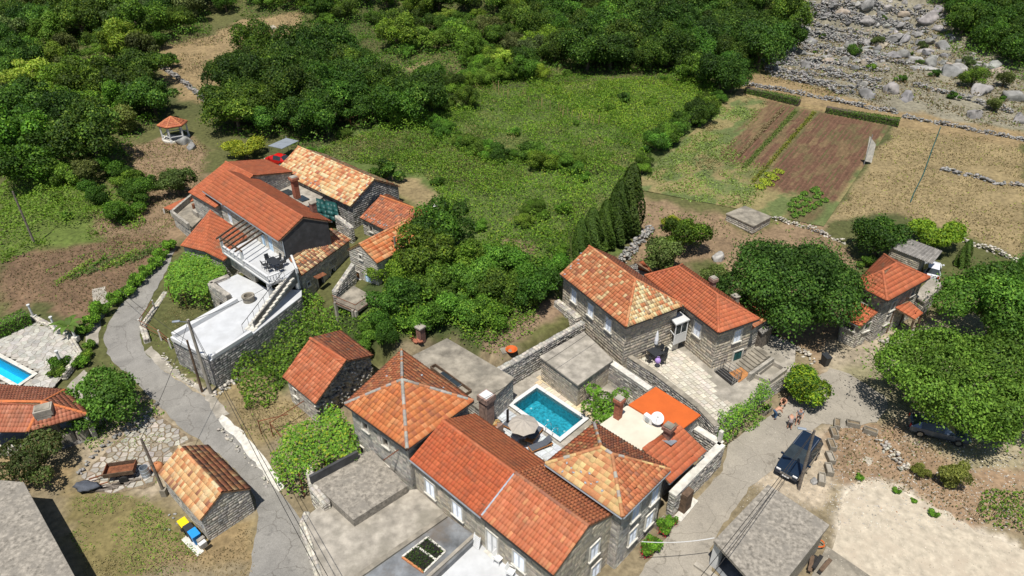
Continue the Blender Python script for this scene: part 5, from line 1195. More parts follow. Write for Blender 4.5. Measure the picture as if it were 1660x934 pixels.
for p in (b_b.lerp(b_a, .05) * 1 + Vector((0, .3, 0)), b_c + Vector((-.3, .2, 0))): MB().box((p.x, p.y, (TZ + BZ) / 2 - .13), (.35, .35, BZ - TZ - .26), R(-44)).build('pillar', 'white_paint', bal)
st_t, st_b = b_b.lerp(b_c, .72), Vector((*xy(P(404, 536, TZ)), 0)); sd = st_b - st_t; ns_ = 12; wv = (b_c - b_b).normalized() * .5; m = MB()
for k in range(ns_):
    t = (k + .5) / ns_; c = st_t + sd * t; z = BZ - (BZ - TZ) * (k + .6) / ns_; m.box((c.x, c.y, z - .1), (sd.length / ns_ + .04, 1.05, .2), math.atan2(sd.y, sd.x))
m.build('stair', 'white_stone', bal)
q0, q1 = st_t + wv * 1.15, st_b + wv * 1.15; wn_ = (b_c - b_b).normalized() * .09
m = MB(); m.hexa([q0 - wn_ + UPV * (BZ - 1.0), q1 - wn_ + UPV * (TZ - .1), q1 + wn_ + UPV * (TZ - .1), q0 + wn_ + UPV * (BZ - 1.0)], [q0 - wn_ + UPV * (BZ + .55), q1 - wn_ + UPV * (TZ + .75), q1 + wn_ + UPV * (TZ + .75), q0 + wn_ + UPV * (BZ + .55)]); m.build('stair_wall', 'concrete_wet', bal)
m = MB(); r0v, r1w = st_t - wv * 1.05, st_b - wv * 1.05
m.bar(r0v + UPV * (BZ + .85), r1w + UPV * (TZ + .9), .04)
for k in range(9): t = k / 8; c = r0v.lerp(r1w, t); m.bar(c + UPV * (BZ + (TZ - BZ) * t), c + UPV * (BZ + (TZ - BZ) * t + .87), .025)
m.build('stair_rail', 'dark_metal', bal)
pz = BZ + 2.0; u_ = (b_b - b_a)
for k in range(6):
    o = b_a + u_ * (.03 + .085 * k); i_ = Vector((*lerp(a1i['w'][0], a1i['w'][1], .56 + .05 * k), 0)); o2 = o + (o - i_).normalized() * .6
    MB().bar(o2 + UPV * pz, i_ + UPV * (pz + .12), .12, .16).build('pergola_beam', 'wood', bal)
MB().bar(b_a + UPV * (pz - .14), b_a + u_ * .5 + UPV * (pz - .14), .14, .14).build('pergola_plate', 'wood', bal)
for t in (.02, .48): c = b_a + u_ * t; MB().box((c.x, c.y, BZ + .95), (.24, .24, 1.9), R(-44)).build('pergola_post', 'white_paint', bal)
# arched wall and lawn in front of the vine
aw = thing('arched_wall', 'short grey stone wall with a dark arch below the white terrace', 'wall', P(355, 490, .5)); a0, a1_, a2_ = P(340, 458, TZ + .3), P(370, 478, TZ + .3), P(370, 446, TZ + .3)
st = Stones(); m = MB()
for p, q in ((a0, a1_), (a0, a2_)):
    d = (q - p).normalized(); nrm = Vector((d.y, -d.x, 0)) * .25; zt = TZ + .35
    m.hexa([p + nrm - UPV * 3, q + nrm - UPV * 3, q - nrm - UPV * 3, p - nrm - UPV * 3], [p + nrm, q + nrm, q - nrm, p - nrm]); L_ = (q - p).length
    hole = [(L_ * .42, L_ * .86, .2, 2.1)] if q is a1_ else []
    st.face(p + nrm, q + nrm, .3, lambda s_: TZ + .3, GREYST, hole); st.face(q - nrm, p - nrm, .3, lambda s_: TZ + .3, GREYST)
    if q is a1_:
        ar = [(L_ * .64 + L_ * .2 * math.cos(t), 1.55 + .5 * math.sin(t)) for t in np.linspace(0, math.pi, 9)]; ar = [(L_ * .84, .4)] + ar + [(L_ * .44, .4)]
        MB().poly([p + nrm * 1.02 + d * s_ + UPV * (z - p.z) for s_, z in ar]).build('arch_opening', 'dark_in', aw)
m.build('core', 'mortar', aw); st.build(aw)
# front terraces of the row houses
slab('terrace', PL(((766, 873), (686, 948), (690, 1020), (910, 1020), (890, 940), (800, 878)), 1.4), 1.4, 'white_terrace', -.2)
wt_ = slab('terrace', PL(((719, 832), (774, 871), (690, 950), (640, 1000), (520, 975)), 1.85), 1.85, 'concrete_wet', -.2)
slab('terrace', PL(((503, 832), (494, 852), (497, 882), (528, 975), (560, 975), (724, 838), (692, 792), (640, 796), (573, 846), (530, 812)), 1.5), 1.5, 'concrete_pale', -.2)
slab('terrace', PL(((506, 782), (573, 843), (660, 788), (604, 730), (578, 737)), 2.2), 2.2, 'concrete_speckled', -.2)
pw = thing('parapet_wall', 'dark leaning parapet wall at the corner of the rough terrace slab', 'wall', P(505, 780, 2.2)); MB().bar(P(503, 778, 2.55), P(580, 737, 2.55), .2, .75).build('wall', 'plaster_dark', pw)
MB().bar(P(723, 836, 1.9), P(545, 960, 1.9), .35, .2).build('kerb', 'concrete', tag(thing('terrace_kerb', 'long grey kerb between wet slab and pale concrete', 'kerb', P(640, 890, 1.8))))
sw = thing('side_wall', 'grey rendered low wall beside the white terrace chairs', 'wall', P(730, 900, 1.4)); MB().bar(P(770, 871, 1.65), P(690, 944, 1.65), .22, .7).build('wall', 'concrete_pale', sw)
stone_wall('retaining_wall', 'rough stone retaining wall beneath the terrace beside the left road', [xy(P(500, 838, 1.)), xy(P(492, 856, 1.)), xy(P(520, 945, 1.))], -.1, 1.55, .4, PALEST)
stone_wall('retaining_wall', 'crumbling stone retaining wall beneath the vine corner', [xy(P(500, 756, 2.)), xy(P(508, 790, 2.)), xy(P(530, 818, 2.))], -.1, 2.15, .5, PALEST)
# gravel bed with white brick edging
bed = thing('planting_bed', 'small bed of dark green ground cover edged with white bricks on the wet slab', 'planting bed', P(688, 900, 1.85)); bq_ = [P(q[0], q[1], 1.87) for q in ((693, 872), (722, 895), (687, 929), (652, 904))]
MB().prism([xy(p) for p in bq_], 1.851, 1.9).build('soil', 'dark_in', bed)
def bricks(p, q, n, mat, name='edging_brick', skip=0):
    for k in range(n):
        if rnd.random() < skip: continue
        c = p.lerp(q, (k + .5) / n); MB().box(c + UPV * .05, ((q - p).length / n - .02, .12, .12), math.atan2(q.y - p.y, q.x - p.x) + rnd.uniform(-.06, .06)).build(name, mat, bed)
for a, b, n in ((0, 1, 5), (1, 2, 6), (3, 0, 6)): bricks(bq_[a], bq_[b], n, 'white_stone', skip=.1)
bricks(bq_[3], bq_[2], 4, 'terracotta', 'terracotta_slab'); bricks(bq_[0].lerp(bq_[3], .45), bq_[1].lerp(bq_[2], .42), 6, 'white_stone', 'divider_stone')
# courtyard
ck = PL(((1008, 574), (980, 530), (1060, 470), (1200, 520), (1290, 560), (1288, 600), (1232, 636), (1162, 694)), COURT)
crt = tag(MB().prism(ck, -.1, COURT).build('courtyard', 'concrete_pale', loc=(15, 48, 0)), kind='structure'); 
st2 = Stones(); aa = sum(ck[i][0] * ck[(i + 1) % 8][1] - ck[(i + 1) % 8][0] * ck[i][1] for i in range(8))
for i in range(8):
    p, q = ck[i], ck[(i + 1) % 8]
    if aa < 0: p, q = q, p
    st2.face(p, q, 0, lambda s_: COURT - .02, GREYST)
st2.build(crt)
slabp = PL(((1012, 578), (1052, 560), (1095, 560), (1150, 600), (1165, 640), (1196, 660), (1163, 690)), COURT)
flagstones(crt, grid_cells(slabp, -62, .5, .42, .05), COURT, [(4, (.52, .48, .40)), (3, (.46, .42, .34)), (2, (.57, .52, .43))], .025, .025, name='paving_slab')
stone_wall('courtyard_wall', 'low grey parapet wall between slab courtyard and orange annex', [xy(P(1010, 572, 2.5)), xy(P(1062, 606, 2.5)), xy(P(1132, 660, 2.5)), xy(P(1162, 692, 2.5))], .2, 2.55, .4, GREYST, 'mortar', cap='concrete')
stone_wall('yard_wall', 'tall grey stone wall with pale coping behind the fruit tree', [xy(P(990, 587, 3.)), xy(P(1054, 631, 3.))], .3, 3.0, .5, GREYST, cap='white_stone')
stone_wall('yard_wall', 'long tall stone wall between pool yard and overgrown garden', [xy(P(806, 600, 3.3)), xy(P(876, 560, 3.3)), xy(P(946, 521, 3.3))], .2, 3.3, .5, GREYST)
stone_wall('garden_wall', 'thick pale topped stone wall around the small garden at the road', [xy(P(1090, 802, 2.2)), xy(P(1170, 720, 2.2)), xy(P(1128, 694, 2.2))], -.1, 2.2, .5, GREYST, cap='white_stone')
stone_wall('garden_wall', 'white topped rubble wall below the shuttered stone house', [xy(P(902, 492, 3.)), xy(P(938, 520, 3.))], 1.5, 3.4, .6, PALEST)
gd = thing('garden_door', 'brown wooden door in the stone wall facing the right road', 'door', P(1112, 818, 0)); c = P(1112, 812, .95); MB().box(c, (.9, .5, 1.9), R(46)).build('leaf', 'wood', gd)
slab('doorstep', PL(((1092, 838), (1104, 846), (1132, 812), (1120, 804)), .12), .12, 'white_stone', -.05)
sgs = thing('stone_post', 'white stone post at the corner of the garden wall', 'post', P(1166, 718, 2.2)); MB().box(P(1166, 716, 2.2) + UPV * .55, (.28, .28, 1.1), R(45)).build('shaft', 'white_stone', sgs)
# courtyard furniture and stairs
po_ = thing('entrance_porch', 'white glazed entrance porch with flat canopy on the stone house', 'porch', P(1103, 550, COURT)); rq = [P(q[0], q[1], COURT + 3.3) for q in ((1084, 512), (1104, 505), (1119, 518), (1096, 527))]
MB().prism([xy(p) for p in rq], COURT + 3.2, COURT + 3.32).build('canopy', 'white_paint', po_); pin = inset_quad([xy(p) for p in rq], .12); pz0 = COURT + .95
m = MB()
for i in range(4): m.bar(Vector((*pin[i], pz0)), Vector((*pin[i], COURT + 3.2)), .09)
for i in range(4): m.bar(Vector((*pin[i], pz0 + 1.05)), Vector((*pin[(i + 1) % 4], pz0 + 1.05)), .07)
m.build('frame', 'white_paint', po_)
for i in (1, 2, 3):
    j = (i + 1) % 4
    if i == 3: continue
    MB().bar(Vector((*pin[i], pz0 + .5)), Vector((*pin[j], pz0 + .5)), .05, 1.0).build('panel', 'white_paint', po_); a, b = Vector((*pin[i], 0)), Vector((*pin[j], 0)); m = MB(); m.bar(a.lerp(b, .5) + UPV * (pz0 + 1.05), a.lerp(b, .5) + UPV * (COURT + 3.2), .06); m.build('mullion', 'white_paint', po_)
    MB().bar(a + UPV * (pz0 + 1.6), b + UPV * (pz0 + 1.6), .015, 1.1).build('pane', 'glass_dark', po_)
m = MB(); s0, s1_ = P(1092, 546, COURT + .9), P(1078, 562, COURT); dd = (s1_ - s0); dd.z = 0
for k in range(5): c = s0 + dd * ((k + .3) / 5); z = COURT + .95 * (1 - k / 5); m.box((c.x, c.y, (COURT + z) / 2), (dd.length / 5 + .02, 1.5, z - COURT), math.atan2(dd.y, dd.x))
m.build('steps', 'white_stone', po_)
MB().prism([xy(p) for p in (P(1096, 548, pz0), P(1119, 540, pz0), P(1112, 530, pz0), P(1090, 536, pz0))], COURT, pz0).build('landing', 'concrete', po_)
CH0 = {}
def make_chair(mat, seat):
    def leg(m, x, y, x2, y2, z): m.bar((x, y, 0), (x2, y2, z), .035)
    t = thing('chair', 'chair', 'chair', (0, 0, 0)); 
    for sx in (-1, 1):
        for sy in (-1, 1): m = MB(); leg(m, sx * .24, sy * .24, sx * .21, sy * .2, .45); m.build('leg', mat, t)
    MB().box((0, 0, .45), (.48, .46, .04)).build('seat', seat, t); m = MB(); m.hexa([(-.23, .2, .47), (.23, .2, .47), (.23, .24, .47), (-.23, .24, .47)], [(-.21, .31, .98), (.21, .31, .98), (.21, .34, .98), (-.21, .34, .98)]); m.build('backrest', seat, t)
    for sx in (-1, 1): m = MB(); m.bar((sx * .25, -.22, .66), (sx * .25, .25, .68), .04); m.bar((sx * .25, -.2, .45), (sx * .25, -.2, .66), .03); m.build('armrest', mat, t)
    return t
protos = {}
def put_chair(kind, loc, rz, label, group=None, s=1.0):
    if kind not in protos:
        t = make_chair(*{'dark': ('dark_metal', 'plastic_black'), 'white': ('plastic_white', 'plastic_white')}[kind]); protos[kind] = t; t.location = loc; t.rotation_euler = (0, 0, rz); t.scale = (s,) * 3; t['label'] = label
        if group: t['group'] = group
        return t
    return copy_tree(protos[kind], loc, rz, label, s, group)
def table(label, loc, rz, L, W_, mat, top):
    t = thing('table', label, 'table', loc); c, s_ = math.cos(rz), math.sin(rz); l = Vector(loc)
    MB().box(l + UPV * .74, (L, W_, .05), rz).build('table_top', top, t, bevel=.01)
    for sx in (-1, 1):
        for sy in (-1, 1): o = Vector((sx * (L / 2 - .1) * c - sy * (W_ / 2 - .1) * s_, sx * (L / 2 - .1) * s_ + sy * (W_ / 2 - .1) * c, 0)); MB().bar(l + o, l + o + UPV * .72, .06).build('leg', mat, t)
    return t
tl = P(1057, 578, COURT + .02); ta_ = R(-58); table('dark rectangular garden table under the folded white parasol', tl, ta_, 1.8, 1.0, 'dark_metal', 'plastic_black')
for k, (u, v, a) in enumerate(((-.55, .8, 0), (.05, .8, 0), (.6, .8, 0), (-.5, -.8, math.pi), (.5, -.8, math.pi), (1.25, 0, -math.pi / 2))):
    o = Vector((u * math.cos(ta_) - v * math.sin(ta_), u * math.sin(ta_) + v * math.cos(ta_), 0)); put_chair('dark', tl + o, ta_ + a, 'dark chair around the courtyard table under the folded parasol', 'chairs around the courtyard table')
pa = P(1061, 574, COURT); fp = thing('folded_parasol', 'folded white parasol standing in the courtyard table', 'parasol', pa); MB().tube([pa, pa + UPV * 2.6], .025).build('pole', 'steel', fp); MB().lathe(pa + UPV * 1.1, [(.05, 0), (.17, .1), (.19, .5), (.12, 1.1), (.03, 1.5)], 9).build('canopy', 'fabric_white', fp)
bg = P(1066, 588, COURT + .55); bt = thing('bag', 'lilac bag left on the courtyard chair', 'bag', bg); MB().lathe(bg, [(.16, 0), (.26, .1), (.25, .35), (.1, .5)], 10).build('pouch', 'fabric_lilac', bt, smooth=True); MB().tube([bg + Vector((-.15, 0, .4)), bg + Vector((-.1, 0, .65)), bg + Vector((.1, 0, .65)), bg + Vector((.15, 0, .4))], .025).build('handle', 'fabric_lilac', bt)
bn = P(1122, 562, COURT); be = thing('metal_bench', 'small grey wire bench against the stone house wall', 'bench', bn)
m = MB(); [m.bar(bn + Vector((x * .35, x * -.6, .45)) + Vector((.06, .03, 0)) * j, bn + Vector((-x * .35, x * .6, .45)) + Vector((.06, .03, 0)) * j, .03) for x in (1,) for j in range(5)]; m.build('seat', 'zinc', be)
m = MB(); [m.bar(bn + Vector((s_ * .33, s_ * -.55, 0)), bn + Vector((s_ * .33 + .3, s_ * -.55 + .15, .9)), .035) for s_ in (-1, 1)]; m.bar(bn + Vector((.63, -.4, .9)), bn + Vector((-.03, .7, .9)), .04); m.build('backrest', 'zinc', be)
m = MB(); [m.bar(bn + Vector((s_ * .33, s_ * -.55, 0)), bn + Vector((s_ * .33, s_ * -.55, .45)), .035) for s_ in (-1, 1)]; m.build('leg', 'zinc', be)
# cellar pit, railing, steps by the green door
pit = thing('cellar_stair', 'sunken cellar stair with grey steel railing beside the green door', 'stairwell', P(1176, 612, COURT)); pq = [P(q[0], q[1], COURT) for q in ((1158, 603), (1172, 596), (1200, 616), (1186, 626))]
m = MB(); m.poly([p + UPV * .03 for p in pq]); m.build('opening', 'dark_in', pit)
m = MB(); [m.bar(pq[0].lerp(pq[1], t) + UPV * .06, pq[3].lerp(pq[2], t) + UPV * .06, .06) for t in (.25, .5, .75)]; m.build('grate_bar', 'steel', pit)
m = MB()
for a, b in ((0, 1), (1, 2), (2, 3)):
    for h in (.95, .6, .3): m.bar(pq[a] + UPV * h, pq[b] + UPV * h, .035)
    for t in (0, .33, .66, 1): c = pq[a].lerp(pq[b], t); m.bar(c, c + UPV * .95, .035)
m.build('railing', 'steel', pit)
slab('landing', PL(((1182, 604), (1204, 594), (1216, 606), (1198, 620)), COURT + .06), COURT + .06, 'wood_orange', COURT - .1)
stp = thing('stone_steps', 'stone steps with flower pots rising beside the green door', 'steps', P(1215, 590, COURT)); m = None
for k in range(7): c = P(1206, 596, COURT).lerp(P(1236, 570, COURT + .9), k / 6); MB().box((c.x, c.y, COURT + .07 + .065 * k), (1.5, .5, .14 + .13 * k), R(-62)).build('step', 'concrete', stp)
MB().bar(P(1214, 612, COURT + .4), P(1252, 585, COURT + .4), .3, .8).build('flank', 'mortar', stp)
tk = thing('water_trough', 'low concrete basin frame on the right end of the courtyard', 'basin', P(1254, 604, COURT)); q_ = [P(q[0], q[1], COURT) for q in ((1224, 612), (1252, 590), (1273, 602), (1246, 622))]
for a, b in ((0, 1), (1, 2), (2, 3), (3, 0)): MB().bar(q_[a] + UPV * .2, q_[b] + UPV * .2, .3, .4).build('rim', 'concrete_pale', tk)
wsd = thing('wooden_hut', 'small grey wooden hut with sheet roof beside the orange hip roof', 'hut', P(1238, 548, COURT)); wq = PL(((1222, 527), (1246, 519), (1255, 529), (1236, 542)), COURT + 1.9)
hb = inset_quad(wq, .12); a = sum(hb[i][0] * hb[(i + 1) % 4][1] - hb[(i + 1) % 4][0] * hb[i][1] for i in range(4))
for i in range(4):
    p, q = Vector((*hb[i], 0)), Vector((*hb[(i + 1) % 4], 0)); n = max(4, int((q - p).length / .22))
    for k in range(n): c = p.lerp(q, (k + .5) / n); MB().box((c.x, c.y, COURT + .9), ((q - p).length / n - .012, .04, 1.8), math.atan2(q.y - p.y, q.x - p.x)).build('plank', 'wood_grey', wsd)
MB().prism(wq, COURT + 1.82, COURT + 1.92).build('roof', 'corrugated', wsd)
# pool yard objects
cb = P(790, 706, YARD); bc = thing('outdoor_chimney', 'tall brown brick barbecue chimney with white top by the pool deck', 'chimney', cb); MB().box(cb + UPV * 1.9, (.85, .85, 3.8), R(-43)).build('stack', 'brick_brown', bc, bevel=.02); MB().box(cb + UPV * 4.0, (1.05, 1.05, .5), R(-43)).build('head', 'brick_brown', bc, bevel=.02); MB().box(cb + UPV * 4.27, (.8, .8, .06), R(-43)).build('cap', 'white_paint', bc)
wb = P(804, 692, YARD + .9); wx = thing('firewood_box', 'low box of split firewood beside the brick chimney', 'firewood', wb); MB().box(wb - UPV * .25, (.95, .7, 1.3), R(-43)).build('box', 'brick_brown', wx)
for k in range(9): c = wb + Vector((rnd.uniform(-.3, .3), rnd.uniform(-.22, .22), .42 + rnd.uniform(0, .12))); MB().box(c, (.35, .12, .11), rnd.uniform(0, 3)).build('log', 'wood_orange' if k % 2 else 'straw', wx)
ps = P(823, 691, YARD); MB().box(ps + UPV * .9, (.2, .08, 1.8), R(40)).build('panel', 'dark_metal', thing('outdoor_shower', 'slim dark shower panel on the stone wall by the pool', 'shower', ps))
def lounger(loc, rz, label, group):
    if 'lounger' not in protos:
        t = thing('sun_lounger', label, 'sun lounger', (0, 0, 0), group)
        MB().box((0, 0, .28), (.66, 1.9, .07)).build('frame', 'wood_orange', t)
        for sx in (-1, 1):
            for sy in (-.8, .8): MB().box((sx * .28, sy, .13), (.07, .07, .26)).build('leg', 'wood_orange', t)
        m = MB(); m.box((0, -.28, .35), (.6, 1.25, .09)); m.build('mattress', 'fabric_grey', t, bevel=.03); m = MB(); m.box((0, .62, .5), (.6, .72, .09), 0, Matrix.Rotation(.55, 3, 'X')); m.build('backrest', 'fabric_grey', t, bevel=.03)
        protos['lounger'] = t; t.location = loc; t.rotation_euler = (0, 0, rz); return t
    return copy_tree(protos['lounger'], loc, rz, label, None, group)
gL = 'sun loungers on the pool deck'
lounger(P(833, 697, YARD + .03), R(-125), 'grey sun lounger nearest the brick chimney, left of the white towels', gL); lounger(P(848, 692, YARD + .03), R(165), 'grey sun lounger behind the open parasol', gL)
lounger(P(866, 708, YARD + .03), R(150), 'grey sun lounger between parasol and pool rim', gL); lounger(P(876, 726, YARD + .03), R(-62), 'grey sun lounger in full sun at the right end of the deck', gL)
for (x, y, h, lb) in ((847, 690, 1.15, 'white folded cloth standing by the lounger behind the parasol'), (860, 700, .95, 'white folded cloth standing nearest the pool rim')):
    c = P(x, y + 4, YARD + .3); t = thing('folded_cloth', lb, 'cloth', c); MB().lathe(c, [(.2, 0), (.16, .3 * h), (.09, .75 * h), (.02, 1.0 * h)], 8).build('cloth', 'fabric_white', t, smooth=True)
pp = P(848, 718, YARD); pr_ = thing('open_parasol', 'large open taupe parasol over the pool deck loungers', 'parasol', pp); MB().tube([pp, pp + UPV * 2.3], .03).build('pole', 'wood', pr_); MB().box(pp + UPV * .05, (.6, .6, .1)).build('base', 'concrete', pr_); m = MB(); n = 8; rr = 1.2; ctr = pp + UPV * 2.45
for k in range(n):
    a, b = 2 * math.pi * k / n, 2 * math.pi * (k + 1) / n; pa_, pb_ = ctr + Vector((math.cos(a) * rr, math.sin(a) * rr, -.55)), ctr + Vector((math.cos(b) * rr, math.sin(b) * rr, -.55)); mid = (pa_ + pb_) / 2 + UPV * .04; mm = (mid + ctr) / 2 - UPV * .03
    m.poly([ctr, (pa_ + ctr) / 2 + UPV * .06, mm]); m.poly([ctr, mm, (pb_ + ctr) / 2 + UPV * .06]); m.poly([(pa_ + ctr) / 2 + UPV * .06, pa_, mid, mm]); m.poly([mm, mid, pb_, (pb_ + ctr) / 2 + UPV * .06])
cn = m.build('canopy', 'fabric_taupe', pr_); cn.modifiers.new('thick', 'SOLIDIFY').thickness = .012
m = MB(); [m.bar(ctr - UPV * .03, ctr + Vector((math.cos(2 * math.pi * k / n) * rr, math.sin(2 * math.pi * k / n) * rr, -.57)), .025) for k in range(n)]; m.build('ribs', 'wood', pr_)
# dish and air conditioner on the cream roof
dc = P(1064, 690, 3.4); dh = thing('satellite_dish', 'large white satellite dish on the cream flat roof', 'satellite dish', dc); tl_ = Vector((-.35, -.75, .55)).normalized(); qd = tl_.to_track_quat('Z', 'Y').to_matrix(); m = MB(); cc = dc + UPV * .75; rings = []
for r_, d_ in ((.02, -.1), (.2, -.08), (.37, -.03), (.5, .03)): rings.append(m.v(*[cc + qd @ Vector((r_ * math.cos(2 * math.pi * j / 20), r_ * math.sin(2 * math.pi * j / 20), d_)) for j in range(20)]))
for a, b in zip(rings, rings[1:]): [m.f(a[j], a[(j + 1) % 20], b[(j + 1) % 20], b[j]) for j in range(20)]
do = m.build('reflector', 'plastic_white', dh, smooth=True); do.modifiers.new('t', 'SOLIDIFY').thickness = .02; MB().tube([dc, cc - tl_ * .1], .04).build('mast', 'steel', dh); MB().tube([cc + qd @ Vector((0, -.48, 0)), cc + tl_ * .45], .02).build('feed_arm', 'dark_metal', dh)
acp_ = P(1051, 684, 3.4); au = thing('air_conditioner', 'white air conditioner box next to the satellite dish', 'air conditioner', acp_); MB().box(acp_ + UPV * .32, (.8, .35, .6), R(-50)).build('casing', 'plastic_white', au, bevel=.02); fo = acp_ + UPV * .32 + Vector((-.15, -.135, 0)); MB().tube([fo, fo + Vector((-.03, -.026, 0))], .2, 12).build('fan_grille', 'zinc', au)
# white plastic seats on the terrace
put_chair('white', P(808, 912, 1.4), R(50), 'white plastic armchair below the door on the white terrace'); put_chair('white', P(828, 934, 1.4), R(60), 'white plastic armchair at the lower picture edge on the white terrace')
rc = P(771, 888, 1.4); rt = thing('folding_chair', 'white folding slatted chair leaning at the terrace door', 'chair', rc)
for k in range(7): MB().box(rc + Vector((.02 * k, .03 * k, .1 + .13 * k)), (.6, .03, .1), R(-43)).build('slat', 'plastic_white', rt)
for s_ in (-1, 1): MB().bar(rc + Vector((s_ * .2, -s_ * .2, 0)), rc + Vector((s_ * .2 + .15, -s_ * .2 + .2, 1.05)), .04).build('side_rail', 'plastic_white', rt)
# balcony table set
btc = b_b.lerp(b_a, .25).lerp(b_d, .5) + UPV * BZ; table('dark garden table with chairs on the raised white balcony', btc, R(-44), 1.7, .9, 'dark_metal', 'plastic_black')
for k, (u, v, a) in enumerate(((-.5, .75, 0), (.4, .75, 0), (-.5, -.75, math.pi), (.4, -.75, math.pi), (1.15, 0, -math.pi / 2), (-1.15, 0, math.pi / 2))):
    ta2 = R(-44); put_chair('dark', btc + Vector((u * math.cos(ta2) - v * math.sin(ta2), u * math.sin(ta2) + v * math.cos(ta2), 0)), ta2 + a, 'dark chair around the table on the raised balcony', 'chairs on the raised balcony')
# ---------------------------------------------------------------- vegetation
LB = np.array((1.75, 1.95, 1.15))
def leaf_arrays(Pn, Nn, size, aspect=.62, bend=.18):
    n = len(Pn); Nn = Nn / (np.linalg.norm(Nn, axis=1, keepdims=True) + 1e-9); r_ = rng.normal(size=(n, 3)); T = np.cross(Nn, r_); T /= np.linalg.norm(T, axis=1, keepdims=True) + 1e-9; B = np.cross(Nn, T); s_ = size[:, None] * .5
    V = np.stack([Pn - T * s_, Pn + B * s_ * aspect - Nn * s_ * bend, Pn + T * s_, Pn - B * s_ * aspect - Nn * s_ * bend], 1).reshape(-1, 3)
    Q = np.arange(n * 4).reshape(-1, 4); return V, Q
def sph(n):
    d = rng.normal(size=(n, 3)); return d / np.linalg.norm(d, axis=1, keepdims=True)
def crown_pts(Rr, hz, nl, n, lo=.15, hi=.40, spread=.95, up=.25, inner=.22, flat=0.0):
    """leaf places on a crown of many uneven lobes; returns points, normals, lobe index"""
    C = []
    for k in range(nl):
        d = sph(1)[0]; d[2] = abs(d[2]) * .9 - .25 if k % 3 else d[2] * .6; rr = spread * rng.uniform(.35, 1.0) ** .6
        C.append((d[0] * rr * Rr, d[1] * rr * Rr, d[2] * rr * hz))
    C = np.array(C + [(0, 0, 0)]); rad = np.append(rng.uniform(lo, hi, nl), .42) * Rr
    m = n * 3; k = rng.choice(len(C), m, p=rad ** 2 / (rad ** 2).sum()); d = sph(m); d[:, 2] = np.where((d[:, 2] < -.35) & (rng.random(m) < .7), -d[:, 2], d[:, 2])
    rr = rad[k] * np.where(rng.random(m) < inner, rng.uniform(.4, .9, m), rng.uniform(.88, 1.1, m)); p = C[k] + d * rr[:, None] * np.array((1, 1, hz / Rr if hz < Rr else 1))
    ok = np.ones(m, bool)
    for c, r_ in zip(C, rad): ok &= (np.linalg.norm(p - c, axis=1) > r_ * .72)
    ok |= rng.random(m) < .12
    p, d, k = p[ok][:n], d[ok][:n], k[ok][:n]; st_ = rng.random(len(p)) < .14; p[st_] *= rng.uniform(1.03, 1.22, (st_.sum(), 1)); return p, d, k
def crown_mesh(name, Rr, hz, nl, n, leaf, pal, zc, jit=.8, seedtint=.4, **kw):
    p, d, k = crown_pts(Rr, hz, nl, n, **kw); m = len(p); N = d + rng.normal(size=(m, 3)) * jit + np.array((0, 0, .25))
    V, Q = leaf_arrays(p + np.array((0, 0, zc)), N, rng.uniform(.65, 1.3, m) * leaf); lt = rng.uniform(1 - seedtint, 1 + seedtint, k.max() + 1)
    c = LB * pick(pal, m) * lt[k][:, None]; me = meshq(name, V, Q, c); me.materials.append(MATS['leaf']); return me
def trunk_mb(h, r, nb=4, spread=1.5, lean=.1):
    m = MB(); top = Vector((rnd.uniform(-lean, lean) * h, rnd.uniform(-lean, lean) * h, h)); m.tube([(0, 0, -.4), (top.x * .4, top.y * .4, h * .5), top], [r * 1.25, r, r * .7], 7)
    for k in range(nb):
        a = 6.28 * k / nb + rnd.uniform(-.4, .4); e = top + Vector((math.cos(a) * spread, math.sin(a) * spread, spread * rnd.uniform(.5, .9))); md = top.lerp(e, .5) + Vector((0, 0, -.1 * spread)); b = top * rnd.uniform(.7, .98); m.tube([b, md, e], [r * .6, r * .42, r * .15], 5)
    return m
DARKG = [(4, (.032, .064, .014)), (3, (.050, .090, .018)), (3, (.018, .038, .010)), (1, (.085, .125, .026))]
MIDG = [(4, (.062, .112, .020)), (3, (.042, .080, .015)), (2, (.10, .15, .028)), (2, (.024, .046, .011))]
LIGHTG = [(4, (.098, .152, .028)), (3, (.130, .180, .034)), (2, (.070, .115, .022)), (1, (.16, .19, .05))]
OLIVE = [(4, (.070, .088, .040)), (3, (.050, .066, .030)), (2, (.095, .112, .055)), (1, (.035, .045, .02))]
YELLOW = [(4, (.17, .185, .022)), (3, (.12, .150, .022)), (2, (.22, .22, .03)), (1, (.08, .11, .02))]
FIGG = [(4, (.046, .092, .016)), (3, (.068, .122, .022)), (3, (.028, .060, .012)), (1, (.10, .16, .03))]
CYP = [(4, (.028, .052, .014)), (3, (.040, .070, .018)), (1, (.055, .09, .02))]
RUSS = [(4, (.05, .06, .03)), (3, (.035, .045, .02)), (2, (.07, .055, .035)), (1, (.06, .085, .03))]
TP = {}; VGF = [(4, (.065, .125, .022)), (3, (.09, .16, .028)), (1, (.04, .08, .015))]
def proto(key, Rr, hz, nl, n, leaf, pal, trunk=True, th=None, tr=None, name='tree', **kw):
    th = th if th is not None else Rr * .3; zc = th + hz * .66; t = [crown_mesh('crown', Rr, hz, nl, n, leaf, pal, zc, **kw), None]
    if trunk:
        m = trunk_mb(th + hz * .3, tr or Rr * .07, 4, Rr * .55); me = bpy.data.meshes.new('trunk'); me.from_pydata([tuple(v) for v in m.V], [], m.F); me.materials.append(MATS['bark']); t[1] = me
    TP[key] = (t[0], t[1], Rr, name)
for k in range(4): proto('dark%d' % k, 3.2, 2.5 + .45 * k, 20 + 3 * k, 10500, .26, DARKG)
for k in range(3): proto('mid%d' % k, 3.0, 2.1 + .6 * k, 18 + 3 * k, 8600, .26, MIDG)
for k in range(2): proto('light%d' % k, 2.8, 1.9 + .8 * k, 17, 6600, .24, LIGHTG, jit=.8)
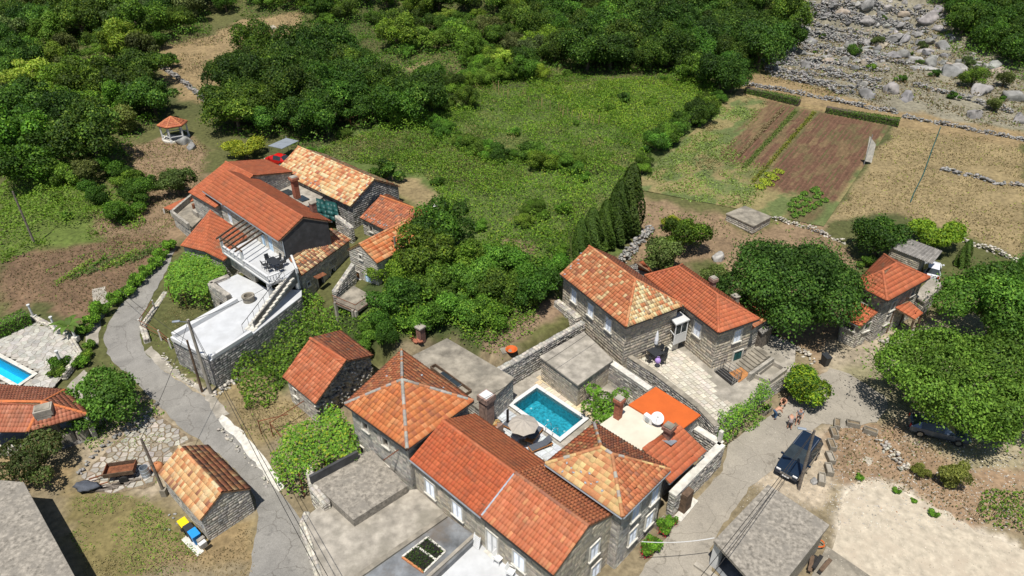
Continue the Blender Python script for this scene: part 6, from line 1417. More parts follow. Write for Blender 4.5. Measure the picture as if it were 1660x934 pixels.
for k in range(2): proto('olive%d' % k, 2.6, 2.1, 12, 4800, .25, OLIVE, jit=.9)
for k in range(2): proto('fig%d' % k, 2.8, 2.2, 18, 9500, .23, FIGG, th=.4)
for k in range(2): proto('shrub%d' % k, 1.5, 1.15, 9, 2000, .24, MIDG if k else DARKG, th=.25, name='shrub')
proto('yellow0', 2.8, 1.9, 12, 5200, .28, YELLOW, th=.6); proto('russet0', 2.7, 1.8, 13, 7000, .20, RUSS, th=.4, name='shrub')
proto('bushy', 1.9, 2.3, 10, 5200, .2, [(3, (.05, .095, .018)), (2, (.11, .16, .02)), (2, (.16, .19, .02)), (1, (.03, .06, .012))], th=.1, name='shrub', lo=.3, hi=.5, spread=.55)
proto('fruit', 1.9, 1.1, 10, 2600, .2, VGF, th=.7, jit=.8); proto('roadside', 3.0, 2.3, 17, 8200, .25, [(4, (.05, .10, .022)), (3, (.075, .135, .028)), (2, (.03, .06, .014)), (1, (.10, .17, .04))], th=.8, jit=.75)
proto('walnut', 6.6, 4.4, 34, 46000, .225, [(4, (.075, .122, .025)), (3, (.095, .148, .03)), (3, (.052, .09, .019)), (1, (.13, .18, .042))], th=1.2, tr=.35, lo=.2, hi=.33, spread=.8, jit=.8, inner=.3)
proto('bigdark', 6.0, 5.2, 30, 50000, .225, [(4, (.036, .072, .018)), (3, (.052, .095, .022)), (2, (.022, .045, .012)), (1, (.08, .13, .03))], th=1.4, tr=.35, lo=.22, hi=.34, spread=.78, jit=.7, inner=.25)
proto('mulberry', 5.0, 3.6, 26, 30000, .22, [(4, (.05, .09, .02)), (3, (.075, .125, .026)), (2, (.03, .06, .014)), (1, (.11, .16, .035))], th=1.4, tr=.3, lo=.2, hi=.34, spread=.8, jit=.75)
def cypress(key, h, r, n):
    t = rng.random(n); a = rng.uniform(0, 6.283, n); rr = r * np.clip(1.25 * np.sqrt(np.clip(1 - t, 0, 1)) * np.clip(t * 6 + .45, 0, 1), 0, 1) * (.82 + .22 * np.sin(a * 5 + t * 9)) * np.where(rng.random(n) < .2, rng.uniform(.5, 1, n), 1); p = np.stack([np.cos(a) * rr, np.sin(a) * rr, t * h + .2], 1)
    N = np.stack([np.cos(a), np.sin(a), np.full(n, .55)], 1) + rng.normal(size=(n, 3)) * .45; V, Q = leaf_arrays(p, N, rng.uniform(.7, 1.3, n) * .26); me = meshq('crown', V, Q, LB * pick(CYP, n)); me.materials.append(MATS['leaf'])
    m = MB().tube([(0, 0, -.3), (0, 0, h * .8)], [.14, .04], 6); mt_ = bpy.data.meshes.new('trunk'); mt_.from_pydata([tuple(v) for v in m.V], [], m.F); mt_.materials.append(MATS['bark']); TP[key] = (me, mt_, r, 'cypress')
cypress('cyp0', 6.4, 1.45, 6500); cypress('cyp1', 6.5, 1.3, 5200)
def plant(key, loc, s, label, cat='tree', group=None, rz=None, tint=None, sz=None, name=None):
    cr, tr, Rr, nm = TP[key]; o = bpy.data.objects.new(name or nm, None); COL.objects.link(o); o.location = loc; o.rotation_euler = (0, 0, rnd.uniform(0, 6.28) if rz is None else rz); o.scale = (s, s, sz or s * rnd.uniform(.9, 1.12)); o.empty_display_size = .2
    tag(o, label, cat, group); t = tint or tuple(np.array((1, 1, 1)) * rnd.uniform(.6, 1.25) * np.array((rnd.uniform(.85, 1.25), 1, rnd.uniform(.8, 1.1))))
    for nme, me in (('crown', cr), ('trunk', tr)):
        if me: c = bpy.data.objects.new(nme, me); COL.objects.link(c); c.parent = o; c.color = (*t, 1) if nme == 'crown' else (1, 1, 1, 1)
    return o
def scatter(poly, dmin, tries, keys, label, group, srange=(.75, 1.25), cat='tree', avoid=()):
    xs = [p[0] for p in poly]; ys = [p[1] for p in poly]; N = tries; X_ = rng.uniform(min(xs), max(xs), N); Y_ = rng.uniform(min(ys), max(ys), N); ok = sdpoly(X_, Y_, poly) > 0; pts = []
    for x, y in zip(X_[ok], Y_[ok]):
        if all((x - a) ** 2 + (y - b) ** 2 > dmin * dmin for a, b in pts): pts.append((x, y))
    Z_ = G(np.array([p[0] for p in pts]), np.array([p[1] for p in pts]))
    for (x, y), z in zip(pts, Z_): k = keys[rnd.randrange(len(keys))]; plant(k, (x, y, float(z) - .1), rnd.uniform(*srange), label, cat, group, name='shrub' if cat == 'shrub' else None)
    return pts
MEAD = gpoly([(498, 258), (560, 222), (640, 205), (700, 165), (760, 125), (900, 122), (1000, 128), (1100, 125), (1175, 150), (1120, 205), (1060, 245), (1020, 300), (1000, 350), (1010, 400), (930, 430), (880, 440), (800, 390), (715, 345), (700, 310), (650, 275), (560, 260)])
D4 = ['dark0', 'dark1', 'dark2', 'dark3']; M3 = ['mid0', 'mid1', 'mid2']; LO = ['light0', 'light1', 'olive0', 'olive1']
n_a = len(scatter(gpoly([(860, 8), (1285, 8), (1278, 78), (1215, 122), (1165, 152), (1098, 122), (1000, 122), (900, 112), (850, 70)]), 3.9, 3000, D4 + ['dark1', 'mid0'], 'dark broadleaf tree in the dense wood above the meadow', 'trees of the wood above the meadow', (.8, 1.45)))
n_b = len(scatter(gpoly([(500, 8), (858, 8), (848, 75), (885, 118), (760, 112), (735, 60), (690, 85), (650, 95), (600, 45), (540, 50), (500, 25)]), 4.0, 2200, D4[:2] + M3 + ['light0', 'olive0'], 'mixed green tree on the upper slope behind the meadow', 'trees on the upper slope', (.55, 1.3)))
n_c = len(scatter(gpoly([(0, 8), (335, 8), (335, 40), (262, 72), (235, 110), (268, 165), (262, 195), (215, 220), (195, 265), (165, 305), (80, 310), (0, 312)]), 4.4, 3000, D4 + M3 + ['olive0', 'olive1', 'light0', 'light1'], 'bushy tree on the left hillside', 'trees on the left hillside', (.7, 1.55)))
n_d = len(scatter(gpoly([(352, 210), (368, 150), (430, 105), (520, 95), (590, 125), (640, 180), (690, 195), (640, 215), (560, 205), (510, 232), (430, 222)]), 3.5, 1500, D4, 'dense dark tree in the grove behind the long barn', 'trees of the grove behind the barn', (.9, 1.35)))
n_e = len(scatter(gpoly([(1530, -5), (1662, -10), (1700, 110), (1640, 110), (1590, 85), (1540, 60)]), 4.0, 900, D4, 'dark tree above the rocky slope at the right', 'trees above the rocky slope', (.9, 1.35)))
n_f = len(scatter(gpoly([(350, 0), (500, 0), (500, 20), (420, 12), (360, 22)]), 4.2, 500, M3 + ['light1'], 'pale green tree at the top picture edge', 'trees at the top edge', (.7, 1.1)))
n_g = len(scatter(gpoly([(610, 180), (720, 110), (760, 100), (830, 110), (790, 130), (720, 150), (690, 190), (640, 205)]), 3.4, 700, M3 + ['shrub0', 'shrub1'], 'leafy shrub along the upper edge of the meadow', 'shrubs along the meadow edge', (.5, .85), 'shrub'))
n_j = len(scatter(MEAD, 6.5, 600, ['shrub1', 'light0', 'mid0', 'fig0'], 'low leafy clump growing in the overgrown meadow', 'clumps in the meadow', (.22, .5), 'shrub'))
n_h = len(scatter(gpoly([(60, 300), (200, 270), (235, 300), (225, 360), (160, 370), (90, 350)]), 3.6, 500, ['fig0', 'fig1', 'olive0', 'shrub1'], 'spreading shrub on the bank left of the farm', 'shrubs on the bank', (.5, .95), 'shrub'))
def line_leaves(a, b, n, w, leaf, pal, label):
    a, b = PG(*a), PG(*b); t = rng.random(n); X_ = a.x + (b.x - a.x) * t + rng.normal(size=n) * w; Y_ = a.y + (b.y - a.y) * t + rng.normal(size=n) * w; V, Q = leaf_arrays(np.stack([X_, Y_, G(X_, Y_) + rng.random(n) * .45], 1), rng.normal(size=(n, 3)) * .6 + np.array((0, 0, 1)), rng.uniform(.6, 1.3, n) * leaf); tag(link('crop_row', meshq('crop_row', V, Q, LB * pick(pal, n)), mats=['leaf']), label, 'crops', kind='stuff')
for k in range(6): line_leaves((92 + k * 24, 462 - k * 7), (150 + k * 24, 424 - k * 5), 380, .18, .2, (LIGHTG, FIGG, OLIVE)[k % 3], 'green vegetable row %s in the brown garden plot' % ('one', 'two', 'three', 'four', 'five', 'six')[k])
n_i = len(scatter(gpoly([(1250, 60), (1330, 20), (1500, 30), (1620, 130), (1640, 190), (1500, 150), (1330, 110)]), 5.0, 500, ['shrub0', 'shrub1', 'mid1', 'olive0'], 'small green bush among the pale rocks', 'bushes among the rocks', (.35, .75), 'shrub'))
def pl(key, px, py, s, label, cat='tree', **kw): return plant(key, PG(px, py) - Vector((0, 0, .1)), s, label, cat, **kw)
pl('dark0', 277, 112, .55, 'small round dark tree alone on the dry upper slope'); pl('yellow0', 400, 258, 1.05, 'yellow green spreading bush behind the farmhouse', sz=.8); pl('olive0', 292, 318, 1.05, 'grey green olive bush left of the farmhouse roof')
pl('shrub0', 250, 305, .9, 'dark shrub on the dry bank beside the olive bush', 'shrub'); pl('shrub0', 628, 292, 1.45, 'round dark green bush behind the long barn', 'shrub'); pl('dark2', 757, 178, .6, 'dark bushy tree at the upper meadow edge'); pl('shrub0', 730, 170, 1., 'dark shrub left of the vineyard stakes', 'shrub')
pl('shrub0', 850, 252, 1., 'low dark bush in the middle of the meadow', 'shrub'); pl('shrub0', 1012, 168, .9, 'dark bush at the upper right of the meadow', 'shrub'); pl('shrub1', 990, 182, .7, 'small bush below the dark one in the upper meadow', 'shrub'); pl('dark1', 1135, 200, .75, 'dark bushy tree at the corner of the ploughed field'); pl('dark3', 1185, 150, .8, 'dark tree at the top corner of the ploughed field')
for k, (x, y, s, kk) in enumerate(((940, 420, .72, 'cyp0'), (957, 414, .95, 'cyp0'), (978, 404, .92, 'cyp0'), (998, 394, 1.12, 'cyp0'), (1016, 380, 1.25, 'cyp0'))): pl(kk, x, y, s, ['leftmost and shortest cypress beside the stone house', 'second cypress from the left beside the stone house', 'middle cypress of the row beside the stone house', 'fourth cypress from the left in the row', 'rightmost tall cypress at the field corner'][k], 'cypress', group='cypress row')
pl('olive1', 1070, 442, .95, 'grey green olive bush behind the small orange roof wedge'); pl('mid1', 1105, 408, .85, 'leafy green tree on the rocky patch behind the houses'); pl('olive0', 1155, 468, .7, 'small olive bush behind the orange hip roof'); pl('yellow0', 1085, 372, .5, 'low yellow green bush at the field edge', 'shrub')
plant('bigdark', PG(1258, 546), 1.1, 'huge dark green tree between the two orange hip roofs', rz=.4, tint=(.75, .78, .8)); plant('walnut', PG(1533, 676), 1.04, 'huge light green tree over the parked grey car', rz=1.0, tint=(.82, .85, .85)); plant('mulberry', PG(1598, 560), 1.12, 'broad dark green tree at the right picture edge', rz=.2, tint=(.85, .95, .9)); plant('mulberry', PG(1690, 500), .9, 'dark tree cut by the right picture edge behind the broad one', rz=2., tint=(.7, .85, .8))
pl('dark1', 1418, 415, .95, 'round dark tree left of the corrugated shed'); pl('yellow0', 1510, 410, 1.05, 'yellow green round tree behind the corrugated shed', tint=(.62, .8, .8)); pl('cyp1', 1557, 432, .55, 'stubby cypress right of the corrugated shed', 'cypress'); pl('shrub0', 1404, 432, .75, 'small clipped dark shrub by the orange hip roof', 'shrub')
plant('bushy', PG(1300, 652), 1.2, 'tall two tone green bush at the roadside by the people', 'shrub', rz=0, tint=(1, 1, 1)); plant('fruit', P(976, 668, YARD), 1.0, 'small bright green fruit tree by the pool shed', rz=.5, tint=(1.1, 1.1, 1)); plant('roadside', PG(180, 676), 1.0, 'leafy green tree standing at the bend of the left road', rz=.3, tint=(1, 1, 1)); plant('russet0', PG(62, 768), 1.0, 'dark russet leaved shrub below the pool pavilion', 'shrub', rz=1., tint=(1, 1, 1))
for k, (x, y, s) in enumerate(((92, 612, .62), (108, 598, .7), (128, 596, .6), (138, 580, .5), (150, 562, .5))): pl('shrub1', x, y, s, 'oleander bush with pale flowers along the pool terrace path', 'shrub', group='oleanders along the path')
for k, (x, y, s) in enumerate(((276, 404, .7), (266, 420, .7), (252, 436, .75), (236, 450, .7), (218, 466, .75), (203, 480, .75), (188, 496, .7), (172, 512, .8), (158, 524, .7), (145, 540, .6))): pl('shrub1', x, y, s, 'green bush in the hedge row along the upper road', 'shrub', group='hedge bushes along the upper road', tint=(1.15, 1.2, 1))
for k, (x, y, s, kk) in enumerate(((722, 402, 1.05, 'mid1'), (690, 450, 1.0, 'mid2'), (745, 440, .95, 'fig0'), (765, 478, 1.0, 'fig1'), (820, 492, 1.0, 'fig0'), (868, 492, .95, 'fig1'), (805, 440, .9, 'fig0'), (850, 455, .85, 'fig1'), (650, 500, .9, 'fig0'), (895, 452, .65, 'fig1'), (690, 530, .75, 'fig0'), (745, 520, .85, 'fig1'), (640, 450, .8, 'fig0'), (625, 545, .6, 'fig1'), (600, 560, .55, 'fig0'), (700, 490, .9, 'fig1'), (790, 525, .7, 'fig0'))): pl(kk, x, y, s, 'spreading leafy tree in the overgrown garden between the houses', group='trees of the overgrown garden', tint=None)
for (x, y, s, lb) in ((1393, 775, .28, 'tiny round green bush on the brown bank above the gravel'), (1455, 800, .25, 'tiny green bush at the edge of the white gravel'), (1480, 812, .2, 'small plant between bank and white gravel'), (1515, 838, .3, 'low green plant at the lower edge of the bank')): pl('shrub1', x, y, s, lb, 'shrub', tint=(1.1, 1.2, 1))
pl('olive1', 1538, 782, .55, 'dry looking olive coloured bush on the stony bank', 'shrub', tint=(1.5, 1.2, .9)); pl('olive0', 1490, 772, .3, 'small dry bush left of the larger one on the bank', 'shrub', tint=(1.4, 1.15, .7))
pl('shrub1', 500, 630, .6, 'small bush by the ruined house wall', 'shrub')
# leaf carpets -----------------------------------------------------
def cover(name, label, poly, dens, h0, h1, leaf, pal, freq=.35, k=0, lump=True, thin=0.0, avoid=(), zbase=None, tilt=.8, cat='plants', dry=None):
    xs = [p[0] for p in poly]; ys = [p[1] for p in poly]; A_ = (max(xs) - min(xs)) * (max(ys) - min(ys)); n = int(A_ * dens); X_ = rng.uniform(min(xs), max(xs), n); Y_ = rng.uniform(min(ys), max(ys), n)
    wx_ = (fbm(X_ * .4, Y_ * .4, 111) - .5) * 2.5; wy_ = (fbm(X_ * .4, Y_ * .4, 117) - .5) * 2.5; sd_ = sdpoly(X_ + wx_, Y_ + wy_, poly); ok = sd_ > 0
    for a in avoid: ok &= sdpoly(X_, Y_, a) < .05
    f = fbm(X_ * freq, Y_ * freq, 121 + k, 3); 
    if thin: ok &= (fbm(X_ * .25, Y_ * .25, 141 + k, 3) + rng.normal(size=n) * .05) > thin
    X_, Y_, f, sd_ = X_[ok], Y_[ok], f[ok], sd_[ok]; n = len(X_); g = G(X_, Y_) if zbase is None else np.full(n, zbase)
    e = .15; hf = lambda x, y: h0 + (h1 - h0) * np.clip((fbm(x * freq, y * freq, 121 + k, 3) - .28) / .45, 0, 1)
    H = hf(X_, Y_) * np.clip(sd_ / 1.2 + .25, 0, 1); gx_ = (hf(X_ + e, Y_) - hf(X_ - e, Y_)) / (2 * e); gy_ = (hf(X_, Y_ + e) - hf(X_, Y_ - e)) / (2 * e)
    z = g + H * rng.uniform(0, 1, n) ** .35; N = np.stack([-gx_, -gy_, np.ones(n)], 1) + rng.normal(size=(n, 3)) * tilt
    V, Q = leaf_arrays(np.stack([X_, Y_, z], 1), N, rng.uniform(.6, 1.35, n) * leaf); tn = fbm(X_ * .12, Y_ * .12, 151 + k, 3)[:, None]; c = LB * pick(pal, n) * (.6 + .8 * tn)
    if dry is not None: w = sstep((fbm(X_ * .18, Y_ * .18, 161 + k, 4) - .54) / .12)[:, None] * .85; c = c * (1 - w) + 1.15 * pick(dry, n) * w
    o = link(name, meshq(name, V, Q, c), mats=['leaf']); return tag(o, label, cat, kind='stuff')
STRAWD = [(3, (.235, .18, .092)), (2, (.18, .14, .07)), (1, (.29, .23, .12))]; STRAWP = [(w_, tuple(np.array(c_) / LB)) for w_, c_ in STRAWD]; BRUSH = [(w_, tuple(np.array(c_) / LB)) for w_, c_ in [(3, (.20, .15, .085)), (2, (.15, .12, .06)), (1, (.12, .14, .04))]]
bare = gpoly([(636, 285), (690, 288), (716, 325), (700, 352), (655, 335)])
cover('meadow_growth', 'rank green vines and grass covering the meadow', MEAD, 26, .1, 1.0, .23, [(4, (.078, .13, .019)), (3, (.10, .15, .022)), (4, (.045, .082, .014)), (.8, (.16, .17, .035))], .5, 1, avoid=[bare], dry=[(2, (.16, .17, .05)), (2, (.24, .20, .09)), (1, (.12, .14, .04))])
cover('bramble_thicket', 'dense bramble and ivy thicket below the white terrace', gpoly([(500, 490), (545, 495), (575, 525), (612, 505), (622, 440), (700, 420), (760, 400), (830, 400), (905, 470), (880, 500), (800, 560), (720, 540), (668, 570), (600, 560), (560, 545), (500, 560), (470, 600), (455, 650), (395, 668), (372, 620), (385, 580), (440, 535), (480, 500)]), 72, .6, 2.6, .24, [(4, (.065, .115, .02)), (3, (.095, .15, .026)), (2, (.04, .075, .016)), (1, (.15, .19, .03))], .5, 2)
cover('meadow_shrubs', 'taller yellow green clumps in the meadow', MEAD, 34, .2, 1.9, .23, [(3, (.095, .15, .022)), (3, (.065, .115, .018)), (2, (.13, .175, .03)), (1, (.04, .075, .015))], .35, 5, thin=.54, avoid=[bare])
cover('meadow_grass', 'patches of taller dark growth in the meadow hollows', MEAD, 30, .3, 1.4, .22, [(3, (.045, .085, .015)), (2, (.065, .11, .018)), (1, (.09, .14, .02))], .22, 8, thin=.585, avoid=[bare])
cover('vine_field', 'yellow green vine carpet in the upper right part of the meadow', gpoly([(860, 135), (1000, 130), (1110, 130), (1165, 150), (1110, 205), (1060, 240), (1000, 215), (900, 170)]), 26, .2, .8, .24, [(3, (.14, .185, .028)), (3, (.10, .15, .024)), (1, (.18, .20, .035))], .6, 6)
cover('dry_meadow', 'olive and straw coloured rough grass behind the long barn', gpoly([(510, 250), (600, 212), (680, 210), (780, 260), (830, 300), (760, 310), (690, 270), (600, 262)]), 24, .1, .7, .2, STRAWP + BRUSH + [(3, (.10, .125, .03))], .5, 7, thin=.36)
def hedge_line(pp, n, keys, s0, s1, label, group):
    w_ = [PG(*q) for q in pp]; L_ = [(b - a).length for a, b in zip(w_, w_[1:])]
    for k in range(n):
        d_ = rnd.random() * sum(L_); i = 0
        while d_ > L_[i]: d_ -= L_[i]; i += 1
        q = w_[i].lerp(w_[i + 1], d_ / L_[i]) + Vector((rnd.uniform(-1.2, 1.2), rnd.uniform(-1.2, 1.2), 0)); plant(keys[rnd.randrange(len(keys))], (q.x, q.y, float(G(q.x, q.y)) - .1), rnd.uniform(s0, s1), label, 'shrub', group, name='shrub')
hedge_line([(690, 205), (740, 228), (800, 262), (860, 262), (940, 290)], 30, ['fig0', 'fig1', 'mid0', 'shrub1'], .35, .7, 'dark bush in the ragged hedge line crossing the meadow', 'hedge line across the meadow')
hedge_line([(1165, 160), (1120, 205), (1060, 250), (1030, 285)], 22, ['mid1', 'fig0', 'shrub0', 'mid0'], .35, .75, 'green bush along the fence side of the meadow', 'bushes along the field fence')
hedge_line([(620, 205), (680, 190), (720, 160), (790, 135), (880, 128)], 22, ['mid0', 'mid2', 'dark1', 'light1'], .4, .8, 'bush at the upper meadow edge below the wood', 'bushes below the wood')
hedge_line([(880, 390), (870, 340), (840, 390)], 6, ['mid0', 'fig1', 'shrub0'], .3, .5, 'bush in the lower meadow above the leafy garden', 'bushes in the lower meadow')
cover('hillside_brambles', 'low brambles covering the bank at the left edge', gpoly([(0, 270), (100, 290), (200, 320), (235, 365), (150, 385), (60, 410), (0, 430)]), 40, .2, 1.6, .26, [(4, (.085, .13, .022)), (3, (.06, .10, .018)), (2, (.11, .15, .03))], .4, 3, thin=.3)
for kk, (pp_, lb) in enumerate(((((0, 0), (340, 0), (340, 60), (262, 80), (240, 110), (275, 165), (265, 200), (215, 225), (205, 290), (120, 300), (0, 285)), 'undergrowth beneath the left hillside trees'), (((345, 0), (1285, 0), (1280, 80), (1215, 128), (1160, 155), (1098, 128), (880, 122), (770, 125), (700, 150), (640, 210), (500, 245), (345, 215), (365, 130), (480, 90), (490, 30), (400, 30)), 'undergrowth beneath the upper woods'), (((1500, 0), (1700, -20), (1700, 140), (1600, 115), (1530, 80)), 'undergrowth beneath the trees above the rocks'))): cover('undergrowth', lb, gpoly(pp_), 14, .1, 2.6, .32, MIDG + DARKG + FIGG + [(.6, (.12, .13, .04))], .28, 10 + kk, thin=.26)
cover('weeds', 'green and dry weeds in the yard below the small barn', gpoly([(110, 800), (180, 800), (250, 800), (300, 860), (330, 890), (300, 934), (150, 945)]), 90, .03, .4, .11, LIGHTG + MIDG, .6, 20, thin=.4, dry=STRAWD)
cover('dry_grass', 'dry straw coloured grass on the right hand field', gpoly([(1340, 365), (1450, 205), (1560, 215), (1680, 240), (1680, 425), (1560, 385), (1450, 345)]), 14, .03, .16, .2, STRAWP + [(1, (.16, .17, .05))], .5, 21, tilt=1.6, thin=.3)
cover('dry_grass', 'dry straw coloured grass beside the gravel lot and the barn', gpoly([(1350, 690), (1480, 690), (1660, 740), (1660, 850), (1560, 850), (1440, 782), (1375, 785), (1345, 760)]), 22, .03, .22, .16, STRAWP + BRUSH + [(1, (.08, .12, .03))], .5, 22, tilt=1.6, thin=.45)
cover('dry_grass', 'dry grass along the barn verge', gpoly([(250, 900), (330, 888), (412, 840), (405, 945), (230, 945)]), 40, .02, .16, .14, STRAWP, .5, 23, tilt=1.6, thin=.35)
cover('dry_grass', 'dry grass on the slope around the gazebo', gpoly([(200, 235), (320, 222), (345, 262), (325, 300), (275, 335), (205, 335)]), 22, .03, .3, .2, STRAWP + BRUSH + [(2, (.10, .13, .03))], .5, 24, tilt=1.6, thin=.3)
cover('dry_grass', 'dry grass and weeds on the bank beside the farm annex', gpoly([(140, 345), (275, 320), (300, 380), (262, 402), (150, 400)]), 30, .03, .35, .18, STRAWP + BRUSH + [(3, (.09, .13, .03))], .5, 35, tilt=1.6, thin=.35)
cover('dry_grass', 'dry weeds over the brown garden plot at the left', gpoly([(0, 430), (80, 405), (190, 388), (262, 390), (205, 462), (165, 520), (120, 520), (55, 492), (0, 508)]), 18, .02, .2, .18, STRAWP + BRUSH, .5, 36, tilt=1.6, thin=.45)
cover('weeds', 'grass and weeds on the open ground around the houses', gpoly([(40, 470), (300, 560), (380, 560), (470, 480), (620, 560), (640, 590), (505, 700), (470, 760), (400, 690), (330, 650), (240, 560)]), 9, .03, .3, .16, LIGHTG + STRAWP, .5, 37, tilt=1.4, thin=.45, avoid=[ROADL])
cover('dry_grass', 'dry grass by the rusty pipe frame', gpoly([(365, 645), (410, 655), (470, 640), (505, 668), (470, 700), (425, 715), (395, 700)]), 50, .02, .25, .14, STRAWP + [(1, (.1, .13, .03))], .5, 25, tilt=1.6, thin=.3)
cover('green_bank', 'lush green plants on the bank at the lower right edge', gpoly([(1600, 800), (1680, 790), (1680, 885), (1620, 860), (1588, 840)]), 60, .2, .9, .2, MIDG + LIGHTG, .6, 26)
cover('field_grass', 'green grass strips on the left part of the ploughed field', [xy(fieldp(*q)) for q in ((0, 0), (.64, 0), (.62, .3), (.3, .45), (.26, .95), (0, .98))], 30, .05, .4, .26, [(3, (.11, .135, .05)), (2, (.14, .17, .08)), (2, (.09, .12, .03))], .4, 27, thin=.34, dry=STRAWD)
cover('lawn', 'small worn lawn between road fence and white terrace', gpoly([(258, 522), (292, 487), (335, 492), (318, 515), (285, 540)]), 90, .02, .1, .1, LIGHTG, .6, 28, tilt=1.5, dry=STRAWD)
cover('garden_rows', 'vegetable rows in the brown garden by the left road', gpoly([(70, 440), (190, 392), (275, 392), (230, 440), (170, 455), (120, 462)]), 25, .1, .5, .2, LIGHTG + OLIVE, .9, 29, thin=.52)
cover('verge_plants', 'green plants along the stone edge beside the crazy paving', gpoly([(130, 700), (190, 672), (245, 642), (270, 668), (240, 672), (195, 705), (150, 735)]), 70, .1, .6, .16, LIGHTG + MIDG, .8, 30, thin=.38)
cover('weeds', 'weeds sprouting between the crazy paving stones', cpz, 40, .03, .25, .1, LIGHTG + STRAWP, .8, 38, thin=.56)
cover('scrub', 'dry scrub and weeds on the rocky patch behind the houses', gpoly([(1030, 330), (1180, 350), (1330, 360), (1390, 420), (1200, 440), (1020, 430)]), 9, .05, .5, .24, BRUSH + MIDG, .5, 31, thin=.48)
cover('scrub', 'low scrub between the terraces of the rocky slope', gpoly([(1225, 130), (1290, 20), (1520, 0), (1660, 120), (1660, 215), (1450, 180)]), 9, .05, .6, .34, BRUSH + [(2, (.10, .12, .04))] + STRAWP, .4, 32, thin=.44)
cover('scrub', 'dry scrub on the slope above the grove', gpoly([(255, 75), (400, 30), (490, 25), (470, 90), (345, 170), (255, 115)]), 7, .05, .4, .3, STRAWP + BRUSH + [(1, (.1, .12, .03))], .4, 33, thin=.45)
cover('weeds', 'plants growing in the walled garden strip behind the pool wall', gpoly([(690, 545), (770, 540), (880, 490), (905, 500), (860, 540), (808, 585), (735, 548)]), 40, .1, .8, .2, MIDG + LIGHTG + BRUSH, .6, 34, thin=.4)
def vine(name, label, poly, z0, z1, dens, leaf, pal, cat='vine', drip=.8, posts=True):
    """climbing plant over a frame: flat leafy canopy with hanging edges"""
    c = Vector((sum(p[0] for p in poly) / len(poly), sum(p[1] for p in poly) / len(poly), z0)); t = thing(name, label, cat, c); xs = [p[0] for p in poly]; ys = [p[1] for p in poly]; n = int((max(xs) - min(xs)) * (max(ys) - min(ys)) * dens); X_ = rng.uniform(min(xs), max(xs), n); Y_ = rng.uniform(min(ys), max(ys), n); sd_ = sdpoly(X_ + (fbm(X_ * .8, Y_ * .8, 201) - .5) * 1.2, Y_ + (fbm(X_ * .8, Y_ * .8, 207) - .5) * 1.2, poly); ok = sd_ > 0; X_, Y_, sd_ = X_[ok], Y_[ok], sd_[ok]; n = len(X_)
    top = z1 + .5 * (fbm(X_ * .9, Y_ * .9, 211, 3) - .5); z = top - rng.random(n) ** 2 * np.where(sd_ < .5, (z1 - z0) * drip, .35); N = np.stack([rng.normal(size=n) * .6, rng.normal(size=n) * .6 - .15, np.ones(n)], 1); V, Q = leaf_arrays(np.stack([X_, Y_, z], 1), N, rng.uniform(.6, 1.35, n) * leaf)
    link('foliage', meshq('foliage', V, Q, LB * pick(pal, n) * rng.uniform(.8, 1.2, (n, 1)), org=c), t, mats=['leaf'])
    if posts:
        for p in poly[::max(1, len(poly) // 4)]: q = Vector((*p, 0)).lerp(Vector((c.x, c.y, 0)), .15); MB().tube([(q.x, q.y, z0 - .3), (q.x, q.y, z1 - .1)], .05).build('post', 'rust', t)
        MB().tube([(c.x, c.y, z0 - .3), (c.x + .1, c.y, (z0 + z1) / 2), (c.x, c.y, z1 - .1)], .07).build('stem', 'bark', t)
    return t
VG = [(4, (.07, .135, .022)), (3, (.10, .175, .030)), (2, (.045, .09, .016)), (1, (.15, .20, .035))]
vine('grape_arbour', 'thick green grape vine arbour between road and white terrace', PL(((262, 462), (272, 428), (300, 408), (338, 414), (366, 432), (364, 448), (340, 458), (332, 476), (290, 474)), 2.9), .6, 2.9, 150, .24, VG, 'grape vine')
vine('climbing_vine', 'sprawling bright vine over the wall below the pyramid roofed house', PL(((462, 692), (505, 668), (535, 648), (558, 662), (575, 700), (588, 735), (575, 745), (520, 745), (478, 775), (452, 770), (438, 735)), 2.6), .1, 2.6, 120, .22, VG + [(1, (.2, .2, .03))], 'vine')
vine('ivy', 'green ivy tumbling over the courtyard wall to the right road', PL(((1160, 688), (1172, 668), (1198, 652), (1222, 642), (1218, 668), (1190, 700), (1172, 712)), 2.0), .1, 2.3, 170, .18, VG, 'ivy', posts=False)
vine('ivy', 'ivy column on the courtyard wall beside the planter', PL(((1218, 640), (1232, 618), (1250, 622), (1246, 642), (1230, 656)), 2.2), .2, 2.6, 200, .17, VG, 'ivy', posts=False)
vine('ivy', 'low green strip of plants at the foot of the road wall', PL(((1200, 700), (1216, 682), (1236, 668), (1242, 674), (1218, 696)), .3), 0, .4, 160, .14, VG, 'plants', posts=False)
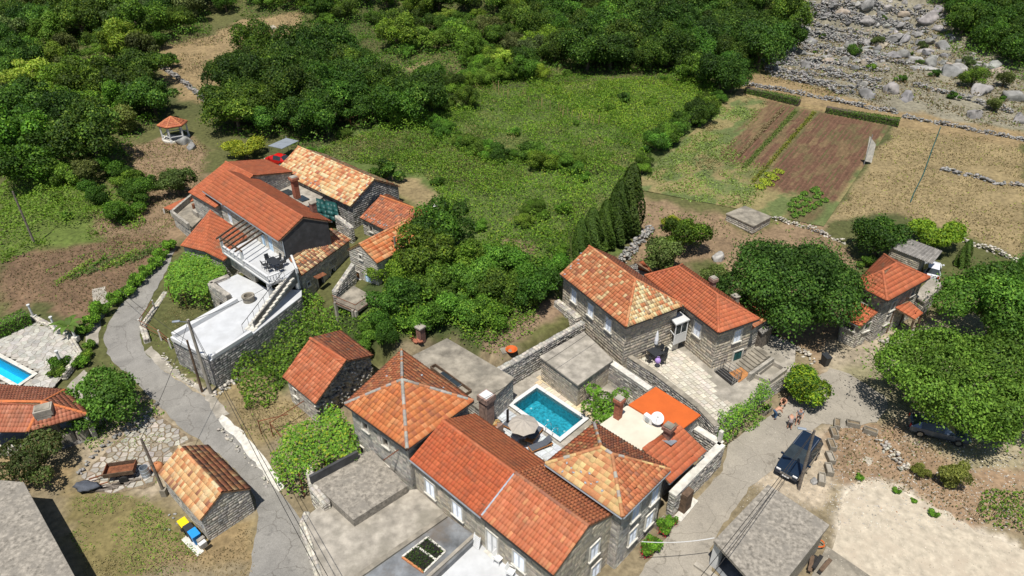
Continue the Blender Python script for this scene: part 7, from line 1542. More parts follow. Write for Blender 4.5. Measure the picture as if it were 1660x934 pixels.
def hedge(label, a, b, w, h, pal, z):
    a, b = Vector(a), Vector(b); d = (b - a); L = d.length; d.normalize(); nn = Vector((-d.y, d.x, 0)); t = thing('hedge', label, 'hedge', a.lerp(b, .5)); n = int((L * w + 2 * (L + w) * h) * 130); u = rng.random(n) * L; f = rng.random(n); side = rng.random(n) < (L * w) / (L * w + 2 * L * h + 2 * w * h); v = np.where(side, rng.uniform(-w / 2, w / 2, n), np.where(rng.random(n) < .5, -w / 2, w / 2)); hz = np.where(side, h, rng.random(n) * h) + rng.normal(size=n) * .05; v = v + rng.normal(size=n) * .06
    p = np.stack([a.x + d.x * u + nn.x * v, a.y + d.y * u + nn.y * v, z + hz], 1); N = np.stack([nn.x * v, nn.y * v, np.where(side, 1., .2)], 1) + rng.normal(size=(n, 3)) * .5; V, Q = leaf_arrays(p, N, rng.uniform(.6, 1.3, n) * .15); link('foliage', meshq('foliage', V, Q, LB * pick(pal, n), org=ORG[t.name]), t, mats=['leaf'])
    m = MB(); m.hexa([a - nn * w * .42 + UPV * 0, b - nn * w * .42, b + nn * w * .42, a + nn * w * .42], [p_ + UPV * (h * .93) for p_ in (a - nn * w * .42, b - nn * w * .42, b + nn * w * .42, a + nn * w * .42)]); m.build('branches', 'bark', t); return t
hz0 = float(G(-42, 52)); hedge('clipped green hedge behind the blue pool terrace', P(-30, 560, hz0), P(50, 524, hz0), 1.3, 1.5, [(3, (.055, .115, .02)), (2, (.08, .15, .025)), (1, (.035, .07, .014))], hz0)
hedge('dark trimmed hedge along the left half of the top field edge', PG(1208, 150), PG(1295, 172), 1.2, 1.0, DARKG + MIDG, float(PG(1250, 160).z)); hedge('dark trimmed hedge along the right half of the top field edge', PG(1338, 182), PG(1456, 205), 1.2, 1.0, DARKG + MIDG, float(PG(1400, 193).z))
# banana plant
bp_ = PG(118, 545); bnn = thing('banana_plant', 'banana plant with long arching leaves beside the pool terrace', 'banana plant', bp_); MB().tube([bp_ - UPV * .2, bp_ + UPV * 1.2], [.16, .12], 8).build('stem', 'straw', bnn)
for k in range(9):
    a = 6.28 * k / 9 + rnd.uniform(-.3, .3); L_ = rnd.uniform(1.3, 2.0); d = Vector((math.cos(a), math.sin(a), 0)); n_ = Vector((-d.y, d.x, 0)); m = MB(); prev = None; m.c = tuple(np.array((.10, .17, .03)) * rnd.uniform(.8, 1.3))
    for j in range(7):
        t = j / 6; c = bp_ + UPV * (1.1 + 1.2 * t * 1.4 - 1.5 * t * t) + d * L_ * t; w_ = .28 * math.sin(math.pi * min(.98, .12 + t * .86)); pts_ = (c - n_ * w_ + UPV * .05, c, c + n_ * w_ + UPV * .05)
        if prev: m.poly([prev[0], prev[1], pts_[1], pts_[0]]); m.poly([prev[1], prev[2], pts_[2], pts_[1]])
        prev = pts_
    m.build('leaf', 'leaf', bnn, col=True)
# crops on the field
rowp = []; 
for (s0_, t0_, t1v, wd_, lb, pal_) in ((.545, .2, .92, .007, 'yellowing bean row running up the middle of the ploughed field', YELLOW), (.44, .3, .9, .008, 'green crop row left of the yellowing bean row', LIGHTG), (.36, .4, .9, .006, 'straw coloured row at the left of the ploughed soil', STRAWD)):
    n = 1500; t = rng.uniform(t0_, t1v, n); s_ = s0_ + rng.normal(size=n) * wd_; pt3 = np.array([fieldp(a, b)[:] for a, b in zip(s_, t)]) if False else None
    X_ = (f00.x * (1 - s_) + f10.x * s_) * (1 - t) + (f01.x * (1 - s_) + f11.x * s_) * t; Y_ = (f00.y * (1 - s_) + f10.y * s_) * (1 - t) + (f01.y * (1 - s_) + f11.y * s_) * t; z = G(X_, Y_) + .07 + rng.random(n) * .4
    V, Q = leaf_arrays(np.stack([X_, Y_, z], 1), rng.normal(size=(n, 3)) * .6 + np.array((0, -.2, 1)), rng.uniform(.6, 1.3, n) * .24); tag(link('crop_row', meshq('crop_row', V, Q, pick(pal_, n)), mats=['leaf']), lb, 'crops', kind='stuff')
def rosette(loc, r_, label, group, pal, n=90):
    t = thing('cabbage', label, 'crop plant', loc, group); a = rng.uniform(0, 6.28, n); q = np.sqrt(rng.random(n)) * r_; p = np.stack([np.cos(a) * q, np.sin(a) * q, .15 + .35 * (1 - q / r_) + rng.random(n) * .1], 1) + np.array(loc); N = np.stack([np.cos(a) * .6, np.sin(a) * .6, np.ones(n)], 1) + rng.normal(size=(n, 3)) * .3; V, Q = leaf_arrays(p, N, rng.uniform(.7, 1.2, n) * .26); link('foliage', meshq('foliage', V, Q, LB * pick(pal, n), org=ORG[t.name]), t, mats=['leaf'])
for k in range(18):
    x, y = 1280 + (k % 6) * 9 + (k // 6) * 5 + rnd.uniform(-3, 3), 332 - (k % 6) * 5 + (k // 6) * 10 + rnd.uniform(-2, 2); rosette(PG(x, y, .07), .55, 'leafy green vegetable plant at the near end of the ploughed field', 'vegetables at the field end', FIGG)
for k in range(6): x, y = 1232 + (k % 2) * 10 + k * 4, 305 - k * 5; rosette(PG(x, y, .07), .8, 'yellow green squash plant by the ploughed soil', 'squash plants', YELLOW, 130)
# flowers by the road wall
for k, (x, y, s, lb) in enumerate(((1046, 900, .45, 'flower bush in the stone bed lowest on the road wall'), (1058, 885, .5, 'flower bush below the shuttered windows at the road'), (1075, 866, .5, 'green bush in the bed at the corner of the road house'), (1092, 850, .35, 'small plant by the downpipe of the road house'))):
    o = plant('shrub1', P(x, y, 0), s, lb, 'shrub', tint=(1.1, 1.2, 1)); cc_ = P(x, y, 0); n = 60; d = sph(n); d[:, 2] = np.abs(d[:, 2]); p = d * .65 + np.array((0, 0, .35)); V, Q = leaf_arrays(p, d, np.full(n, .14)); me = meshq('blossom', V, Q, np.tile(np.array((.55, .03, .06)), (n, 1))); me.materials.append(MATS['leaf']); ob = bpy.data.objects.new('blossom', me); COL.objects.link(ob); ob.parent = o; ob.scale = (1.6, 1.6, 1.4)
fl_n = 700
bedn = len(range(260)); X_ = []; 
for k in range(420): t, u = rnd.random(), rnd.random(); q = bq_[0].lerp(bq_[1], t).lerp(bq_[3].lerp(bq_[2], t), u); X_.append((q.x, q.y, q.z + .06 + rnd.random() * .12))
V, Q = leaf_arrays(np.array(X_), rng.normal(size=(420, 3)) * .5 + np.array((0, 0, 1)), rng.uniform(.6, 1.2, 420) * .14); link('ground_cover', meshq('ground_cover', V, Q, pick(DARKG, 420), org=ORG[bed.name]), bed, mats=['leaf'], kind='stuff')
# ---------------------------------------------------------------- rocks and dry-stone walls
LIME = [(4, (.29, .28, .265)), (3, (.235, .23, .22)), (3, (.36, .345, .32)), (1, (.17, .168, .16)), (1, (.38, .32, .25))]
BR_ME = []
for V_, F_ in BROCKS:
    me = meshq('boulder', V_, F_, smooth=False); me.materials.append(MATS['rock_single']); BR_ME.append(me)
def boulder(loc, s, label, group=None, flat=1.0, rz=None, name='boulder', cat='rock', sx=1.0):
    o = bpy.data.objects.new(name, BR_ME[rnd.randrange(8)]); COL.objects.link(o); o.location = Vector(loc) + Vector((0, 0, .12 * s)); o.scale = (s * sx, s * rnd.uniform(.7, 1.1), s * flat); o.rotation_euler = (rnd.uniform(-.25, .25), rnd.uniform(-.25, .25), rnd.uniform(0, 6.28) if rz is None else rz); c = pick(LIME, 1)[0]; o.color = (*c, 1); return tag(o, label, cat, group)
slope = gpoly([(1228, 132), (1262, 70), (1300, 5), (1400, -20), (1530, 10), (1600, 100), (1680, 130), (1680, 215), (1560, 190), (1450, 175), (1330, 135)])
X_ = rng.uniform(40, 118, 5000); Y_ = rng.uniform(125, 190, 5000); steep = np.hypot(G(X_ + .4, Y_) - G(X_ - .4, Y_), G(X_, Y_ + .4) - G(X_, Y_ - .4)) / .8; ok = (sdpoly(X_, Y_, slope) > 0) & ((steep > .9) | (rng.random(len(X_)) < .3)); bpts = []
for x, y in zip(X_[ok], Y_[ok]):
    s_ = rnd.choice((.4, .5, .6, .75, .95, 1.2, 1.6)); 
    if all((x - a) ** 2 + (y - b) ** 2 > (s_ + c) ** 2 * .4 for a, b, c in bpts): bpts.append((x, y, s_))
bpts = bpts[:290]; Zb = G(np.array([p[0] for p in bpts]), np.array([p[1] for p in bpts]))
for (x, y, s_), z in zip(bpts, Zb): boulder((x, y, float(z)), s_, 'grey limestone boulder on the terraced rocky slope', 'boulders on the rocky slope', rnd.uniform(.7, 1.3), rz=rnd.uniform(-.5, .5), sx=rnd.uniform(1.0, 1.9))
for k, (x, y, s_) in enumerate(((1440, 150, 2.0), (1405, 158, 1.8), (1470, 160, 1.7), (1540, 122, 2.4), (1590, 150, 2.6), (1640, 160, 2.4), (1505, 105, 1.7), (1575, 190, 1.5), (1398, 140, 1.3), (1650, 195, 1.8), (1610, 110, 2.0))): boulder(PG(x, y), s_, 'large rounded grey rock at the foot of the rocky slope', 'large rocks at the slope foot', 1.0)
sm = 5200; X_ = rng.uniform(40, 118, sm * 4); Y_ = rng.uniform(125, 190, sm * 4); ok = (sdpoly(X_, Y_, slope) > 0) & ((np.hypot(G(X_ + .4, Y_) - G(X_ - .4, Y_), G(X_, Y_ + .4) - G(X_, Y_ - .4)) / .8 > .8) | (rng.random(len(X_)) < .22)); X_, Y_ = X_[ok][:sm], Y_[ok][:sm]; Zs = G(X_, Y_)
tag(rubble('scree', list(zip(X_, Y_, Zs)), rng.uniform(.12, .38, len(X_)), LIME + [(2, (.42, .30, .20))]), 'loose pale stones strewn over the terraced slope', 'stones')
def dry_wall(label, pp, h, w, dens=26, smin=.12, smax=.28, pal=LIME, name='dry_stone_wall', on=None, group=None):
    pts3 = [PG(*q) if on is None else P(*q, on) for q in pp]; t = thing(name, label, 'wall', pts3[0], group); out = []; sz = []
    for a, b in zip(pts3, pts3[1:]):
        L_ = (b - a).length; d = (b - a).normalized(); nn = Vector((-d.y, d.x, 0)); n = int(L_ * h * w * dens * 2.2); 
        for k in range(n):
            u, v, zz = rnd.random(), rnd.uniform(-.5, .5) * w, rnd.random(); p = a.lerp(b, u) + nn * v * (1 - .4 * zz); hh_ = h * (.75 + .4 * math.sin(u * L_ * 1.3) * .5); out.append((p.x, p.y, (float(G(p.x, p.y)) if on is None else on) + zz * hh_ - .1)); sz.append(rnd.uniform(smin, smax))
    rubble('stones', out, sz, pal, t); return t
dry_wall('long low dry-stone wall along the top of the ploughed field', [(1205, 138), (1290, 152), (1380, 170), (1455, 185)], .8, .9, 14, .16, .34)
dry_wall('dry-stone wall along the top of the straw field', [(1462, 190), (1540, 205), (1600, 217), (1670, 230)], .7, .9, 14, .16, .34)
for k, pts_ in enumerate((((1240, 112), (1290, 122), (1340, 140)), ((1235, 98), (1300, 105), (1380, 128)), ((1290, 55), (1380, 62), (1460, 75)), ((1310, 28), (1400, 35), (1480, 50)), ((1330, 10), (1420, 12)), ((1480, 140), (1560, 160), (1640, 185)), ((1300, 82), (1360, 90), (1420, 108)))): dry_wall(['lowest terrace wall at the left end of the rocky slope', 'second terrace wall above the lower left corner of the slope', 'terrace wall crossing the middle of the rocky slope', 'upper terrace wall of the rocky slope', 'topmost terrace wall at the picture edge', 'terrace wall at the right foot of the rocky slope', 'short terrace wall in the left half of the slope'][k], pts_, 1.0, .8, 12, .18, .36)
for k in range(13):
    y0 = 6 + 10.5 * k + rnd.uniform(-3, 3); xa = 1305 - 6.2 * k + rnd.uniform(0, 60); xb = xa + rnd.uniform(90, 200); dry_wall('short grey terrace wall among the boulders of the rocky slope', [(xa + (xb - xa) * t, y0 + 14 * t + rnd.uniform(-4, 4) + .09 * (xb - xa) * t) for t in (0, .25, .5, .75, 1)], 1.1, .7, 11, .2, .38, group='terrace walls among the boulders')
dry_wall('tumbled stone wall beside the cypresses', [(1008, 425), (1030, 400), (1055, 372)], .9, 1.3, 16, .16, .34); dry_wall('ragged dry-stone wall climbing the dry upper slope', [(250, 100), (285, 125), (320, 152), (348, 175)], .8, 1.0, 14, .16, .34); dry_wall('pale stone row across the straw field', [(1525, 275), (1570, 285), (1620, 300), (1665, 302)], .5, 1.0, 10, .18, .4)
dry_wall('low stone edging curving above the crazy paving', [(130, 770), (155, 735), (195, 705), (240, 672), (258, 655)], .35, .5, 22, .14, .26); dry_wall('row of pale stones below the small barn', [(268, 832), (285, 838), (282, 852), (270, 862)], .2, .6, 16, .12, .24); dry_wall('loose stone kerb along the left road below the terrace', [(262, 575), (290, 606), (318, 628)], .25, .7, 20, .12, .24, PALEST)
dry_wall('stone heap at the foot of the white terrace corner', [(345, 645), (372, 625), (385, 615)], .4, .8, 20, .12, .3, PALEST); dry_wall('rocky bank edge above the gravel lot', [(1425, 715), (1445, 735), (1470, 765)], .5, 1.2, 14, .12, .3, PALEST)
dry_wall('field wall running from the stone tank to the round dark tree', [(1252, 356), (1300, 368), (1370, 395)], .7, .5, 22, .14, .26, PALEST); dry_wall('field wall at the right edge below the straw field', [(1535, 385), (1590, 402), (1670, 432)], .8, .6, 20, .14, .28, PALEST); dry_wall('rubble beneath the big dark tree', [(1255, 545), (1300, 572), (1320, 590)], .5, .9, 14, .12, .28, PALEST)
dry_wall('loose stones beside the wing of the orange hip roof house', [(1430, 560), (1455, 550), (1480, 540)], .5, 1.2, 14, .14, .34, PALEST); dry_wall('stone edge along the verge by the left garden path', [(352, 690), (380, 720), (410, 755), (440, 795)], .25, .5, 18, .12, .24, PALEST)
for k in range(12): x, y = rnd.uniform(395, 470), rnd.uniform(45, 92); boulder(PG(x, y), rnd.uniform(.5, 1.1), 'white rock on the dry clearing at the top left', 'white rocks on the clearing', .8)
boulder(PG(300, 232), 1.3, 'grey rock outcrop right of the gazebo'); boulder(PG(312, 240), 1.0, 'smaller grey rock below the gazebo outcrop'); boulder(PG(1165, 420), 1.1, 'grey rock on the bare patch behind the hip roof'); boulder(PG(1320, 782), .4, 'small pale stone near the last empty planter'); boulder(PG(1405, 742) - UPV * .25, 1.0, 'flat grey bedrock on the brown bank', flat=.35, sx=1.2)
gp = []; gs = []
for k in range(1500): x, y = rnd.uniform(1345, 1660), rnd.uniform(690, 860); gp.append((x, y))
gpw = [];
for x, y in gp: p = P(x, y, 0); gpw.append((p.x, p.y, float(G(p.x, p.y))))
tag(rubble('pebbles', gpw, [rnd.uniform(.03, .12) for _ in gpw], PALEST + [(1, (.36, .22, .14))]), 'loose pebbles scattered over the brown bank', 'stones')
gpw = []
for k in range(1600): p = P(rnd.uniform(1330, 1700), rnd.uniform(780, 960), 0); gpw.append((p.x, p.y, .03))
tag(rubble('pebbles', gpw, [rnd.uniform(.02, .06) for _ in gpw], [(3, (.58, .52, .42)), (2, (.45, .38, .29)), (1, (.66, .60, .50))]), 'loose white gravel stones on the lot', 'stones')
gpw = []
for k in range(900): p = P(rnd.uniform(1200, 1360), rnd.uniform(690, 830), 0); gpw.append((p.x, p.y, 0))
tag(rubble('pebbles', gpw, [rnd.uniform(.02, .07) for _ in gpw], PALEST), 'loose stones on the parking dirt', 'stones')
# stone tank and fence by the field
tz = float(PG(1215, 355).z); block('stone_tank', 'low whitish stone water tank at the near edge of the field', 'tank', PL(((1178, 346), (1208, 334), (1250, 351), (1222, 366)), tz + .9), tz - .2, tz + .9, top='concrete', stone=PALEST)
for k in range(14):
    a, b = PG(1058, 240), PG(1119, 207); c = a.lerp(b, (k + .5) / 14); ft = k == 0 and thing('patchwork_fence', 'patchwork board fence between meadow and ploughed field', 'fence', c) or ft; MB().box(c + UPV * (.75 + rnd.uniform(-.1, .1)), ((b - a).length / 14 * .92, .05, 1.5), math.atan2((b - a).y, (b - a).x) + rnd.uniform(-.05, .05)).build('board', rnd.choice(('plaster_light', 'wood_grey', 'zinc', 'straw', 'white_stone')), ft)
nl = PG(1400, 268); nt2 = thing('net_sail', 'hanging pale net on a thin post at the field edge', 'net', nl); MB().tube([nl, nl + UPV * 4.4], .04).build('post', 'zinc', nt2); m = MB(); q = [nl + Vector((-.3, .1, 4.2)), nl + Vector((1.0, .3, 2.9)), nl + Vector((1.1, .2, .3)), nl + Vector((0, 0, .6))]; m.poly(q); o = m.build('net', 'white_stone', nt2); o.modifiers.new('t', 'SOLIDIFY').thickness = .02
tag(MB().tube([PG(1525, 206, .08), PG(1512, 240, .08), PG(1496, 285, .08), PG(1482, 312, .08), PG(1476, 328, .08)], .07, 6).build('garden_hose', 'tarp_green'), 'dark hose lying across the straw field', 'hose')
for k in range(34):
    u, v = rnd.random(), rnd.random(); x, y = 782 + 190 * u + 20 * v, 142 + 70 * u + 22 * v - 10; c = PG(x, y); t = thing('vine_stake', 'pale vineyard stake standing in the overgrown meadow', 'stake', c, 'vineyard stakes'); MB().tube([c - UPV * .1, c + Vector((rnd.uniform(-.1, .1), 0, 1.5))], .045, 5).build('shaft', 'straw', t)
gf = PG(570, 212); gg_ = PG(595, 206); fr = thing('goal_frame', 'thin rusty pipe goal frame at the grove edge', 'frame', gf); [MB().tube(q, .05, 6).build('pipe', 'rust', fr) for q in ([gf, gf + UPV * 2], [gg_, gg_ + UPV * 2.2], [gf + UPV * 2, gg_ + UPV * 2.2])]
# poles, lamps, cables
def pole(label, px, py, h, r, mat, lean=(0, 0), lamp=None, name='utility_pole'):
    b = PG(px, py); t = thing(name, label, 'pole', b); top = b + Vector((lean[0], lean[1], h)); MB().tube([b - UPV * .3, top], [r, r * .7], 8).build('shaft', mat, t)
    if lamp: e = top + Vector((lamp[0], lamp[1], -.05)); MB().tube([top - UPV * .25, e], .03).build('lamp_arm', 'steel', t); MB().box(e, (.22, .6, .12), math.atan2(-lamp[0], lamp[1])).build('lamp_head', 'zinc', t, bevel=.03)
    return t, top
_, p1t = pole('leaning wooden pole on the bank at the far left', 57, 397, 6.6, .13, 'wood_grey', (-.2, .3)); _, p2t = pole('tall concrete utility pole with street lamp at the terrace corner', 342, 638, 7.9, .16, 'concrete_pale', (0, 0), (-.9, -.2)); _, p3t = pole('short dark wooden pole beside the concrete one', 328, 636, 5.6, .12, 'wood', (.05, .1)); _, p4t = pole('slanting wooden pole beside the small barn', 268, 803, 5.6, .12, 'wood_grey', (-.25, .2)); _, p5t = pole('wooden pole with street lamp beside the dark car', 1295, 793, 5.9, .13, 'wood_grey', (-.2, .1), (-.8, .2))
MB().box(PG(268, 803) + UPV * .3, (.4, .4, .7)).build('footing', 'concrete', _ if False else thing('pole_footing', 'concrete footing of the slanting pole', 'footing', PG(268, 803)))
def cable(label, a, b, sag, r=.02, mat='dark_metal', name='cable'):
    a, b = Vector(a), Vector(b); tag(MB().tube([a.lerp(b, t) - UPV * sag * 4 * t * (1 - t) for t in np.linspace(0, 1, 14)], r, 5).build(name, mat), label, 'cable')
eb = P(560, 985, 7.0); cable('overhead cable along the left road, outer strand', p2t, eb, .5); cable('overhead cable along the left road, inner strand', p2t - UPV * .3, eb + Vector((-.4, 0, -.2)), .6); cable('overhead cable from the concrete pole to the balcony', p2t - UPV * .2, b_c + UPV * (BZ + .6), .5); cable('overhead cable from the concrete pole to the slanting pole', p2t - UPV * .1, p4t, .5); cable('overhead cable from the short dark pole to the road fence', p3t, P(150, 430, 6), .6)
cable('overhead cable crossing the carport roof, left strand', p5t, P(1090, 990, 6.0), .4); cable('overhead cable crossing the carport roof, right strand', p5t - UPV * .1, P(1110, 990, 6.1), .5); cable('pale cable from the road house to the carport', P(1040, 878, 3.2), P(1158, 872, 2.9), .25, .025, 'white_paint'); cable('thin cable across the pool wall', P(770, 655, 5.6), P(1010, 500, 5.8), .4, .018)
# fence by the left road
fp_ = [(252, 503), (230, 535), (262, 552), (278, 566)]; fo_ = thing('road_fence', 'weathered pipe fence with stone posts beside the small lawn', 'fence', PG(240, 530)); tops = []
for x, y in fp_: c = PG(x, y); MB().box(c + UPV * .6, (.14, .14, 1.25), .3).build('post', 'plaster_light', fo_); tops.append(c + UPV * 1.15)
for a, b in zip(tops, tops[1:]): MB().tube([a, b], .035).build('rail', 'rust', fo_); MB().tube([a - UPV * .5, b - UPV * .5], .03).build('rail', 'rust', fo_)
stone_wall('road_wall', 'low pale wall along the road beside the grape arbour', [xy(PG(270, 470)), xy(PG(252, 500)), xy(PG(232, 532)), xy(PG(240, 556))], .1, .75, .5, PALEST)
fr2 = thing('pipe_frame', 'rusty pipe frame in the dry grass by the ruined house', 'frame', PG(440, 700)); pa_, pb_, pc_ = PG(424, 704), PG(443, 708), PG(497, 672); [MB().tube(q, .04, 6).build('pipe', 'rust', fr2) for q in ([pa_, pa_ + UPV * 1.5], [pb_, pb_ + UPV * 1.6], [pb_ + UPV * 1.5, pc_ + UPV * 1.5], [pa_ + UPV * 1.4, pb_ + UPV * 1.5 + Vector((1.2, 1., 0))], [pb_ + UPV * 1.5, pb_ + Vector((.9, -.4, .2))])]
wpp = thing('wall_pipe', 'rusty pipe jutting from the corner of the pyramid roofed house', 'pipe', P(630, 745, 3)); MB().tube([P(622, 746, 3.6), P(646, 729, 4.6)], .04).build('pipe', 'rust', wpp)
# columns of the pool terrace
for k, (x, y) in enumerate(((56, 518), (92, 538), (124, 552), (102, 594))):
    c = P(x, y, .4); t = thing('lamp_column', ['white column behind the hedge end at the blue pool', 'white column on the far wall of the blue pool terrace', 'short white column near the banana plant', 'white column beside the oleanders'][k], 'column', c, 'white columns of the pool terrace'); h = .9 if k == 2 else 1.35; MB().box(c + UPV * .2, (.5, .5, .5)).build('plinth', 'white_stone', t); MB().lathe(c + UPV * .45, [(.11, 0), (.1, h - .15), (.16, h - .1), (.16, h)], 10).build('shaft', 'white_paint', t)
# planters
pal_ = [(1356, 690, 66, 'brown'), (1351, 705, 82, 'brown'), (1347, 724, 84, 'brown'), (1345, 745, 86, 'pale'), (1343, 764, 80, 'pale'), (1331, 780, 68, 'pale'), (1382, 690, -18, 'brown'), (1410, 702, -32, 'brown'), (1241, 668, 35, 'green'), (1072, 852, 44, 'brown')]
lbs = ['topmost soil filled concrete planter in the row behind the dark car', 'second soil filled planter from the top of the row', 'third soil filled planter, beside the car roof', 'first empty pale planter of the row', 'second empty pale planter of the row', 'lowest empty planter, turned aside', 'planter lying crosswise nearest the row top', 'planter lying crosswise farther right toward the big tree', 'planter with green plants by the bending man', 'stone planter at the corner of the road house']
for (x, y, a, kd), lb in zip(pal_, lbs):
    c = P(x, y, .03); t = thing('planter', lb, 'planter', c, 'concrete planters', 0); L_, w_, h_ = 1.05, .5, .42; rz = R(a); cs, sn = math.cos(rz), math.sin(rz); at_ = lambda u, v, z: (c.x + u * cs - v * sn, c.y + u * sn + v * cs, c.z + z); m = MB()
    for u, v, du, dv in ((0, -w_ / 2 + .035, L_, .07), (0, w_ / 2 - .035, L_, .07), (-L_ / 2 + .035, 0, .07, w_ - .14), (L_ / 2 - .035, 0, .07, w_ - .14)): m.box(at_(u, v, h_ / 2), (du, dv, h_), rz)
    m.build('trough', 'concrete', t, kind=None); MB().box(at_(0, 0, .15), (L_ - .14, w_ - .14, .3), rz).build('soil', {'brown': 'soil_brown', 'pale': 'concrete_pale', 'green': 'soil_brown'}[kd], t)
    if kd == 'green': n = 160; p = np.array([at_(rnd.uniform(-.45, .45), rnd.uniform(-.18, .18), .35 + rnd.random() * .3) for _ in range(n)]); V, Q = leaf_arrays(p, rng.normal(size=(n, 3)) * .5 + np.array((0, 0, 1)), np.full(n, .14)); link('plants', meshq('plants', V, Q, pick(FIGG, n), org=ORG[t.name]), t, mats=['leaf'])
# bins
def bin_(label, c, rz, body_, lid, s=1.0):
    t = thing('wheelie_bin', label, 'bin', c); cs, sn = math.cos(rz), math.sin(rz); at_ = lambda u, v, z: (c[0] + (u * cs - v * sn) * s, c[1] + (u * sn + v * cs) * s, c[2] + z * s); m = MB()
    m.hexa([at_(-.2, -.25, .05), at_(.2, -.25, .05), at_(.2, .25, .05), at_(-.2, .25, .05)], [at_(-.28, -.34, .95), at_(.28, -.34, .95), at_(.28, .32, .95), at_(-.28, .32, .95)]); m.build('tub', body_, t); m = MB(); m.hexa([at_(-.3, -.37, .955), at_(.3, -.37, .955), at_(.3, .36, 1.0), at_(-.3, .36, 1.0)], [at_(-.28, -.35, 1.0), at_(.28, -.35, 1.0), at_(.28, .36, 1.08), at_(-.28, .36, 1.08)]); m.build('lid', lid, t, bevel=.015)
    for q in (-1, 1): MB().tube([at_(q * .2, .3, .1), at_(q * .26, .3, .1)], .1, 10).build('wheel', 'rubber', t)
bin_('yellow lidded wheelie bin against the small barn', P(303, 862, 0), R(48), 'plastic_black', 'plastic_yellow'); bin_('black wheelie bin between the yellow and blue ones', P(312, 871, 0), R(48), 'plastic_black', 'plastic_black'); bin_('blue wheelie bin at the corner of the small barn', P(320, 879, 0), R(48), 'plastic_blue', 'plastic_blue'); bin_('dark wheelie bin at the end of the courtyard by the tree', P(1336, 592, .1), R(20), 'plastic_black', 'plastic_black', 1.1)
slab('bin_pad', PL(((294, 875), (302, 868), (331, 893), (320, 902)), .06), .06, 'white_stone', -.05); bwl = thing('bin_wall', 'low white capped stone wall beside the blue bin', 'wall', P(328, 876, 0)); MB().bar(P(322, 884, .45), P(333, 876, .45), .25, .9).build('wall', 'mortar', bwl); MB().bar(P(322, 884, .93), P(333, 876, .93), .3, .06).build('coping', 'white_paint', bwl)
# farm clutter by the crazy paving
tc = P(200, 772, 0); tr_ = thing('farm_trailer', 'small rusty farm trailer on the crazy paving', 'trailer', tc); rz = R(12); MB().box(tc + UPV * .62, (2.1, 1.15, .06), rz).build('bed', 'rust', tr_); cs, sn = math.cos(rz), math.sin(rz)
for u, v, du, dv in ((0, -.57, 2.1, .05), (0, .57, 2.1, .05), (-1.03, 0, .05, 1.1), (1.03, 0, .05, 1.1)): MB().box((tc.x + u * cs - v * sn, tc.y + u * sn + v * cs, .82), (du, dv, .36), rz).build('side_board', 'wood' if du > 1 else 'rust', tr_)
for s_ in (-1, 1): o = Vector((-sn * .68 * s_ + .3 * cs, cs * .68 * s_ + .3 * sn, .32)); MB().tube([tc + o, tc + o + Vector((-sn * .15 * s_, cs * .15 * s_, 0))], .32, 14).build('wheel', 'rubber', tr_)
MB().bar(tc + Vector((-cs * 1.0, -sn, .5)), tc + Vector((-cs * 2.2, -sn * 2.2 - .2, .4)), .08).build('drawbar', 'rust', tr_)
bc_ = P(238, 772, 0); br_ = thing('oil_barrel', 'open grey metal barrel beside the slanting pole', 'barrel', bc_); MB().lathe(bc_, [(.32, 0), (.32, .3), (.34, .31), (.32, .33), (.32, .62), (.34, .63), (.32, .65), (.32, .95), (.29, .95), (.29, .2)], 16).build('drum', 'zinc', br_, smooth=False)
pc2 = P(257, 762, 0); pt2 = thing('clay_pot', 'round orange pot with lid beside the barn gable', 'pot', pc2); MB().lathe(pc2, [(.28, 0), (.42, .2), (.45, .45), (.3, .65), (.06, .7)], 16).build('body', 'terracotta', pt2, smooth=True); MB().lathe(pc2 + UPV * .7, [(.07, 0), (.07, .08)], 8).build('knob', 'terracotta', pt2)
mc = P(146, 792, 0); mo = thing('covered_machine', 'machine under a crumpled grey tarpaulin at the paving edge', 'machine', mc); V_, F_ = rock_mesh(91, 3, .75, 1.2); me = meshq('tarpaulin', V_ * np.array((.75, .55, .55)) + np.array((0, 0, .35)), F_, smooth=True); link('tarpaulin', me, mo, mats=['fabric_grey']); MB().tube([mc + Vector((.5, 0, .3)), mc + Vector((1.3, .3, .35))], .05).build('handle', 'rust', mo)
for k in range(6): a = P(165 + k * 9, 796 - k * 3, 0) + UPV * .08; t = thing('timber', 'grey beam lying along the crazy paving edge', 'timber', a, 'beams along the paving'); MB().box(a, (1.6, .16, .14), R(14) + rnd.uniform(-.2, .2)).build('beam', 'wood_grey', t)
tg = P(1225, 930, 0); sp_ = thing('building_materials', 'pile of boards and blocks with red hose behind the carport', 'materials', P(1325, 910, 0)); b0 = P(1322, 905, 0)
for k in range(5): MB().box(b0 + Vector((rnd.uniform(-.7, .5), rnd.uniform(-.9, .4), .12 + .1 * k)), (1.3, .25, .1), R(50) + rnd.uniform(-.3, .3)).build('board', rnd.choice(('wood', 'straw', 'dark_metal')), sp_)
MB().tube([b0 + Vector((.5 + .35 * math.cos(t), .9 + .3 * math.sin(t), .35 + .03 * math.sin(3 * t))) for t in np.linspace(0, 6.0, 14)], .05).build('hose', 'orange_sheet', sp_)
slab('pavement', PL(((1340, 885), (1420, 940), (1400, 985), (1290, 985)), .05), .05, 'concrete', -.1)
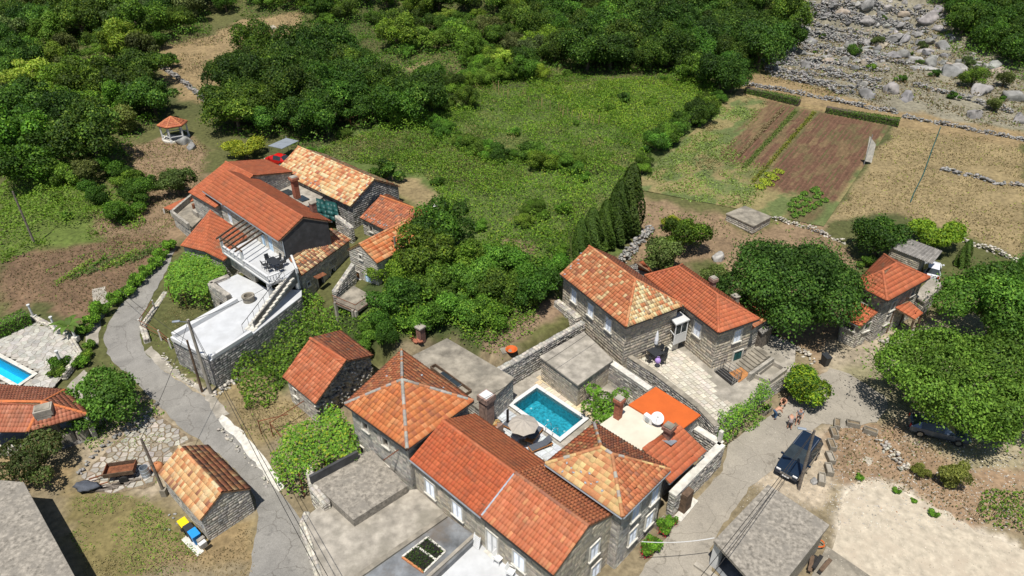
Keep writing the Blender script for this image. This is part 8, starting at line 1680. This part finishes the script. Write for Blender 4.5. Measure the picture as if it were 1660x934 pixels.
# cars
def car(label, c, head, paint, L_=4.6, Wd=1.85, kind='suv'):
    t = thing('parked_car', label, 'car', c, None, head); ORG[t.name] = Vector((0, 0, 0)); w = Wd / 2; l = L_ / 2
    if kind == 'suv': S_ = [(-l, .55, .78, .80, .80), (-l + .04, .42, 1.0, 1.04, .86), (-l + .14, .38, 1.06, 1.12, .84), (-l + .42, .36, 1.06, 1.74, .66), (-.9, .34, 1.06, 1.84, .68), (.15, .34, 1.06, 1.82, .68), (.98, .34, 1.05, 1.12, .82), (l - .5, .36, 1.0, 1.08, .82), (l - .12, .40, .88, .98, .78), (l, .48, .68, .72, .72)]
    else: S_ = [(-l, .5, .7, .74, .74), (-l + .05, .38, .88, .94, .8), (-l + .2, .3, .9, 1.0, .76), (-l + .75, .3, .92, 1.40, .58), (-.5, .3, .92, 1.46, .60), (.2, .3, .92, 1.44, .60), (1.0, .3, .90, .98, .74), (l - .5, .32, .84, .90, .74), (l - .12, .36, .72, .78, .70), (l, .44, .58, .62, .64)]
    m = MB(); rings = []; fx = lambda x: w * (1 - .10 * max(0, abs(x) / l - .72) / .28)
    for x, zb, zs, zt, wt in S_: f_ = fx(x); rings.append([(x, -f_ * .9, zb), (x, -f_, zb + .18), (x, -f_, zs), (x, -wt * w / .9, zt), (x, 0, zt + .03), (x, wt * w / .9, zt), (x, f_, zs), (x, f_, zb + .18), (x, f_ * .9, zb)])
    idx = [m.v(*r_) for r_ in rings]; glass = {'windscreen': (5, (3, 4)), 'rear_window': (2, (3, 4))}
    for i in range(len(idx) - 1):
        for j in range(8):
            if (i == 5 and j in (3, 4)) or (i == 2 and j in (3, 4)) or (i in (3, 4) and j in (2, 5)): continue
            m.f(idx[i][j], idx[i][j + 1], idx[i + 1][j + 1], idx[i + 1][j])
        m.f(idx[i][8], idx[i][0], idx[i + 1][0], idx[i + 1][8])
    m.f(*idx[0]); m.f(*reversed(idx[-1])); b = m.build('body', paint, t, smooth=False, bevel=.03)
    for nm, i in (('windscreen', 5), ('rear_window', 2)): m = MB(); [m.poly([rings[i][j], rings[i][j + 1], rings[i + 1][j + 1], rings[i + 1][j]]) for j in (3, 4)]; m.build(nm, 'glass_dark', t)
    for j in (2, 5):
        for i in (3, 4): m = MB(); q = [Vector(v) for v in (rings[i][j], rings[i][j + 1], rings[i + 1][j + 1], rings[i + 1][j])]; cc = sum(q, Vector()) / 4; m.poly([cc + (v - cc) * .98 for v in q]); m.build('side_window', 'glass_dark', t)
    for x in (-l * .62, l * .62):
        for s_ in (-1, 1): wh = MB().tube([(x, s_ * (w - .2), .34), (x, s_ * (w + .01), .34)], .34, 18).build('wheel', 'rubber', t); MB().tube([(x, s_ * (w - .05), .34), (x, s_ * (w + .025), .34)], .2, 12).build('rim', 'steel', wh)
    for s_ in (-1, 1):
        MB().box((l - .1, s_ * w * .66, S_[-2][2] - .04), (.16, .36, .14)).build('headlight', 'plastic_white', t, bevel=.02); MB().box((-l + .02, s_ * w * .72, .86), (.08, .2, .3)).build('tail_light', 'lamp_red', t); MB().box((.82, s_ * (w + .1), 1.08), (.14, .2, .14)).build('mirror', paint, t, bevel=.03)
        if kind == 'suv': MB().bar((-1.5, s_ * w * .66, 1.88), (.2, s_ * w * .66, 1.87), .05).build('roof_rail', 'steel', t)
    m = MB(); [m.box((l + .005, 0, .62 + .07 * k), (.03, .9, .035)) for k in range(3)]; m.build('grille', 'steel', t); MB().box((l + .02, 0, .5), (.02, .52, .11)).build('number_plate', 'plastic_white', t); return t
def px_heading(a, b): p, q = PG(*a), PG(*b); return math.atan2(q.y - p.y, q.x - p.x)
car('dark blue black off-road car parked beside the right road', PG(1292, 752), px_heading((1316, 722), (1274, 778)), 'car_black', 4.7, 1.92); car('small red car behind the farmhouse wing', PG(452, 266), R(155), 'car_red', 3.7, 1.6, 'hatch'); car('grey car parked in the shade of the huge light green tree', PG(1518, 705), R(-22), 'car_silver', 4.4, 1.75, 'hatch'); car('white car parked at the end of the corrugated shed', PG(1508, 446), R(60), 'car_white', 3.9, 1.65, 'hatch')
gd2 = thing('grey_canopy', 'pale sheet canopy on posts behind the red car', 'canopy', PG(466, 262)); q = [PG(x, y) + UPV * 2.3 for x, y in ((440, 262), (462, 268), (488, 252), (468, 246))]; MB().prism([xy(p) for p in q], q[0].z - .05, q[0].z + .02).build('roof', 'zinc', gd2); [MB().bar(p - UPV * 2.3, p, .06).build('post', 'steel', gd2) for p in q]
# small items on the ground near the houses
for (x, y, lb) in ((706, 338, 'white rounded bag on the bare patch behind the barns'), (695, 341, 'flat white stone beside the white bag')): boulder(PG(x, y), .55 if x == 706 else .4, lb, None, 1.0, cat='bag' if x == 706 else 'rock', name='white_bag' if x == 706 else 'boulder').color = (.75, .74, .70, 1)
oc = PG(829, 582); ot = thing('orange_bowl', 'bright orange plastic bowl on a slab behind the pool wall', 'bowl', oc); MB().lathe(oc, [(.3, 0), (.5, .25), (.55, .3), (.45, .28), (.25, .06)], 14).build('bowl', 'orange_sheet', ot); MB().box(oc + Vector((-.5, .1, .05)), (.9, .8, .1), .4).build('slab', 'concrete', ot)
cg = PG(684, 563); cgt = thing('brick_stump', 'broken red brick chimney stump by the concrete flat roof', 'chimney', cg); MB().box(cg + UPV * .7, (.6, .6, 1.6), R(-40)).build('stack', 'brick_dark', cgt, bevel=.02); MB().box(cg + UPV * 1.58, (.75, .75, .14), R(-40)).build('cap', 'concrete_pale', cgt)
for k in range(14): MB().box(cg + Vector((rnd.uniform(-.9, .3), rnd.uniform(-.6, .4), rnd.uniform(.1, .4))), (.35, .25, .1), rnd.uniform(0, 3)).build('fallen_brick', 'brick_red', cgt)
# ---------------------------------------------------------------- people
def skin_obj(name, J, E, rad, mat, parent, root='pelvis', sub=1):
    ks = list(J); me = bpy.data.meshes.new(name); me.from_pydata([J[k] for k in ks], [(ks.index(a), ks.index(b)) for a, b in E], []); o = link(name, me, parent, mats=[mat]); md = o.modifiers.new('skin', 'SKIN'); md.use_smooth_shade = True
    for i, k in enumerate(ks): s_ = me.skin_vertices[0].data[i]; r_ = rad.get(k, .04); s_.radius = (r_, r_) if not hasattr(r_, '__len__') else r_; s_.use_root = (k == root)
    o.modifiers.new('sub', 'SUBSURF').levels = sub; o.modifiers['sub'].render_levels = sub; return o
def person(label, c, head, J, top, bottom, hair, bare=False, dress=False, hat=None):
    t = thing('person', label, 'person', c, None, head); ORG[t.name] = Vector((0, 0, 0)); J = {k: Vector(v) for k, v in J.items()}
    for s_ in 'lr':
        w, e = J['wrist_' + s_], J['elbow_' + s_]; d = (w - e).normalized(); side = d.cross(Vector((0, 0, 1)))
        side = side.normalized() if side.length > .1 else Vector((1, 0, 0)); J['palm_' + s_] = w + d * .08
        for k, (off, ln_) in enumerate(((-.035, .07), (-.012, .085), (.012, .08), (.035, .065))): J['f%d_%s' % (k, s_)] = w + d * (.1 + ln_) + side * off
        J['thumb_' + s_] = w + d * .07 + side * .07
    E = [('pelvis', 'waist'), ('waist', 'chest'), ('chest', 'neck'), ('neck', 'jaw'), ('jaw', 'crown')]; rad = dict(pelvis=.15, waist=.13, chest=(.16, .12), neck=.055, jaw=.085, crown=.09)
    for s_ in 'lr':
        E += [('chest', 'shoulder_' + s_), ('shoulder_' + s_, 'elbow_' + s_), ('elbow_' + s_, 'wrist_' + s_), ('wrist_' + s_, 'palm_' + s_), ('palm_' + s_, 'thumb_' + s_), ('pelvis', 'hip_' + s_), ('hip_' + s_, 'knee_' + s_), ('knee_' + s_, 'ankle_' + s_), ('ankle_' + s_, 'toe_' + s_)] + [('palm_' + s_, 'f%d_%s' % (k, s_)) for k in range(4)]
        rad.update({'shoulder_' + s_: .07, 'elbow_' + s_: .045, 'wrist_' + s_: .03, 'palm_' + s_: .035, 'thumb_' + s_: .011, 'hip_' + s_: .1, 'knee_' + s_: .062, 'ankle_' + s_: .042, 'toe_' + s_: .035}); rad.update({'f%d_%s' % (k, s_): .01 for k in range(4)})
    skin_obj('body', J, E, rad, 'skin', t)
    f_ = 1.16
    if top:
        ks = ['waist', 'chest', 'pelvis'] + ['shoulder_l', 'shoulder_r']; Js = {k: J[k] for k in ks}; Es = [('pelvis', 'waist'), ('waist', 'chest'), ('chest', 'shoulder_l'), ('chest', 'shoulder_r')]
        for s_ in 'lr': Js['sl_' + s_] = J['shoulder_' + s_].lerp(J['elbow_' + s_], .55); Es.append(('shoulder_' + s_, 'sl_' + s_))
        skin_obj('shirt' if not dress else 'dress_top', Js, Es, dict(waist=.155, chest=(.185, .145), pelvis=.165, shoulder_l=.085, shoulder_r=.085, sl_l=.068, sl_r=.068), top, t)
    if bottom:
        mat, ln_ = bottom; Js = {k: J[k] for k in ('pelvis', 'hip_l', 'hip_r', 'waist')}; Js['waist'] = J['pelvis'].lerp(J['waist'], .4); Es = [('pelvis', 'waist'), ('pelvis', 'hip_l'), ('pelvis', 'hip_r')]; rd = dict(pelvis=.17, waist=.155, hip_l=.118, hip_r=.118)
        for s_ in 'lr':
            Js['k_' + s_] = J['hip_' + s_].lerp(J['knee_' + s_], min(1, ln_)); Es.append(('hip_' + s_, 'k_' + s_)); rd['k_' + s_] = .085
            if ln_ > 1: Js['a_' + s_] = J['knee_' + s_].lerp(J['ankle_' + s_], ln_ - 1); Es.append(('k_' + s_, 'a_' + s_)); rd['a_' + s_] = .06
        skin_obj('trousers' if ln_ > 1 else 'shorts', Js, Es, rd, mat, t)
    d = (J['crown'] - J['jaw']).normalized(); V_, F_ = rock_mesh(7, 2, .8, .1); cc = J['jaw'].lerp(J['crown'], .85) + d * .035 - Vector((0, .015, 0)); link('hair', meshq('hair', V_ * .105 + np.array(cc), F_, smooth=True), t, mats=[hair])
    fw = Vector((0, 1, 0)) if abs(d.y) < .6 else Vector((0, .4, -1)).normalized(); nz = J['jaw'].lerp(J['crown'], .4) + fw * .095; MB().box(nz, (.03, .03, .04)).build('nose', 'skin', t)
    for s_ in (-1, 1): MB().box(J['jaw'].lerp(J['crown'], .55) + fw * .085 + Vector((s_ * .032, 0, 0)), (.02, .012, .012)).build('eye', 'hair_dark', t); MB().box(J['jaw'].lerp(J['crown'], .45) + Vector((s_ * .09, 0, 0)), (.015, .04, .06)).build('ear', 'skin', t)
    for s_ in 'lr': a, b = J['ankle_' + s_], J['toe_' + s_]; MB().bar(a.lerp(b, -.25) - UPV * .03, b - UPV * .005, .09, .07).build('shoe', 'cloth_dark', t)
    return t
STAND = dict(pelvis=(0, 0, .95), waist=(0, 0, 1.1), chest=(0, .01, 1.33), neck=(0, .02, 1.5), jaw=(0, .04, 1.58), crown=(0, .04, 1.7), shoulder_l=(-.19, 0, 1.42), shoulder_r=(.19, 0, 1.42), elbow_l=(-.26, .02, 1.15), elbow_r=(.26, .02, 1.15), wrist_l=(-.24, .2, .98), wrist_r=(.24, .2, .98), hip_l=(-.1, 0, .9), hip_r=(.1, 0, .9), knee_l=(-.11, .04, .5), knee_r=(.12, .1, .5), ankle_l=(-.12, -.02, .08), ankle_r=(.13, .16, .08), toe_l=(-.13, .14, .04), toe_r=(.15, .32, .04))
BEND = dict(pelvis=(0, -.2, .86), waist=(0, -.08, .97), chest=(0, .2, 1.06), neck=(0, .4, 1.08), jaw=(0, .48, 1.05), crown=(0, .56, .97), shoulder_l=(-.19, .28, 1.05), shoulder_r=(.19, .28, 1.05), elbow_l=(-.24, .36, .78), elbow_r=(.24, .36, .78), wrist_l=(-.12, .52, .58), wrist_r=(.12, .52, .58), hip_l=(-.1, -.18, .84), hip_r=(.1, -.18, .84), knee_l=(-.13, .02, .47), knee_r=(.13, -.02, .47), ankle_l=(-.13, -.1, .08), ankle_r=(.14, -.16, .08), toe_l=(-.14, .06, .04), toe_r=(.15, 0, .04))
SQUAT = dict(pelvis=(0, -.25, .32), waist=(0, -.2, .46), chest=(0, -.02, .66), neck=(0, .1, .8), jaw=(0, .14, .88), crown=(0, .18, .99), shoulder_l=(-.19, .02, .72), shoulder_r=(.19, .02, .72), elbow_l=(-.25, .24, .56), elbow_r=(.25, .24, .56), wrist_l=(-.1, .42, .5), wrist_r=(.1, .42, .5), hip_l=(-.1, -.22, .3), hip_r=(.1, -.22, .3), knee_l=(-.17, .2, .5), knee_r=(.17, .2, .5), ankle_l=(-.15, -.02, .08), ankle_r=(.15, -.02, .08), toe_l=(-.16, .16, .04), toe_r=(.16, .16, .04))
person('person in grey t-shirt and dark shorts standing on the right road', P(1292, 687, .03), R(160), STAND, 'cloth_grey', ('cloth_dark', .75), 'hair_grey'); person('person in printed grey clothes bending forward on the right road', P(1279, 694, .03), R(-20), BEND, 'cloth_print', ('cloth_print', 1.0), 'hair_dark'); person('shirtless person in blue jeans bending over the planter', P(1256, 678, .03), R(-70), BEND, None, ('denim', 1.9), 'hair_dark'); person('person squatting at the foot of the courtyard wall', P(1269, 657, .03), R(150), SQUAT, None, ('cloth_dark', .8), 'hair_dark')
